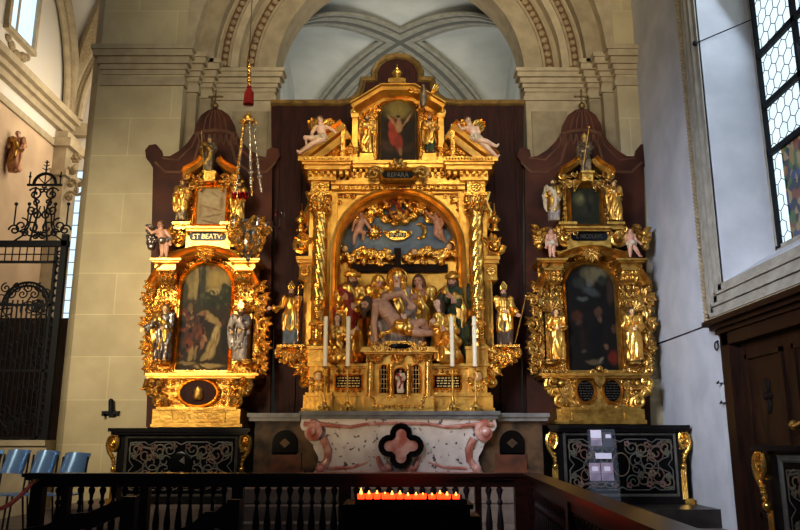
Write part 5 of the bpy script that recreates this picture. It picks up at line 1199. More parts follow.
# upper aedicule
m = MB(); m.bx(354, 442, 100, 160, 10.76, 10.95); m.bx(360, 436, 96, 102, 10.74, 10.95); m.ppx([(357, 102), (383, 88), (412, 88), (439, 102)], 10.76, 10.95); m.build('upper_back', 'gold_carved', hr)
painting((378.5, 417.5, 99, 160), 10.60, P_rise, 'upper_painting', hr, 60, 96, .30)
z0 = P(0, 160, 10.56).z; z1 = P(0, 98, 10.56).z; hw_ = W(20.3, 10.56); xm2 = P(398, 130, 10.56).x
pth = [(xm2 - hw_, z0)] + arc(xm2, z1 - hw_, hw_, 180, 0, 26) + [(xm2 + hw_, z0)]
m = MB(); cframe(m, pth, 10.72, .04, False, .16); m.build('upper_frame', 'gold_flat', hr)
def up(k, d):
    m = MB(); m.bx(k(352), k(357.5), 116, 160, 10.40, 10.9); m.bx(k(351), k(358.5), 113, 117, 10.36, 10.9); m.bx(k(351), k(358.5), 157, 160, 10.36, 10.9); X, Z = XZ(k(354), 112, 10.38); scroll(m, X, Z, 10.4, .05, 1.3, 90, d, .022); m.build('small_column', 'gold_flat', hr)
    m = MB(); m.bx(k(359), k(374), 156.5, 160, 10.32, 10.9); m.bx(k(360), k(373), 153, 156.5, 10.36, 10.9); m.build('statue_pedestal', 'gold_flat', hr)
    m = MB(); a, b = sorted((P(k(356), 110, 10.6).x, P(k(378), 110, 10.6).x)); foliage(m, a, b, P(0, 117, 10.6).z, P(0, 102, 10.6).z, 10.60, .09, 66, True); X, Z = XZ(k(349), 154, 10.4); scroll(m, X, Z, 10.38, .1, 1.5, 0, d, .035)
    for al_ in (60, 100, 140): leaf(m, X, Z - .03, 10.4, al_ if d < 0 else 180 - al_, .22, .05)
    m.build('upper_carving', 'gold_carved', hr)
    # raking roof
    pth = [XZ(k(352), 105, 10.3), XZ(k(382), 87, 10.3), XZ(398, 87, 10.3)]; s_ = d
    m = MB(); m.band([(-.085 * s_, 10.95), (-.085 * s_, 10.60), (-.045 * s_, 10.56), (-.045 * s_, 10.50), (-.005 * s_, 10.44), (-.005 * s_, 10.38), (.035 * s_, 10.35), (.045 * s_, 10.30), (.06 * s_, 10.30), (.06 * s_, 10.95)], pth); m.build('roof_cornice', 'gold_flat', hr)
two(up)
m = MB(); X, Z = XZ(397, 82, 10.5); m.box(X - .13, X + .13, 10.42, 10.75, Z - .05, Z + .02); m.box(X - .1, X + .1, 10.46, 10.75, Z + .02, Z + .05)
m.lathe((X, 10.58, Z + .05), [(.05, 0), (.03, .03), (.035, .05), (.07, .09), (.085, .13), (.06, .17), (.025, .19), (.03, .21), (.012, .23), (.01, .28), (.002, .29)], 16); m.build('urn_finial', 'gold', hr)
# dark gilt eagle perched at the right of the roof
m = MB(); e = P(423, 94, 10.3); m.limb([e + Vector((0, 0, -.16)), e + Vector((0, 0, -.02)), e + Vector((.01, -.03, .06))], [.05, .06, .035], 10); m.ball(e + Vector((.0, -.05, .10)), (.03, .04, .03)); f = fuse(m, .01, 1); f.build('eagle', 'dark_bronze', hr)
m = MB(); 
for a, L in ((170, .20), (160, .17), (185, .2)): leaf(m, e.x - .02, e.z + .03, 10.28, a, L, .035, .2)
for a, L in ((50, .20), (65, .18), (35, .15)): leaf(m, e.x + .12, e.z, 10.28, a, L, .03, .2)
m.build('eagle_wing', 'gold', hr)
# tabernacle
tb = MB(); tb.bx(366, 432, 352, 396, 10.12, 10.6); tb.bx(364, 434, 396, 411, 10.02, 10.6); tb.bx(376, 421, 398, 405, 10.0, 10.1); tab = tb.build('tabernacle', 'gold_flat', hr)
m = MB(); m.ppx([(360, 352), (362, 347), (378, 346), (386, 341), (410, 341), (418, 346), (434, 347), (437, 352)], 9.98, 10.6); m.bx(364, 433, 352, 354, 10.04, 10.6); m.build('tabernacle_cornice', 'gold_flat', hr)
m = MB()
for px, r in ((398, 6.5), (378, 5), (418, 5)):
    X, Z = XZ(px, 357, 10.08); scroll(m, X, Z, 10.1, W(r, 10.1), 1.3, 180, 1, .03); rosette(m, X, Z, 10.08, W(r * .55, 10.1), 7)
    for a in (30, 150): leaf(m, X, Z, 10.1, a, .15, .045)
foliage(m, P(370, 348, 10.1).x, P(427, 348, 10.1).x, P(0, 352, 10.1).z, P(0, 343, 10.1).z, 9.98, .075, 77); foliage(m, P(372, 400, 10.02).x, P(425, 400, 10.02).x, P(0, 409, 10.02).z, P(0, 398, 10.02).z, 10.02, .09, 78); m.build('tabernacle_carving', 'gold_carved', hr)
X, Z = XZ(400, 346, 9.95); m = MB(); m.ball((X, 9.97, Z), (.15, .03, .035), 14, 8); m.build('oval_boss', 'black_gloss', hr)
for px, wd, yt, yb_, nm in ((384, 4.3, 365, 393, 'side_niche'), (400, 6.3, 368, 394, 'centre_niche'), (416, 4.3, 365, 393, 'side_niche')):
    X = P(px, 380, 10.11).x; h_ = W(wd, 10.1); zt_, zb_ = P(0, yt, 10.11).z, P(0, yb_, 10.11).z; pth = [(X - h_, zb_)] + arc(X, zt_ - h_, h_, 180, 0, 14) + [(X + h_, zb_)]
    m = MB(); m.prism(pth, 10.105, 10.13); nb = m.build(nm, 'black_gloss', hr); recalc(nb)
    m = MB(); cframe(m, pth, 10.12, .014, False, .04); m.build('niche_frame', 'gold', nb)
    if nm == 'side_niche':
        m = MB()
        for i in range(3): m.box(X - h_ + h_ * (i + .5) * .66 - .003, X - h_ + h_ * (i + .5) * .66 + .003, 10.09, 10.10, zb_, zt_ - .02)
        for i in range(5): m.box(X - h_, X + h_, 10.09, 10.10, zb_ + .06 * (i + 1) - .003, zb_ + .06 * (i + 1) + .003)
        m.build('grille', 'gold_bronze', nb)
for px in (370.5, 391, 408, 428):
    X = P(px, 380, 10.05).x; big = px in (370.5, 428); r = .045 if big else .025; zb_, zt_ = P(0, 396, 10.05).z, P(0, 364 if not big else 356, 10.05).z; h_ = zt_ - zb_
    m = MB(); m.lathe((X, 10.07, zb_), [(r * 1.4, 0), (r * 1.4, .02), (r, .03), (r * 1.1, h_ * .3), (r * .85, h_ - .08), (r * 1.2, h_ - .07), (r, h_ - .05), (r * 1.5, h_)], 12); m.build('tabernacle_column', 'gold', hr)
# dark cross behind the group
t = thing('wooden_cross', 'plain dark wooden cross rising behind the mourning group below the clouds', 'cross', (P(398, 268, 10.79).x, 10.82, P(0, 330, 10.79).z))
m = MB(); m.bx(351, 448, 264, 271.5, 10.77, 10.83); m.build('crossbeam', 'cross_wood', t); m = MB(); m.bx(394, 401, 248, 330, 10.775, 10.85); m.build('upright', 'cross_wood', t)
# candlesticks and candles
for i, (px, lab) in enumerate([(324, 'farthest left, in front of the left twisted column'), (347, 'second from the left, before the kneeling woman in gold'), (453, 'second from the right, before the kneeling woman at right'), (476, 'farthest right, in front of the right twisted column')]):
    Y = 10.0; c = P(px, 411, Y); h = P(0, 366, Y).z - c.z
    t = thing('candlestick', 'slender brass candlestick on the marble altar, ' + lab.split(',')[0], 'candlestick', tuple(c), 'brass candlesticks on the high altar')
    m = MB()
    for a in (210, 330, 90): m.tube([c + Vector((.02 * cos(radians(a)), .02 * sin(radians(a)), .07)), c + Vector((.07 * cos(radians(a)), .07 * sin(radians(a)), .045)), c + Vector((.085 * cos(radians(a)), .085 * sin(radians(a)), .012))], [.02, .016, .012], 8)
    m.lathe(c + Vector((0, 0, .05)), [(.045, 0), (.03, .03), (.035, .05), (.015, .07)], 12); m.build('foot', 'brass', t)
    m = MB(); m.lathe(c + Vector((0, 0, .11)), [(.014, 0), (.024, .03), (.014, .06), (.011, .12), (.020, .18), (.013, .22), (.011, h - .20), (.022, h - .16), (.013, h - .14)], 12); m.build('stem', 'brass', t)
    m = MB(); m.lathe(c + Vector((0, 0, h - .03)), [(.015, 0), (.05, .012), (.055, .022), (.03, .024)], 14); m.build('drip_pan', 'brass', t)
    ch = P(0, 316, Y).z - c.z - h; b_ = c + Vector((0, 0, h - .005))
    t = thing('candle', 'tall unlit cream candle, ' + lab, 'candle', tuple(b_), 'tall altar candles')
    MB().lathe(b_, [(.029, 0), (.028, ch - .01), (.02, ch)], 14).build('wax', 'candle_wax', t); MB().tube([b_ + Vector((0, 0, ch - .005)), b_ + Vector((.003, 0, ch + .018))], .003, 5).build('wick', 'black_wood', t)
# ================================================================= CARVED FIGURES
BASEJ = dict(hd=(0, -.015, .925), nk=(0, 0, .855), ch=(0, 0, .74), wa=(0, 0, .62), hp=(0, 0, .52),
             sl=(-.125, 0, .805), el=(-.17, -.01, .645), wl=(-.11, -.12, .57), sr=(.125, 0, .805), er=(.17, -.01, .645), wr=(.11, -.12, .57),
             hl=(-.055, 0, .50), kl=(-.06, -.035, .28), al=(-.06, -.005, .045), hr=(.055, 0, .50), kr=(.06, -.03, .28), ar=(.06, -.005, .045))
def figure(name, label, cat, px, py, Y, hpx, j=None, off=None, face=(0, -1, -.1), robe='gold_robe', mantle=None, hair='hair_brown', style='short', beard=False,
           skin='flesh', fat=1.0, heads=1.0, nude=False, cloth=None, hat=None, wings=None, halo=None, staff=None, group=None, under=None, tunic=None, vox=None, sash=True, hatm='gold', feet=True):
    """one carved figure; j: joints in pixels (px,py[,dy]); off: joint offsets as fractions of its height"""
    b = P(px, py, Y); H = hpx * K(Y); J = {k: b + Vector(v) * H for k, v in BASEJ.items()}
    for k, v in (off or {}).items(): J[k] = J[k] + Vector(v) * H
    for k, v in (j or {}).items(): J[k] = P(v[0], v[1], Y) + Vector((0, v[2] * H if len(v) > 2 else 0, 0))
    if j:
        if 'hd' in j and 'nk' not in j: J['nk'] = J['hd'].lerp(J['ch'], .36)
    t = thing(name, label, cat, tuple(b), group); vx = vox or H / 105
    R = Vector((0, -1, 0)).rotation_difference(Vector(face).normalized()).to_matrix(); hs = H * heads
    hd = lambda x, y, z: J['hd'] + R @ (Vector((x, y, z)) * hs)
    m = MB()                                          # body: one skin
    m.ball(J['hd'], (.050 * hs, .058 * hs, .066 * hs), 14, 10); m.ball(hd(0, -.018, -.035), (.034 * hs, .036 * hs, .036 * hs), 10, 8)
    m.limb([hd(0, -.052, .012), hd(0, -.066, -.014)], [.007 * hs, .011 * hs], 6); m.limb([hd(-.03, -.048, .02), hd(.03, -.048, .02)], [.010 * hs] * 2, 6)
    for s in (-1, 1): m.ball(hd(s * .05, 0, -.004), (.009 * hs, .014 * hs, .018 * hs), 6, 5)
    m.limb([J['hd'] + Vector((0, 0, -.03 * hs)), J['nk'], J['ch'] + Vector((0, 0, .05 * H))], [.033 * hs * fat ** .5, .036 * hs * fat ** .5, .05 * H], 10)
    m.limb([J['ch'], J['wa'], J['hp']], [.088 * H * fat, .074 * H * fat, .085 * H * fat], 12)
    for s in 'lr':
        m.limb([J['ch'] + Vector((0, 0, .02 * H)), J['s' + s], J['e' + s], J['w' + s]], [.06 * H * fat, .042 * H * fat, .033 * H * fat, .022 * H * fat], 9)
        d = (J['w' + s] - J['e' + s]).normalized(); sd = d.cross(Vector((0, 1, 0))); sd = sd.normalized() if sd.length > .1 else Vector((1, 0, 0))
        w_ = J['w' + s]; m.limb([w_, w_ + d * .04 * H], [.021 * H * fat, .024 * H * fat], 8)
        for q in range(4):
            o = sd * (q - 1.5) * .0145 * H; L = (.036, .046, .043, .034)[q] * H; dn = Vector((0, -.012, -.012)) * H
            m.limb([w_ + d * .045 * H + o, w_ + d * (.045 * H + L * .6) + o * 1.25, w_ + d * (.045 * H + L) + o * 1.3 + dn], [.0085 * H, .008 * H, .0065 * H], 6)
        m.limb([w_ + d * .02 * H - sd * .02 * H, w_ + d * .045 * H - sd * .042 * H, w_ + d * .065 * H - sd * .045 * H], [.010 * H, .009 * H, .007 * H], 6)
        if nude or feet:
            if nude: m.limb([J['hp'], J['h' + s], J['k' + s], J['a' + s]], [.08 * H * fat, .066 * H * fat, .046 * H * fat, .028 * H * fat], 10)
            an = J['a' + s]
            if nude and (J['a' + s] - J['k' + s]).length > 1e-6 and abs((J['a' + s] - J['k' + s]).normalized().z) < .75: dd = ((J['a' + s] - J['k' + s]).normalized() * .5 + Vector((0, -.2, .75))).normalized()
            else: dd = Vector(((-.25 if s == 'l' else .25), -1, -.12)).normalized()
            m.limb([an, an + dd * .05 * H + Vector((0, 0, -.012 * H)), an + dd * .105 * H + Vector((0, 0, -.02 * H))], [.027 * H * fat, .024 * H * fat, .017 * H * fat], 8)
    fuse(m, vx, 2).build('body', skin, t)
    for s in (-1, 1): MB().ball(hd(s * .021, -.053, .008), (.0095 * hs, .006 * hs, .006 * hs), 7, 5).build('eye', 'eye_dark', t)
    MB().ball(hd(0, -.054, -.036), (.016 * hs, .007 * hs, .006 * hs), 8, 5).build('lips', 'lips', t)
    sc = 1 / H
    def fold(amp, seed=0):
        def f(p):
            q = (p - b) * sc; a = noise.noise(Vector((q.x * 11 + seed, q.y * 11, q.z * 2.6))); c = noise.noise(Vector((q.x * 22 + q.z * 6 + seed, q.y * 20, q.z * 5)))
            return amp * H * (1 - 3.0 * abs(a) + .2 * c)
        return f
    if robe and not nude:
        m = MB(); m.limb([J['nk'] + Vector((0, 0, -.062 * H)), J['ch'], J['wa'], J['hp']], [.048 * H, .108 * H, .088 * H, .108 * H], 12)
        kn = (J['kl'] + J['kr']) / 2; an = (J['al'] + J['ar']) / 2
        top = 1.0 if not tunic else tunic
        def dn(a, k_): return a.lerp(k_, top)
        for s in 'lr': m.limb([J['hp'], J['h' + s], J['k' + s]] + ([J['a' + s]] if not tunic else []), [.10 * H, .085 * H, .085 * H] + ([.088 * H] if not tunic else []), 10)
        m.limb([J['hp'], J['hp'].lerp(kn, .6), kn] + ([an] if not tunic else []), [.11 * H, .10 * H, .095 * H] + ([.10 * H] if not tunic else []), 12)
        for s in 'lr':
            e, w_ = J['e' + s], J['w' + s]; m.limb([J['ch'] + Vector((0, 0, .03 * H)), J['s' + s], e, e.lerp(w_, .8)], [.07 * H, .056 * H, .052 * H, .046 * H], 10)
            m.limb([e, e.lerp(w_, .5) + Vector((0, 0, -.06 * H))], [.045 * H, .035 * H], 8)
        f = fuse(m, vx * 1.1, 2, fold(.020, px * .37)); f.v = [(x, y, max(z, b.z)) for x, y, z in f.v]; f.build('robe', robe, t)
        if under:
            m = MB()
            for s in 'lr': m.limb([J['h' + s], J['k' + s], J['a' + s]], [.08 * H, .078 * H, .085 * H], 10)
            m.limb([J['hp'], kn, an], [.09 * H, .085 * H, .09 * H], 10); f = fuse(m, vx * 1.1, 2, fold(.016, 3)); f.v = [(x, y, max(z, b.z)) for x, y, z in f.v]; f.build('under_robe', under, t)
    if mantle:
        m = MB(); y_ = Vector((0, -.085 * H, 0))
        m.limb([J['sl'] + Vector((0, -.02, .01)) * H, J['ch'] + y_ + Vector((-.01, 0, -.05)) * H, J['hp'] + y_ + Vector((.06, 0, .03)) * H, J['hp'] + Vector((.12, -.03, 0)) * H], [.05 * H, .052 * H, .058 * H, .05 * H], 10)
        m.limb([J['hp'] + y_ + Vector((.05, 0, .02)) * H, J['hp'].lerp(J['kr'], .6) + y_ * .9, J['kl'].lerp(J['al'], .3) + y_ * .9], [.055 * H, .05 * H, .03 * H], 10)
        m.limb([J['sl'] + Vector((-.01, .01, 0)) * H, J['el'] + Vector((-.01, .03, -.02)) * H, J['hl'] + Vector((-.12, .02, -.06)) * H, J['kl'] + Vector((-.09, .02, -.05)) * H], [.055 * H, .06 * H, .05 * H, .03 * H], 10)
        f = fuse(m, vx * 1.1, 2, fold(.018, px * .11)); f.v = [(x, y, max(z, b.z + .002)) for x, y, z in f.v]; f.build('mantle', mantle, t)
    if cloth:                                         # loin cloth
        m = MB(); m.limb([J['hl'] + Vector((-.05, -.01, .02)) * H, J['hp'] + Vector((0, -.085 * fat, .0)) * H, J['hr'] + Vector((.06, -.01, .01)) * H], [.05 * H * fat, .058 * H * fat, .05 * H * fat], 10)
        m.limb([J['hp'] + Vector((0, -.06, 0)) * H, J['hl'].lerp(J['kl'], .45) + Vector((0, -.05, 0)) * H], [.06 * H * fat, .045 * H], 9); fuse(m, vx, 2, fold(.018, 5)).build('loin_cloth', cloth, t)
    if hair:
        m = MB()
        if style == 'veil':
            m.ball(hd(0, .022, .018), (.072 * hs, .072 * hs, .078 * hs), 14, 9)
            for s in (-1, 1): m.limb([hd(s * .056, .012, .02), hd(s * .068, .01, -.06), J['s' + ('l' if s < 0 else 'r')].lerp(J['nk'], .35) + Vector((0, -.02, -.01)) * H, J['ch'] + Vector((s * .09, -.05, .0)) * H], [.026 * hs, .03 * hs, .04 * H, .035 * H], 8)
        else:
            m.ball(hd(0, .020, .018), (.060 * hs, .060 * hs, .064 * hs), 12, 9)
            if style == 'long':
                for s in (-1, 1): m.limb([hd(s * .048, .008, .015), hd(s * .058, .014, -.05), hd(s * .06, .022, -.12)], [.02 * hs, .024 * hs, .014 * hs], 7)
                m.limb([hd(0, .05, 0), hd(0, .055, -.11)], [.05 * hs, .04 * hs], 8)
            elif style == 'curls':
                rd = random.Random(int(px))
                for q in range(16):
                    a, e_ = rd.uniform(0, 6.28), rd.uniform(.1, 1.4); m.ball(hd(.055 * cos(a) * cos(e_), .02 + .05 * sin(a) * cos(e_), .02 + .055 * sin(e_)), .018 * hs, 6, 5)
            if beard:
                m.limb([hd(0, -.045, -.055), hd(0, -.055, -.085), hd(0, -.05, -.125)], [.030 * hs, .030 * hs, .014 * hs], 8)
                for s in (-1, 1): m.limb([hd(s * .044, -.01, -.01), hd(s * .036, -.035, -.055)], [.014 * hs, .02 * hs], 7)
        fuse(m, vx * .9, 1, fold(.006, 2)).build('veil' if style == 'veil' else 'hair', hair, t)
    if hat == 'turban':
        m = MB(); m.tube([hd(.066 * cos(a), .012 + .062 * sin(a), .045) for a in [2 * pi * i / 18 for i in range(18)]], .028 * hs, 8, True); m.ball(hd(0, .01, .06), (.06 * hs, .06 * hs, .045 * hs), 10, 7); fuse(m, vx, 1, fold(.008, 8)).build('turban', hatm, t)
    elif hat == 'mitre':
        m = MB(); c = hd(0, .005, .035); w_ = .056 * hs
        for y in (-.03, .03): m.prism([(c.x - w_, c.z), (c.x + w_, c.z), (c.x + w_ * 1.12, c.z + .07 * hs), (c.x, c.z + .165 * hs), (c.x - w_ * 1.12, c.z + .07 * hs)], c.y + y * hs - .018 * hs, c.y + y * hs + .018 * hs)
        m.ball(c + Vector((0, 0, .02 * hs)), (w_, .05 * hs, .04 * hs), 10, 7); fuse(m, vx * .9, 1).build('mitre', hatm, t)
    elif hat == 'helmet':
        m = MB(); m.ball(hd(0, .012, .03), (.066 * hs, .07 * hs, .066 * hs), 12, 8); m.limb([hd(0, -.03, .10), hd(0, .03, .12), hd(0, .08, .06)], [.014 * hs, .02 * hs, .012 * hs], 7); fuse(m, vx, 1).build('helmet', hatm, t)
    if halo:
        m = MB(); c = J['hd'] + Vector((0, .055 * H, .01 * H)); m.tube([c + Vector((.105 * H * cos(a), 0, .105 * H * sin(a))) for a in [2 * pi * i / 28 for i in range(28)]], .010 * H, 6, True); m.build('halo', halo, t)
    if wings:
        for s in (-1, 1):
            if wings in (1, -1) and s != wings: continue
            m = MB(); r = J['ch'] + Vector((s * .05, .075, .05)) * H
            for a, L in ((66, .34), (50, .42), (34, .44), (18, .38)): leaf(m, r.x, r.z, r.y + .01, a if s > 0 else 180 - a, L * H, .15 * H, .12, 0)
            m.ball(r, .03 * H, 7, 5); m.build('wing', 'gold', t)
    if staff:
        kind, x0, y0, x1, y1, sm = staff; m = MB(); a, c = P(x0, y0, Y - .10 * H / .7), P(x1, y1, Y - .10 * H / .7); r = .010 * H; pts = [c, a]
        if kind == 'crozier':
            d = (a - c).normalized(); q = .05 * H
            pts = [c, a] + [a + Vector((q - q * (1 - .055 * i) * cos(i * .42), 0, q * (1 - .055 * i) * sin(i * .42))) for i in range(1, 15)]
        m.tube(pts, r, 7)
        if kind == 'spear': m.lathe(a + Vector((0, 0, -.01)), [(.004, 0), (.02 * H, .04 * H), (.001, .14 * H)], 8)
        if kind == 'knob': m.ball(a, .03 * H, 8, 6)
        m.build({'crozier': 'crozier', 'spear': 'spear', 'knob': 'staff'}[kind], sm, t)
    return t
# --- mourning group over the tabernacle
G = 'carved mourning group of the high altar'
m = MB()
for (x, y, r) in [(362, 352, 12), (375, 347, 11), (390, 345, 11), (405, 345, 11), (420, 347, 11), (433, 352, 11), (348, 360, 8), (446, 360, 8)]:
    X, Z = XZ(x, y, 10.62); m.ball((X, 10.60, Z), (W(r, 10.6), .16, W(r * .8, 10.6)), 10, 7)
f = fuse(m, .025, 2, lambda p: .02 * noise.noise(p * 6)); f.build('rocky_ground', 'dark_bronze', hr)
figure('statue', 'bearded man in a turban and dark red robe left of the mourning group', 'statue', 348, 364, 10.52, 97, j=dict(hd=(352.5, 279), sl=(342, 291), el=(336, 304), wl=(344, 300, -.12), sr=(360, 291), er=(364, 306), wr=(357, 309, -.14)), face=(.3, -1, -.2), robe='gold_robe', mantle='cloth_red', hair='hair_dark', beard=True, hat='turban', skin='flesh', group=G)
figure('statue', 'veiled woman in gold with praying hands just left of the central Mother figure', 'statue', 380, 364, 10.60, 92, j=dict(hd=(379, 283), el=(370, 306), wl=(382, 300, -.14), er=(391, 306), wr=(386, 299, -.14)), face=(.35, -1, -.3), robe='gold_robe', hair='gold_robe', style='veil', group=G)
figure('statue', 'seated mourning mother with a gold veil and halo at the centre of the group', 'statue', 398, 362, 10.56, 97, j=dict(hd=(397, 278), nk=(397, 287), ch=(397, 299), wa=(398, 311), hp=(398, 322), sl=(387, 293), el=(382, 308), wl=(386, 316, -.2), sr=(408, 293), er=(414, 308), wr=(406, 318, -.2), hl=(391, 324), kl=(380, 330, -.16), al=(381, 358, -.12), hr=(405, 324), kr=(416, 330, -.16), ar=(415, 358, -.12)), face=(-.1, -1, -.3), robe='cloth_grey', mantle='gold_robe', hair='gold_robe', style='veil', halo='gold', skin='flesh_pale', group=G)
figure('statue', 'young man in gold and green with clasped hands right of the central Mother', 'statue', 420, 364, 10.60, 92, j=dict(hd=(418.5, 281), el=(429, 306), wl=(417, 301, -.12), sl=(411, 294), er=(431, 306), wr=(424, 298, -.14)), face=(-.3, -1, -.25), robe='gold_robe', mantle='gold_robe', under='cloth_green', hair='hair_brown', style='long', group=G)
figure('statue', 'bearded man in a turban and dark green robe standing at the right of the group', 'statue', 457, 364, 10.54, 95, j=dict(hd=(452.5, 281), sl=(445, 293), el=(440, 306), wl=(446, 300, -.14), er=(467, 308), wr=(455, 305, -.16)), face=(-.35, -1, -.2), robe='cloth_green', mantle='gold_old', hair='hair_dark', beard=True, hat='turban', hatm='gold_old', group=G)
figure('statue', 'woman in gold kneeling at the lower left of the mourning group, hands reaching right', 'statue', 339, 364, 10.32, 60, j=dict(hd=(337.5, 318.5), nk=(337.5, 325), ch=(337, 333), wa=(337, 341), hp=(337, 349), sl=(332, 329), el=(334, 339, -.1), wl=(350, 334, -.15), sr=(343, 329), er=(347, 339, -.05), wr=(355, 331, -.1), hl=(335, 350), kl=(336, 359, -.2), al=(331, 362, .1), hr=(341, 350), kr=(345, 359, -.2), ar=(343, 362, .1)), face=(.5, -1, -.05), robe='gold_robe', mantle='gold_old', hair='hair_brown', style='long', skin='flesh_pale', feet=False, group=G)
figure('statue', 'dark haired woman in a gold dress kneeling at the lower right of the group', 'statue', 447, 364, 10.30, 80, j=dict(hd=(438, 304), nk=(440, 313), ch=(443, 323), wa=(446, 333), hp=(448, 343), sl=(438, 319, -.1), el=(437, 331, -.12), wl=(433, 326, -.2), sr=(451, 319), er=(455, 331), wr=(444, 332, -.2), hl=(445, 345), kl=(440, 356, -.15), al=(449, 361, .05), hr=(452, 345), kr=(453, 356, -.12), ar=(457, 361, .05)), face=(-.85, -.6, .02), robe='gold_robe', mantle='gold_robe', hair='hair_dark', style='long', skin='flesh_pale', feet=False, group=G)
figure('statue', 'pale dead man in a gold loin cloth lying across the lap of the central Mother', 'statue', 396, 346, 10.28, 98, j=dict(hd=(366, 305, -.04), nk=(373, 302), ch=(383, 307), wa=(391, 317), hp=(400, 327), sl=(376, 306, -.06), el=(374, 325, -.06), wl=(376, 340, -.06), sr=(386, 297), er=(402, 293, .02), wr=(409, 303, -.04), hl=(402, 330, -.04), kl=(419, 334, -.1), al=(436, 334, -.06), hr=(405, 326, .02), kr=(421, 324, -.1), ar=(433, 332, .02)), face=(-.55, -.9, -.35), nude=True, cloth='gold_robe', hair='hair_dark', style='long', beard=True, skin='flesh_dead', vox=.0085, group=G)
# --- lunette figures
figure('statue', 'small bearded figure in gold seated on the upper cloud of the blue field', 'statue', 399, 221, 10.70, 31, j=dict(hd=(398, 195.5), ch=(398, 204), wa=(399, 209), hp=(399, 213), sl=(393, 201), el=(389, 207), wl=(386, 204, -.1), sr=(403, 201), er=(408, 207), wr=(410, 210, -.1), hl=(397, 213), kl=(392, 215, -.2), al=(396, 219, -.1), hr=(402, 213), kr=(406, 214, -.2), ar=(404, 219, -.1)), robe='gold_robe', mantle='cloth_red', hair='hair_brown', style='long', beard=True, heads=1.25)
figure('putto', 'small flesh coloured putto flying at left of the blue field reaching for the gold sun', 'putto', 358, 245, 10.72, 34, j=dict(hd=(361.5, 215), ch=(361, 222), wa=(360, 226), hp=(358.5, 230), sl=(357.5, 220), el=(354, 224), wl=(353, 229, -.05), sr=(364.5, 220), er=(368, 225), wr=(371, 230, -.05), hl=(357, 231), kl=(355, 237, -.1), al=(354, 244), hr=(360, 231), kr=(364, 234, -.15), ar=(363, 240)), nude=True, fat=1.45, heads=1.6, wings=2, hair='hair_brown', style='curls', skin='flesh')
figure('putto', 'small flesh coloured putto flying at right of the blue field beside the gold moon', 'putto', 439, 241, 10.72, 34, j=dict(hd=(436, 214), ch=(437, 221), wa=(437.5, 225), hp=(438, 229), sl=(433.5, 219), el=(430, 216), wl=(427, 213, -.05), sr=(440.5, 219), er=(443, 224), wr=(441, 228, -.08), hl=(436.5, 230), kl=(435.5, 235, -.1), al=(441, 239), hr=(440, 230), kr=(441, 235, -.1), ar=(444, 241)), nude=True, fat=1.45, heads=1.6, wings=2, hair='hair_brown', style='curls', skin='flesh')
for px, py in ((345, 249), (414, 252), (449, 247)):
    X, Z = XZ(px, py, 10.68); m = MB(); m.ball((X, 10.67, Z), (.045, .04, .05), 12, 8); m.ball((X, 10.63, Z - .005), .010, 6, 5); c = m.build('cherub_head', 'flesh_gilt', hr); MB().ball((X, 10.685, Z + .02), (.05, .04, .042), 10, 7).build('hair', 'hair_brown', c)
# --- pediment putti
def pp(d, k, label):
    figure('putto', label, 'putto', k(320), 141, 10.06, 36, j=dict(hd=(k(320), 120), ch=(k(321), 129), wa=(k(322), 134), hp=(k(323), 138), sl=(k(316.5), 127), el=(k(312), 133), wl=(k(312), 139, -.05), sr=(k(326), 127), er=(k(331), 129), wr=(k(334), 131, .02), hl=(k(320), 139), kl=(k(306), 139, -.1), al=(k(307), 147), hr=(k(323), 140, -.1), kr=(k(312), 146, -.14), ar=(k(300), 154, -.1)) if d > 0 else
           dict(hd=(468, 121), ch=(472, 130), wa=(474, 134), hp=(476, 138), sl=(466, 128), el=(461, 129), wl=(459, 127, -.1), sr=(477, 128), er=(479, 133), wr=(473, 136, -.1), hl=(474, 139, -.05), kl=(486, 143, -.12), al=(496, 147, -.05), hr=(478, 139), kr=(488, 149, -.05), ar=(497, 157)), nude=True, fat=1.65, heads=1.65, wings=2, hair='hair_brown', style='curls', skin='flesh_pale', cloth='cloth_white', face=(-.2 * d, -1, -.15))
pp(1, lambda p: p, 'pale winged putto sitting on the left slope of the broken pediment')
pp(-1, mq, 'pale winged putto lounging on the right slope of the broken pediment')
# --- saints beside the upper painting
figure('statue', 'gilded saint standing left of the red robed painting at the top of the altar', 'statue', 366.5, 153, 10.42, 43, off=dict(wl=(.06, 0, .08), wr=(-.06, 0, .1)), robe='gold_robe', mantle='gold_robe', hair='hair_dark', beard=True, skin='flesh_gilt')
figure('statue', 'gilded saint standing right of the red robed painting at the top of the altar', 'statue', 430, 153, 10.42, 43, off=dict(wl=(.04, 0, .14), er=(.02, 0, 0)), robe='gold_robe', mantle='gold_old', hair='hair_dark', beard=True, skin='flesh', under='cloth_green', tunic=1)
# --- bishops on brackets
figure('statue', 'gilded bishop with crozier and outstretched arm on the left bracket of the high altar', 'statue', 290, 344.5, 10.46, 58, j=dict(el=(281, 307), wl=(273, 309, -.1), er=(297, 307), wr=(298, 301, -.12)), robe='gold_robe', tunic=1, under='cloth_blue', hair='hair_dark', beard=True, hat='mitre', staff=('crozier', 298.5, 287, 297.5, 342, 'gold'))
figure('statue', 'gilded bishop with mitre and slanting staff on the right high altar bracket', 'statue', 505, 345, 10.46, 58, j=dict(er=(512, 308), wr=(516, 314, -.1), el=(498, 308), wl=(503, 312, -.16)), robe='gold_robe', tunic=1, under='cloth_dark', hair='hair_dark', beard=True, hat='mitre', mantle=None, staff=('knob', 526, 296, 515, 343, 'gold_old'))
figure('statuette', 'tiny red and white robed statuette in the central niche of the gold tabernacle', 'statuette', 400.5, 393, 10.07, 23, robe='cloth_white', mantle='cloth_red', hair='hair_brown')
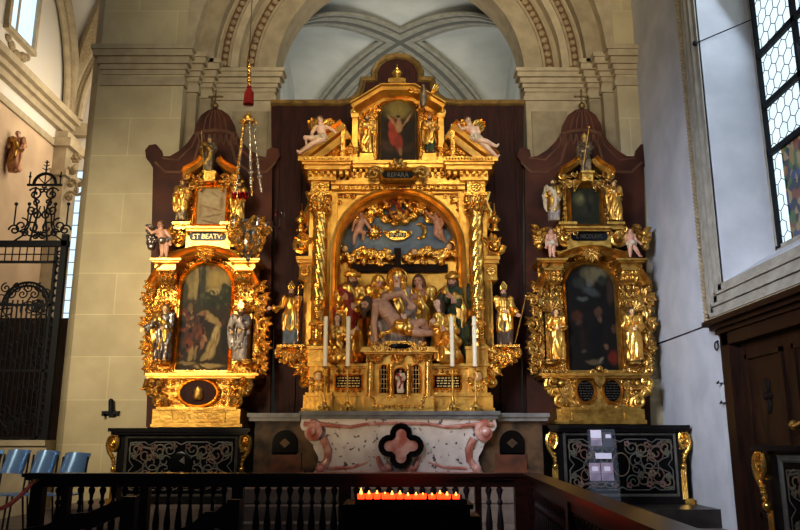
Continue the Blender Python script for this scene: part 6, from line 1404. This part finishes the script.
# --- left side altar
figure('statue', 'dark armoured warrior saint with spear on top of the left side altar', 'statue', 208, 172, 10.66, 39, off=dict(el=(-.02, 0, .06), wl=(-.07, 0, .1)), robe='dark_bronze', tunic=1, mantle='gold_old', under='dark_bronze', hair='hair_dark', hat='helmet', hatm='dark_bronze', skin='flesh_gilt', staff=('spear', 201.5, 134, 204, 171, 'gold_old'))
figure('statue', 'gilded saint standing left of the small pale painting on the left altar', 'statue', 180.5, 221, 10.62, 44, off=dict(wl=(.02, 0, .1), wr=(.02, 0, .04)), robe='gold_robe', mantle='gold_robe', hair='hair_brown', beard=True, skin='flesh_gilt', under='dark_bronze', tunic=1)
figure('statue', 'gilded saint standing right of the small pale painting, behind the hanging lamp', 'statue', 238, 221, 10.62, 42, off=dict(wr=(.02, 0, .1)), robe='gold_robe', mantle='gold_old', hair='hair_dark', beard=True, skin='flesh_gilt')
figure('putto', 'bare putto with raised arm beside the ST BEATV plate on the left altar', 'putto', 164, 258, 10.46, 38, j=dict(hd=(160.5, 225), ch=(161, 233), wa=(162, 238), hp=(163, 242), sl=(156.5, 231), el=(152, 233), wl=(148, 229), sr=(165.5, 231), er=(170, 237), wr=(171, 243, -.05)), nude=True, fat=1.45, heads=1.55, hair='hair_brown', style='curls', skin='flesh', cloth='silver')
figure('statue', 'silver robed saint with outstretched arm left of the large left altar painting', 'statue', 162, 361, 10.60, 57, j=dict(el=(152, 325), wl=(146, 329, -.05), er=(171, 326), wr=(167, 329, -.15)), robe='silver', mantle='gold_robe', hair='hair_brown', style='long', skin='flesh_gilt')
figure('statue', 'silver robed bishop with gold mitre right of the large left altar painting', 'statue', 239, 361, 10.60, 55, j=dict(el=(231, 327), wl=(233, 332, -.14), er=(247, 326), wr=(243, 331, -.16)), robe='silver', under='cloth_grey', tunic=1, mantle='cloth_grey', hair='hair_dark', beard=True, hat='mitre', hatm='gold', skin='flesh_gilt')
# --- right side altar
mr = lambda p: 797 - p
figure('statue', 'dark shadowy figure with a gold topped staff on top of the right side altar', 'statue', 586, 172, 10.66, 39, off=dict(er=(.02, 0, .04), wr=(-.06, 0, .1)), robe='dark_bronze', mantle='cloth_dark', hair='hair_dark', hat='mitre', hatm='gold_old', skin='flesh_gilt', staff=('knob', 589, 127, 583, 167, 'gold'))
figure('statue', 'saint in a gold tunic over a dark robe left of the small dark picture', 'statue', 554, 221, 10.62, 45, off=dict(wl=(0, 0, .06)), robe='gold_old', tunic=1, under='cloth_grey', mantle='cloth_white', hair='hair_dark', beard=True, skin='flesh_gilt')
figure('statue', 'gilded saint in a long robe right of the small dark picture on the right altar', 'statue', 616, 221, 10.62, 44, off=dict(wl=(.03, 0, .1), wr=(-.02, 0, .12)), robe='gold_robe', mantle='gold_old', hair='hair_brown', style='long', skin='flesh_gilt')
figure('putto', 'pale putto standing at the left end of the right altar name plate', 'putto', 552, 258, 10.46, 30, j=dict(wl=(546, 246), er=(557, 245)), nude=True, fat=1.5, heads=1.6, hair='hair_brown', style='curls', skin='flesh', cloth='cloth_white')
figure('putto', 'pale putto kicking out one leg at the right end of the name plate', 'putto', 632, 258, 10.46, 30, j=dict(wr=(640, 243), ar=(640, 256), kr=(637, 251)), nude=True, fat=1.5, heads=1.6, hair='hair_brown', style='curls', skin='flesh', cloth='cloth_white')
figure('statue', 'golden robed saint with dark hair left of the large dark painting on the right altar', 'statue', 558, 360, 10.60, 52, off=dict(wl=(.05, 0, .04), wr=(-.03, 0, .06)), robe='gold_robe', hair='hair_dark', style='long', skin='flesh_gilt')
figure('statue', 'golden robed saint with dark hair right of the large dark painting on the right altar', 'statue', 635, 360, 10.60, 53, off=dict(wl=(.06, 0, .02), wr=(-.06, 0, .04)), robe='gold_robe', mantle=None, hair='hair_dark', style='long', skin='flesh_gilt')
figure('statue', 'small orange and gold saint figure high on the bright nave wall at far left', 'statue', 14, 172, 14.6, 46, off=dict(wr=(.06, 0, -.02)), face=(.6, -1, 0), robe='statue_fresco', mantle='gold_old', hair='hair_dark', skin='flesh')
# ================================================================= LAMP, SCONCE, GATE, SMALL THINGS
YL = 9.3
c = P(249, 225, YL); kx = K(YL)
lp = thing('sanctuary_lamp', 'ornate hanging sanctuary lamp with red tassel, chains and red glasses before the left altar', 'lamp', (c.x, YL, P(249, 262, YL).z))
def Lp(px, py, dy=0.0): p = P(px, py, YL); return Vector((p.x, YL + dy, p.z))
m = MB(); a = Lp(249, 62); b = Lp(249, 86); n = 7
for i in range(n): m.ball(a.lerp(b, (i + .5) / n), (.022 + .012 * (i % 2), .022 + .012 * (i % 2), .030), 8, 6)
m.ball(a + Vector((0, 0, .02)), .015, 6, 5); m.tube([a, b], .012, 6); m.build('upper_chain', 'gold', lp)
MB().tube([a, Vector((a.x, YL, 9.5))], .005, 5).build('cord', 'iron', lp)
m = MB(); b = Lp(248.5, 104); h = Lp(249, 85).z - b.z; pr = [(.05, 0), (.062, h * .1), (.058, h * .5), (.045, h * .72), (.025, h * .8), (.035, h * .88), (.012, h)]
m.lathe(b, pr, 20)
for i in range(20): m.tube([b + Vector((.055 * cos(i * pi / 10), .055 * sin(i * pi / 10), h * .6)), b + Vector((.063 * cos(i * pi / 10), .063 * sin(i * pi / 10), -.01))], .007, 5)
m.build('tassel', 'red_tassel', lp)
b = Lp(248.5, 122); m = MB(); m.lathe(b, [(.085, 0), (.09, .02), (.075, .06), (.04, .09), (.02, .105), (.025, .12), (.01, .15)], 16)
for i in range(6): scroll(m, b.x + .09 * cos(i * pi / 3), b.z - .0, YL + .09 * sin(i * pi / 3) + .02, .03, 1.2, 90, 1, .012, 10)
m.build('canopy', 'brass', lp)
R_ = 15 * kx; top = Lp(248.5, 119); rng = Lp(247, 192)
for i in range(5):
    an = 2 * pi * i / 5 + .16; e = rng + Vector((R_ * cos(an), R_ * sin(an), 0)); s_ = top + Vector((.06 * cos(an), .06 * sin(an), 0)); m = MB(); n = 24
    for q in range(n):
        p = s_.lerp(e, (q + .5) / n); p.z -= .05 * sin(pi * (q + .5) / n) * .4; m.ball(p, (.015, .015, .020) if q % 2 else (.022, .022, .017), 6, 5)
    m.tube([s_, e], .007, 5); m.ball(s_.lerp(e, .78), (.035, .035, .035), 8, 6); m.build('chain', 'gold' if i % 2 else 'silver_bright', lp)
m = MB(); b = Lp(248, 262)                            # vase shaped body
m.lathe(b, [(.004, 0), (.03, .03), (.02, .06), (.06, .10), (.13, .17), (.17, .24), (.16, .30), (.10, .34), (.09, .38), (.15, .44), (.19, .48), (.18, .51), (.12, .53)], 20)
m.build('body', 'silver_bright', lp)
m = MB(); rd = random.Random(8)
for q in range(9):
    an = 2 * pi * q / 9
    for rr, zz, L in ((.16, .22, .12), (.18, .44, .14), (.12, .12, .1)):
        x, y = b.x + rr * cos(an), YL + rr * sin(an); leaf(m, x, b.z + zz, y - .02, rd.uniform(40, 140), L, .035, .5); m.ball((x, y - .01, b.z + zz - .03), .025, 7, 5)
    scroll(m, b.x + .23 * cos(an), b.z + .42, YL + .23 * sin(an), .06, 1.4, rd.uniform(0, 360), rd.choice((1, -1)), .016, 12)
m.build('body_ornament', 'gold_carved', lp)
for i in range(4):
    an = pi * (i + .4) / 2; x, y = b.x + .22 * cos(an), YL + .2 * sin(an); m = MB(); m.tube([(b.x + .15 * cos(an), YL + .13 * sin(an), b.z + .46), (b.x + .22 * cos(an), y, b.z + .44), (x, y, b.z + .53)], .014, 7); m.lathe((x, y, b.z + .53), [(.02, 0), (.05, .02), (.03, .025)], 10); ar_ = m.build('lamp_arm', 'silver_bright', lp)
for i, px in enumerate((236, 242, 247)):
    p = Lp(px, 202, -.12); MB().lathe(p, [(.018, 0), (.03, .02), (.034, .09), (.028, .09), (.02, .015)], 12).build('lamp_glass', 'glass_red', lp)
# wall sconce on the edge of the left board
sc_ = P(277, 226, 10.75); t = thing('wall_sconce', 'small silver wall light with two little glasses between left altar and high altar', 'sconce', tuple(sc_))
m = MB(); m.tube([P(272, 221, 10.95), P(273, 226, 10.85), P(277, 228, 10.75), P(280, 225, 10.7), P(280, 219, 10.7)], .011, 7); m.lathe(P(279.5, 219, 10.7), [(.02, 0), (.05, .015), (.03, .02)], 10); m.build('arm', 'silver', t)
MB().lathe(P(276, 217, 10.72), [(.02, 0), (.036, .03), (.034, .07), (.028, .07), (.015, .01)], 12).build('glass', 'glass_red', t); MB().lathe(P(282, 217, 10.68), [(.02, 0), (.036, .03), (.034, .09), (.028, .09), (.015, .01)], 12).build('glass', 'glass_clear', t)
# iron bracket on the pier
b = P(111, 410, 10.95); t = thing('wall_bracket', 'small black iron bracket on the beige stone pier left of the left altar', 'bracket', tuple(b))
m = MB(); m.bx(102, 118, 411, 414, 10.97, 11.05); m.bx(101.5, 103.5, 411, 416, 10.94, 11.05); m.bx(107, 114, 414, 416, 10.99, 11.05); m.build('plate', 'iron', t)
m = MB(); m.tube([P(111, 412, 10.98), P(111, 401, 10.98)], .036, 10); m.ball(P(111, 401, 10.98), .036, 10, 7); m.build('socket', 'iron', t)
# hooks on the right wall
def onwall(px, py):
    a_ = P(px, py, 1.0); k_ = RX / a_.x; return Vector((RX, k_, EYE + (a_.z - EYE) * k_))
b = onwall(719, 346); t = thing('iron_ring', 'small iron ring hanging on the pale wall beside the wooden door', 'ring', tuple(b)); m = MB(); m.tube([b + Vector((-.03, .05 * cos(a), .05 * sin(a))) for a in [2 * pi * i / 18 for i in range(18)]], .008, 6, True); m.build('ring', 'iron', t); MB().tube([b + Vector((0, 0, .06)), b + Vector((-.03, 0, .05))], .012, 6).build('staple', 'iron', t)
for px, py, lab in ((722, 383, 'upper small iron hook on the pale wall beside the wooden door, below the ring'), (725, 403, 'lower small iron hook on the pale wall beside the wooden door')):
    b = onwall(px, py); t = thing('iron_hook', lab, 'hook', tuple(b)); MB().tube([b, b + Vector((-.06, 0, 0)), b + Vector((-.07, -.03, -.01)), b + Vector((-.06, -.06, .02))], .008, 6).build('hook', 'iron', t); MB().tube([b + Vector((0, .04, .0)), b + Vector((-.02, -.06, 0))], .008, 6).build('pin', 'iron', t)
# tie rod across the window reveal
a = Vector((RX - .05, wy - .02, P(692, 45, 8.7).z)); bq = Vector((gx - .08, gy - .17, P(738, 23, 8.6).z)); t = thing('tie_rod', 'thin iron rod with a knob crossing the pale reveal of the tall window', 'rod', tuple(a)); MB().tube([a, bq], .008, 6).build('rod', 'iron', t); MB().ball(a, .035, 10, 7).build('knob', 'iron', t)
# acrylic leaflet stand
YS = 9.0; pz = lambda px, py: P(px, py, YS); zb_ = .30
t = thing('brochure_stand', 'clear acrylic leaflet stand in front of the black right altar table', 'stand', (pz(602, 470).x, YS + .1, zb_))
zt_ = pz(600, 429).z; xl_, xr_ = pz(588, 470).x, pz(620, 470).x
m = MB(); m.add([(xl_, YS, zb_), (xr_, YS, zb_), (xr_, YS + .12, zt_), (xl_ + .05, YS + .12, zt_), (xl_, YS + .012, zb_), (xr_, YS + .012, zb_), (xr_, YS + .132, zt_), (xl_ + .05, YS + .132, zt_)], [(0, 1, 2, 3), (7, 6, 5, 4), (0, 4, 5, 1), (1, 5, 6, 2), (2, 6, 7, 3), (3, 7, 4, 0)]); m.build('back_sheet', 'acrylic', t)
m = MB(); m.box(xl_ - .02, xr_ + .02, YS - .12, YS + .2, zb_, zb_ + .015); m.build('foot', 'acrylic', t)
MB().tube([(xr_, YS - .004, zb_), (xr_, YS + .116, zt_)], .006, 6).build('edge', 'glass_clear', t)
def stp(px, py): 
    z = pz(px, py).z; f_ = (z - zb_) / (zt_ - zb_); return Vector((pz(px, py).x, YS + .12 * f_ - .02, z))
for y0, y1 in ((431, 449), (463, 483)):
    for x0, x1 in ((592, 602), (604, 614)):
        a_, b_ = stp(x0, y1 + 1), stp(x1, (y0 + y1) / 2); m = MB(); m.add([(a_.x, a_.y - .02, a_.z), (b_.x, a_.y - .02, a_.z), (b_.x, b_.y - .02, b_.z), (a_.x, b_.y - .02, b_.z), (a_.x, a_.y - .014, a_.z), (b_.x, a_.y - .014, a_.z), (b_.x, b_.y - .014, b_.z), (a_.x, b_.y - .014, b_.z)], [(0, 1, 2, 3), (7, 6, 5, 4), (0, 4, 5, 1), (1, 5, 6, 2), (2, 6, 7, 3), (3, 7, 4, 0)]); m.build('pocket', 'acrylic', t)
def leaflet(x0, x1, y0, y1, mname, label, lab2=None):
    a_, b_ = stp(x0, y1), stp(x1, y0); d_ = -.006
    t = thing('leaflet', label, 'leaflet', (a_.x, a_.y + d_, a_.z)); m = MB(); q = [(a_.x, a_.y + d_, a_.z), (b_.x, a_.y + d_, a_.z), (b_.x, b_.y + d_, b_.z), (a_.x, b_.y + d_, b_.z)]; m.add(q + [(x, y + .006, z) for x, y, z in q], [(0, 1, 2, 3), (7, 6, 5, 4), (0, 4, 5, 1), (1, 5, 6, 2), (2, 6, 7, 3), (3, 7, 4, 0)]); m.build('cover', mname, t)
    if lab2:
        u0, u1, v0, v1, mm = lab2; L = lambda u, v: Vector((a_.x + (b_.x - a_.x) * u, a_.y + (b_.y - a_.y) * v + d_ - .003, a_.z + (b_.z - a_.z) * v)); m = MB(); q = [L(u0, v0), L(u1, v0), L(u1, v1), L(u0, v1)]; m.add(q + [p + Vector((0, .002, 0)) for p in q], [(0, 1, 2, 3), (7, 6, 5, 4), (0, 4, 5, 1), (1, 5, 6, 2), (2, 6, 7, 3), (3, 7, 4, 0)]); m.build('printed_label', mm, t)
leaflet(593, 603, 430, 446, 'leaflet_pink', 'pale leaflet in the upper left pocket of the acrylic stand', (0, 1, .5, 1, 'paper_white'))
leaflet(605, 614, 432, 447, 'leaflet_dark', 'dark leaflet with a white label in the upper right pocket of the acrylic stand', (.3, .85, .6, .85, 'paper_white'))
leaflet(597, 613, 453, 459, 'paper_white', 'white paper strip across the middle of the acrylic stand')
leaflet(591, 601, 463, 481, 'leaflet_pink', 'pinkish leaflet in the lower left pocket of the acrylic stand', (.25, .8, .55, .8, 'paper_white'))
leaflet(603, 614, 463, 481, 'leaflet_pink', 'pinkish leaflet in the lower right pocket of the acrylic stand', (.25, .75, .55, .8, 'paper_white'))
# brass knob on the door
b = onwall(795, 425) + Vector((.04, 0, 0)); m = MB(); m.tube([b + Vector((0, .05, 0)), b + Vector((-.07, .03, 0)), b + Vector((-.08, -.06, -.01)), b + Vector((-.04, -.1, .02))], .016, 8); m.ball(b + Vector((-.03, .05, 0)), (.04, .04, .05), 8, 6); m.build('door_handle', 'brass', dr)
# wrought iron gate
YG = 11.3
def Gx(px): return P(px, 440, YG).x
zg0, zg1 = 1.3, P(0, 241, YG).z
gr = thing('iron_gate', 'tall black wrought iron gate with scrolled crest beside the left stone pier', 'gate', (Gx(10), YG, zg0))
gxr = Gx(45); gxl = Gx(-52)
m = MB(); m.box(gxr - .045, gxr + .045, YG - .04, YG + .04, zg0, zg1 + .1); m.build('gate_post', 'iron', gr)
m = MB(); m.box(gxl, gxr + .06, YG - .04, YG + .04, zg1 - .09, zg1); m.build('top_bar', 'iron', gr)
for z in (zg0 + .03, zg0 + 1.0, P(0, 305, YG).z, P(0, 262, YG).z): MB().box(gxl, gxr, YG - .02, YG + .02, z - .018, z + .018).build('cross_bar', 'iron', gr)
for px in (36.5,): MB().box(Gx(px) - .02, Gx(px) + .02, YG - .02, YG + .02, zg0, zg1).build('stile', 'iron', gr)
x = Gx(33) ; bar0 = None
while x > gxl:
    if bar0 is None: bar0 = MB().box(-.009, .009, -.009, .009, 0, P(0, 300, YG).z - zg0).build('bar', 'iron', gr, local=True); bar0.location = (x - gr.location.x, 0, 0)
    else: c_ = bar0.copy(); COL.objects.link(c_); c_.parent = gr; c_.location = (x - gr.location.x, 0, 0)
    x -= .075
x = Gx(36); zA, zB = P(0, 262, YG).z, zg1 - .09
m = MB()
while x > gxl: m.box(x - .007, x + .007, YG - .007, YG + .007, zA, zB); x -= .11
m.box(gxl, gxr, YG - .007, YG + .007, (zA + zB) / 2 - .008, (zA + zB) / 2 + .008); m.build('overthrow_grille', 'iron', gr)
xc, z = Gx(41), zg0 + .1; m = MB(); r = abs(Gx(45) - Gx(37)) / 2
while z < zg1 - .2: m.tube([(xc + r * .85 * cos(a), YG, z + r * sin(a)) for a in [2 * pi * i / 16 for i in range(16)]], .013, 6, True); z += 2 * r
m.build('ring_chain', 'iron', gr)
m = MB(); ca_, zc2 = Gx(11), P(0, 306, YG).z; ra = abs(Gx(36) - Gx(11))
for q in (ra, ra * .86): m.tube([(ca_ + q * cos(radians(a)), YG, zc2 + q * sin(radians(a))) for a in range(0, 181, 8)], .02, 6)
for i in range(9): a = radians(12 + i * 19.5); m.tube([(ca_ + ra * .93 * cos(a) + .04 * cos(b), YG, zc2 + ra * .93 * sin(a) + .04 * sin(b)) for b in [2 * pi * k / 12 for k in range(12)]], .008, 5, True)
m.build('arch_hoop', 'iron', gr)
def iscroll(m, px, py, r, turns, a0, d, th=.014):
    X_, Z_ = Gx(px), P(0, py, YG).z; n = 24; m.tube([(X_ + r * (1 - .85 * i / n) * cos(radians(a0) + d * 2 * pi * turns * i / n), YG, Z_ + r * (1 - .85 * i / n) * sin(radians(a0) + d * 2 * pi * turns * i / n)) for i in range(n + 1)], th, 6)
rd = random.Random(3)
m = MB()
for i in range(46): iscroll(m, rd.uniform(-24, 33), rd.uniform(300, 434), rd.uniform(.08, .15), 1.4, rd.uniform(0, 360), rd.choice((1, -1)), .011)
for i in range(8): iscroll(m, -12 + 6 * i, 288 + 6 * (i % 2), .08, 1.4, 90, (-1) ** i, .011)
m.build('panel_scrollwork', 'iron', gr)
m = MB(); cx_ = 16.5                                 # crest, in pixels around its own axis (x measured at the foot)
for d in (1, -1):
    for dx, y, r, t_, a0 in ((8, 228, .15, 1.5, 200), (20, 226, .13, 1.5, 90), (27, 230, .09, 1.4, 0), (9, 194, .11, 1.5, 30), (11, 210, .08, 1.3, 200), (5, 215, .07, 1.4, 90), (16, 233, .07, 1.3, 20), (4, 236, .06, 1.3, 60), (6, 202, .06, 1.3, 250), (2.5, 190, .05, 1.2, 90)): iscroll(m, cx_ + d * dx, y, r, t_, a0 if d > 0 else 180 - a0, d)
    pt = lambda dx, y: (Gx(cx_ + d * dx), YG, P(0, y, YG).z)
    m.tube([pt(9, 241), pt(7, 228), pt(4, 214), pt(6.5, 203), pt(10, 196), pt(9, 187)], .016, 6); m.tube([pt(26, 241), pt(18, 236), pt(12, 226), pt(11, 216), pt(7, 208)], .014, 6); m.tube([pt(3, 238), pt(5, 220), pt(2, 206)], .011, 6); m.tube([pt(14, 224), pt(14, 206)], .012, 6); m.ball(pt(14, 204), .03, 7, 5); m.tube([pt(28, 226), pt(28, 206)], .012, 6); m.ball(pt(28, 204), .03, 7, 5)
m.build('crest_scrollwork', 'iron', gr)
m = MB(); zc2 = P(0, 184, YG).z; X_ = Gx(cx_); ra = .17
m.box(X_ - ra - .1, X_ + ra + .1, YG - .02, YG + .02, zc2 - .03, zc2); m.tube([(X_ + ra * cos(radians(a)), YG, zc2 + ra * sin(radians(a))) for a in range(0, 181, 10)], .025, 7)
for a in (45, 90, 135): m.tube([(X_, YG, zc2), (X_ + ra * cos(radians(a)), YG, zc2 + ra * sin(radians(a)))], .01, 6)
m.tube([(X_, YG, zc2 + ra), (X_, YG, zc2 + ra + .22)], .012, 6)
for i, zz in enumerate((.06, .12, .17)): m.tube([(X_ - .06 + .012 * i, YG, zc2 + ra + zz + .03), (X_, YG, zc2 + ra + zz), (X_ + .06 - .012 * i, YG, zc2 + ra + zz + .03)], .008, 5)
for d in (1, -1): m.tube([(X_ + d * (ra + .07), YG, zc2), (X_ + d * (ra + .07), YG, zc2 + .2)], .011, 6); m.ball((X_ + d * (ra + .07), YG, zc2 + .12), .022, 7, 5)
m.build('crest_arch', 'iron', gr)
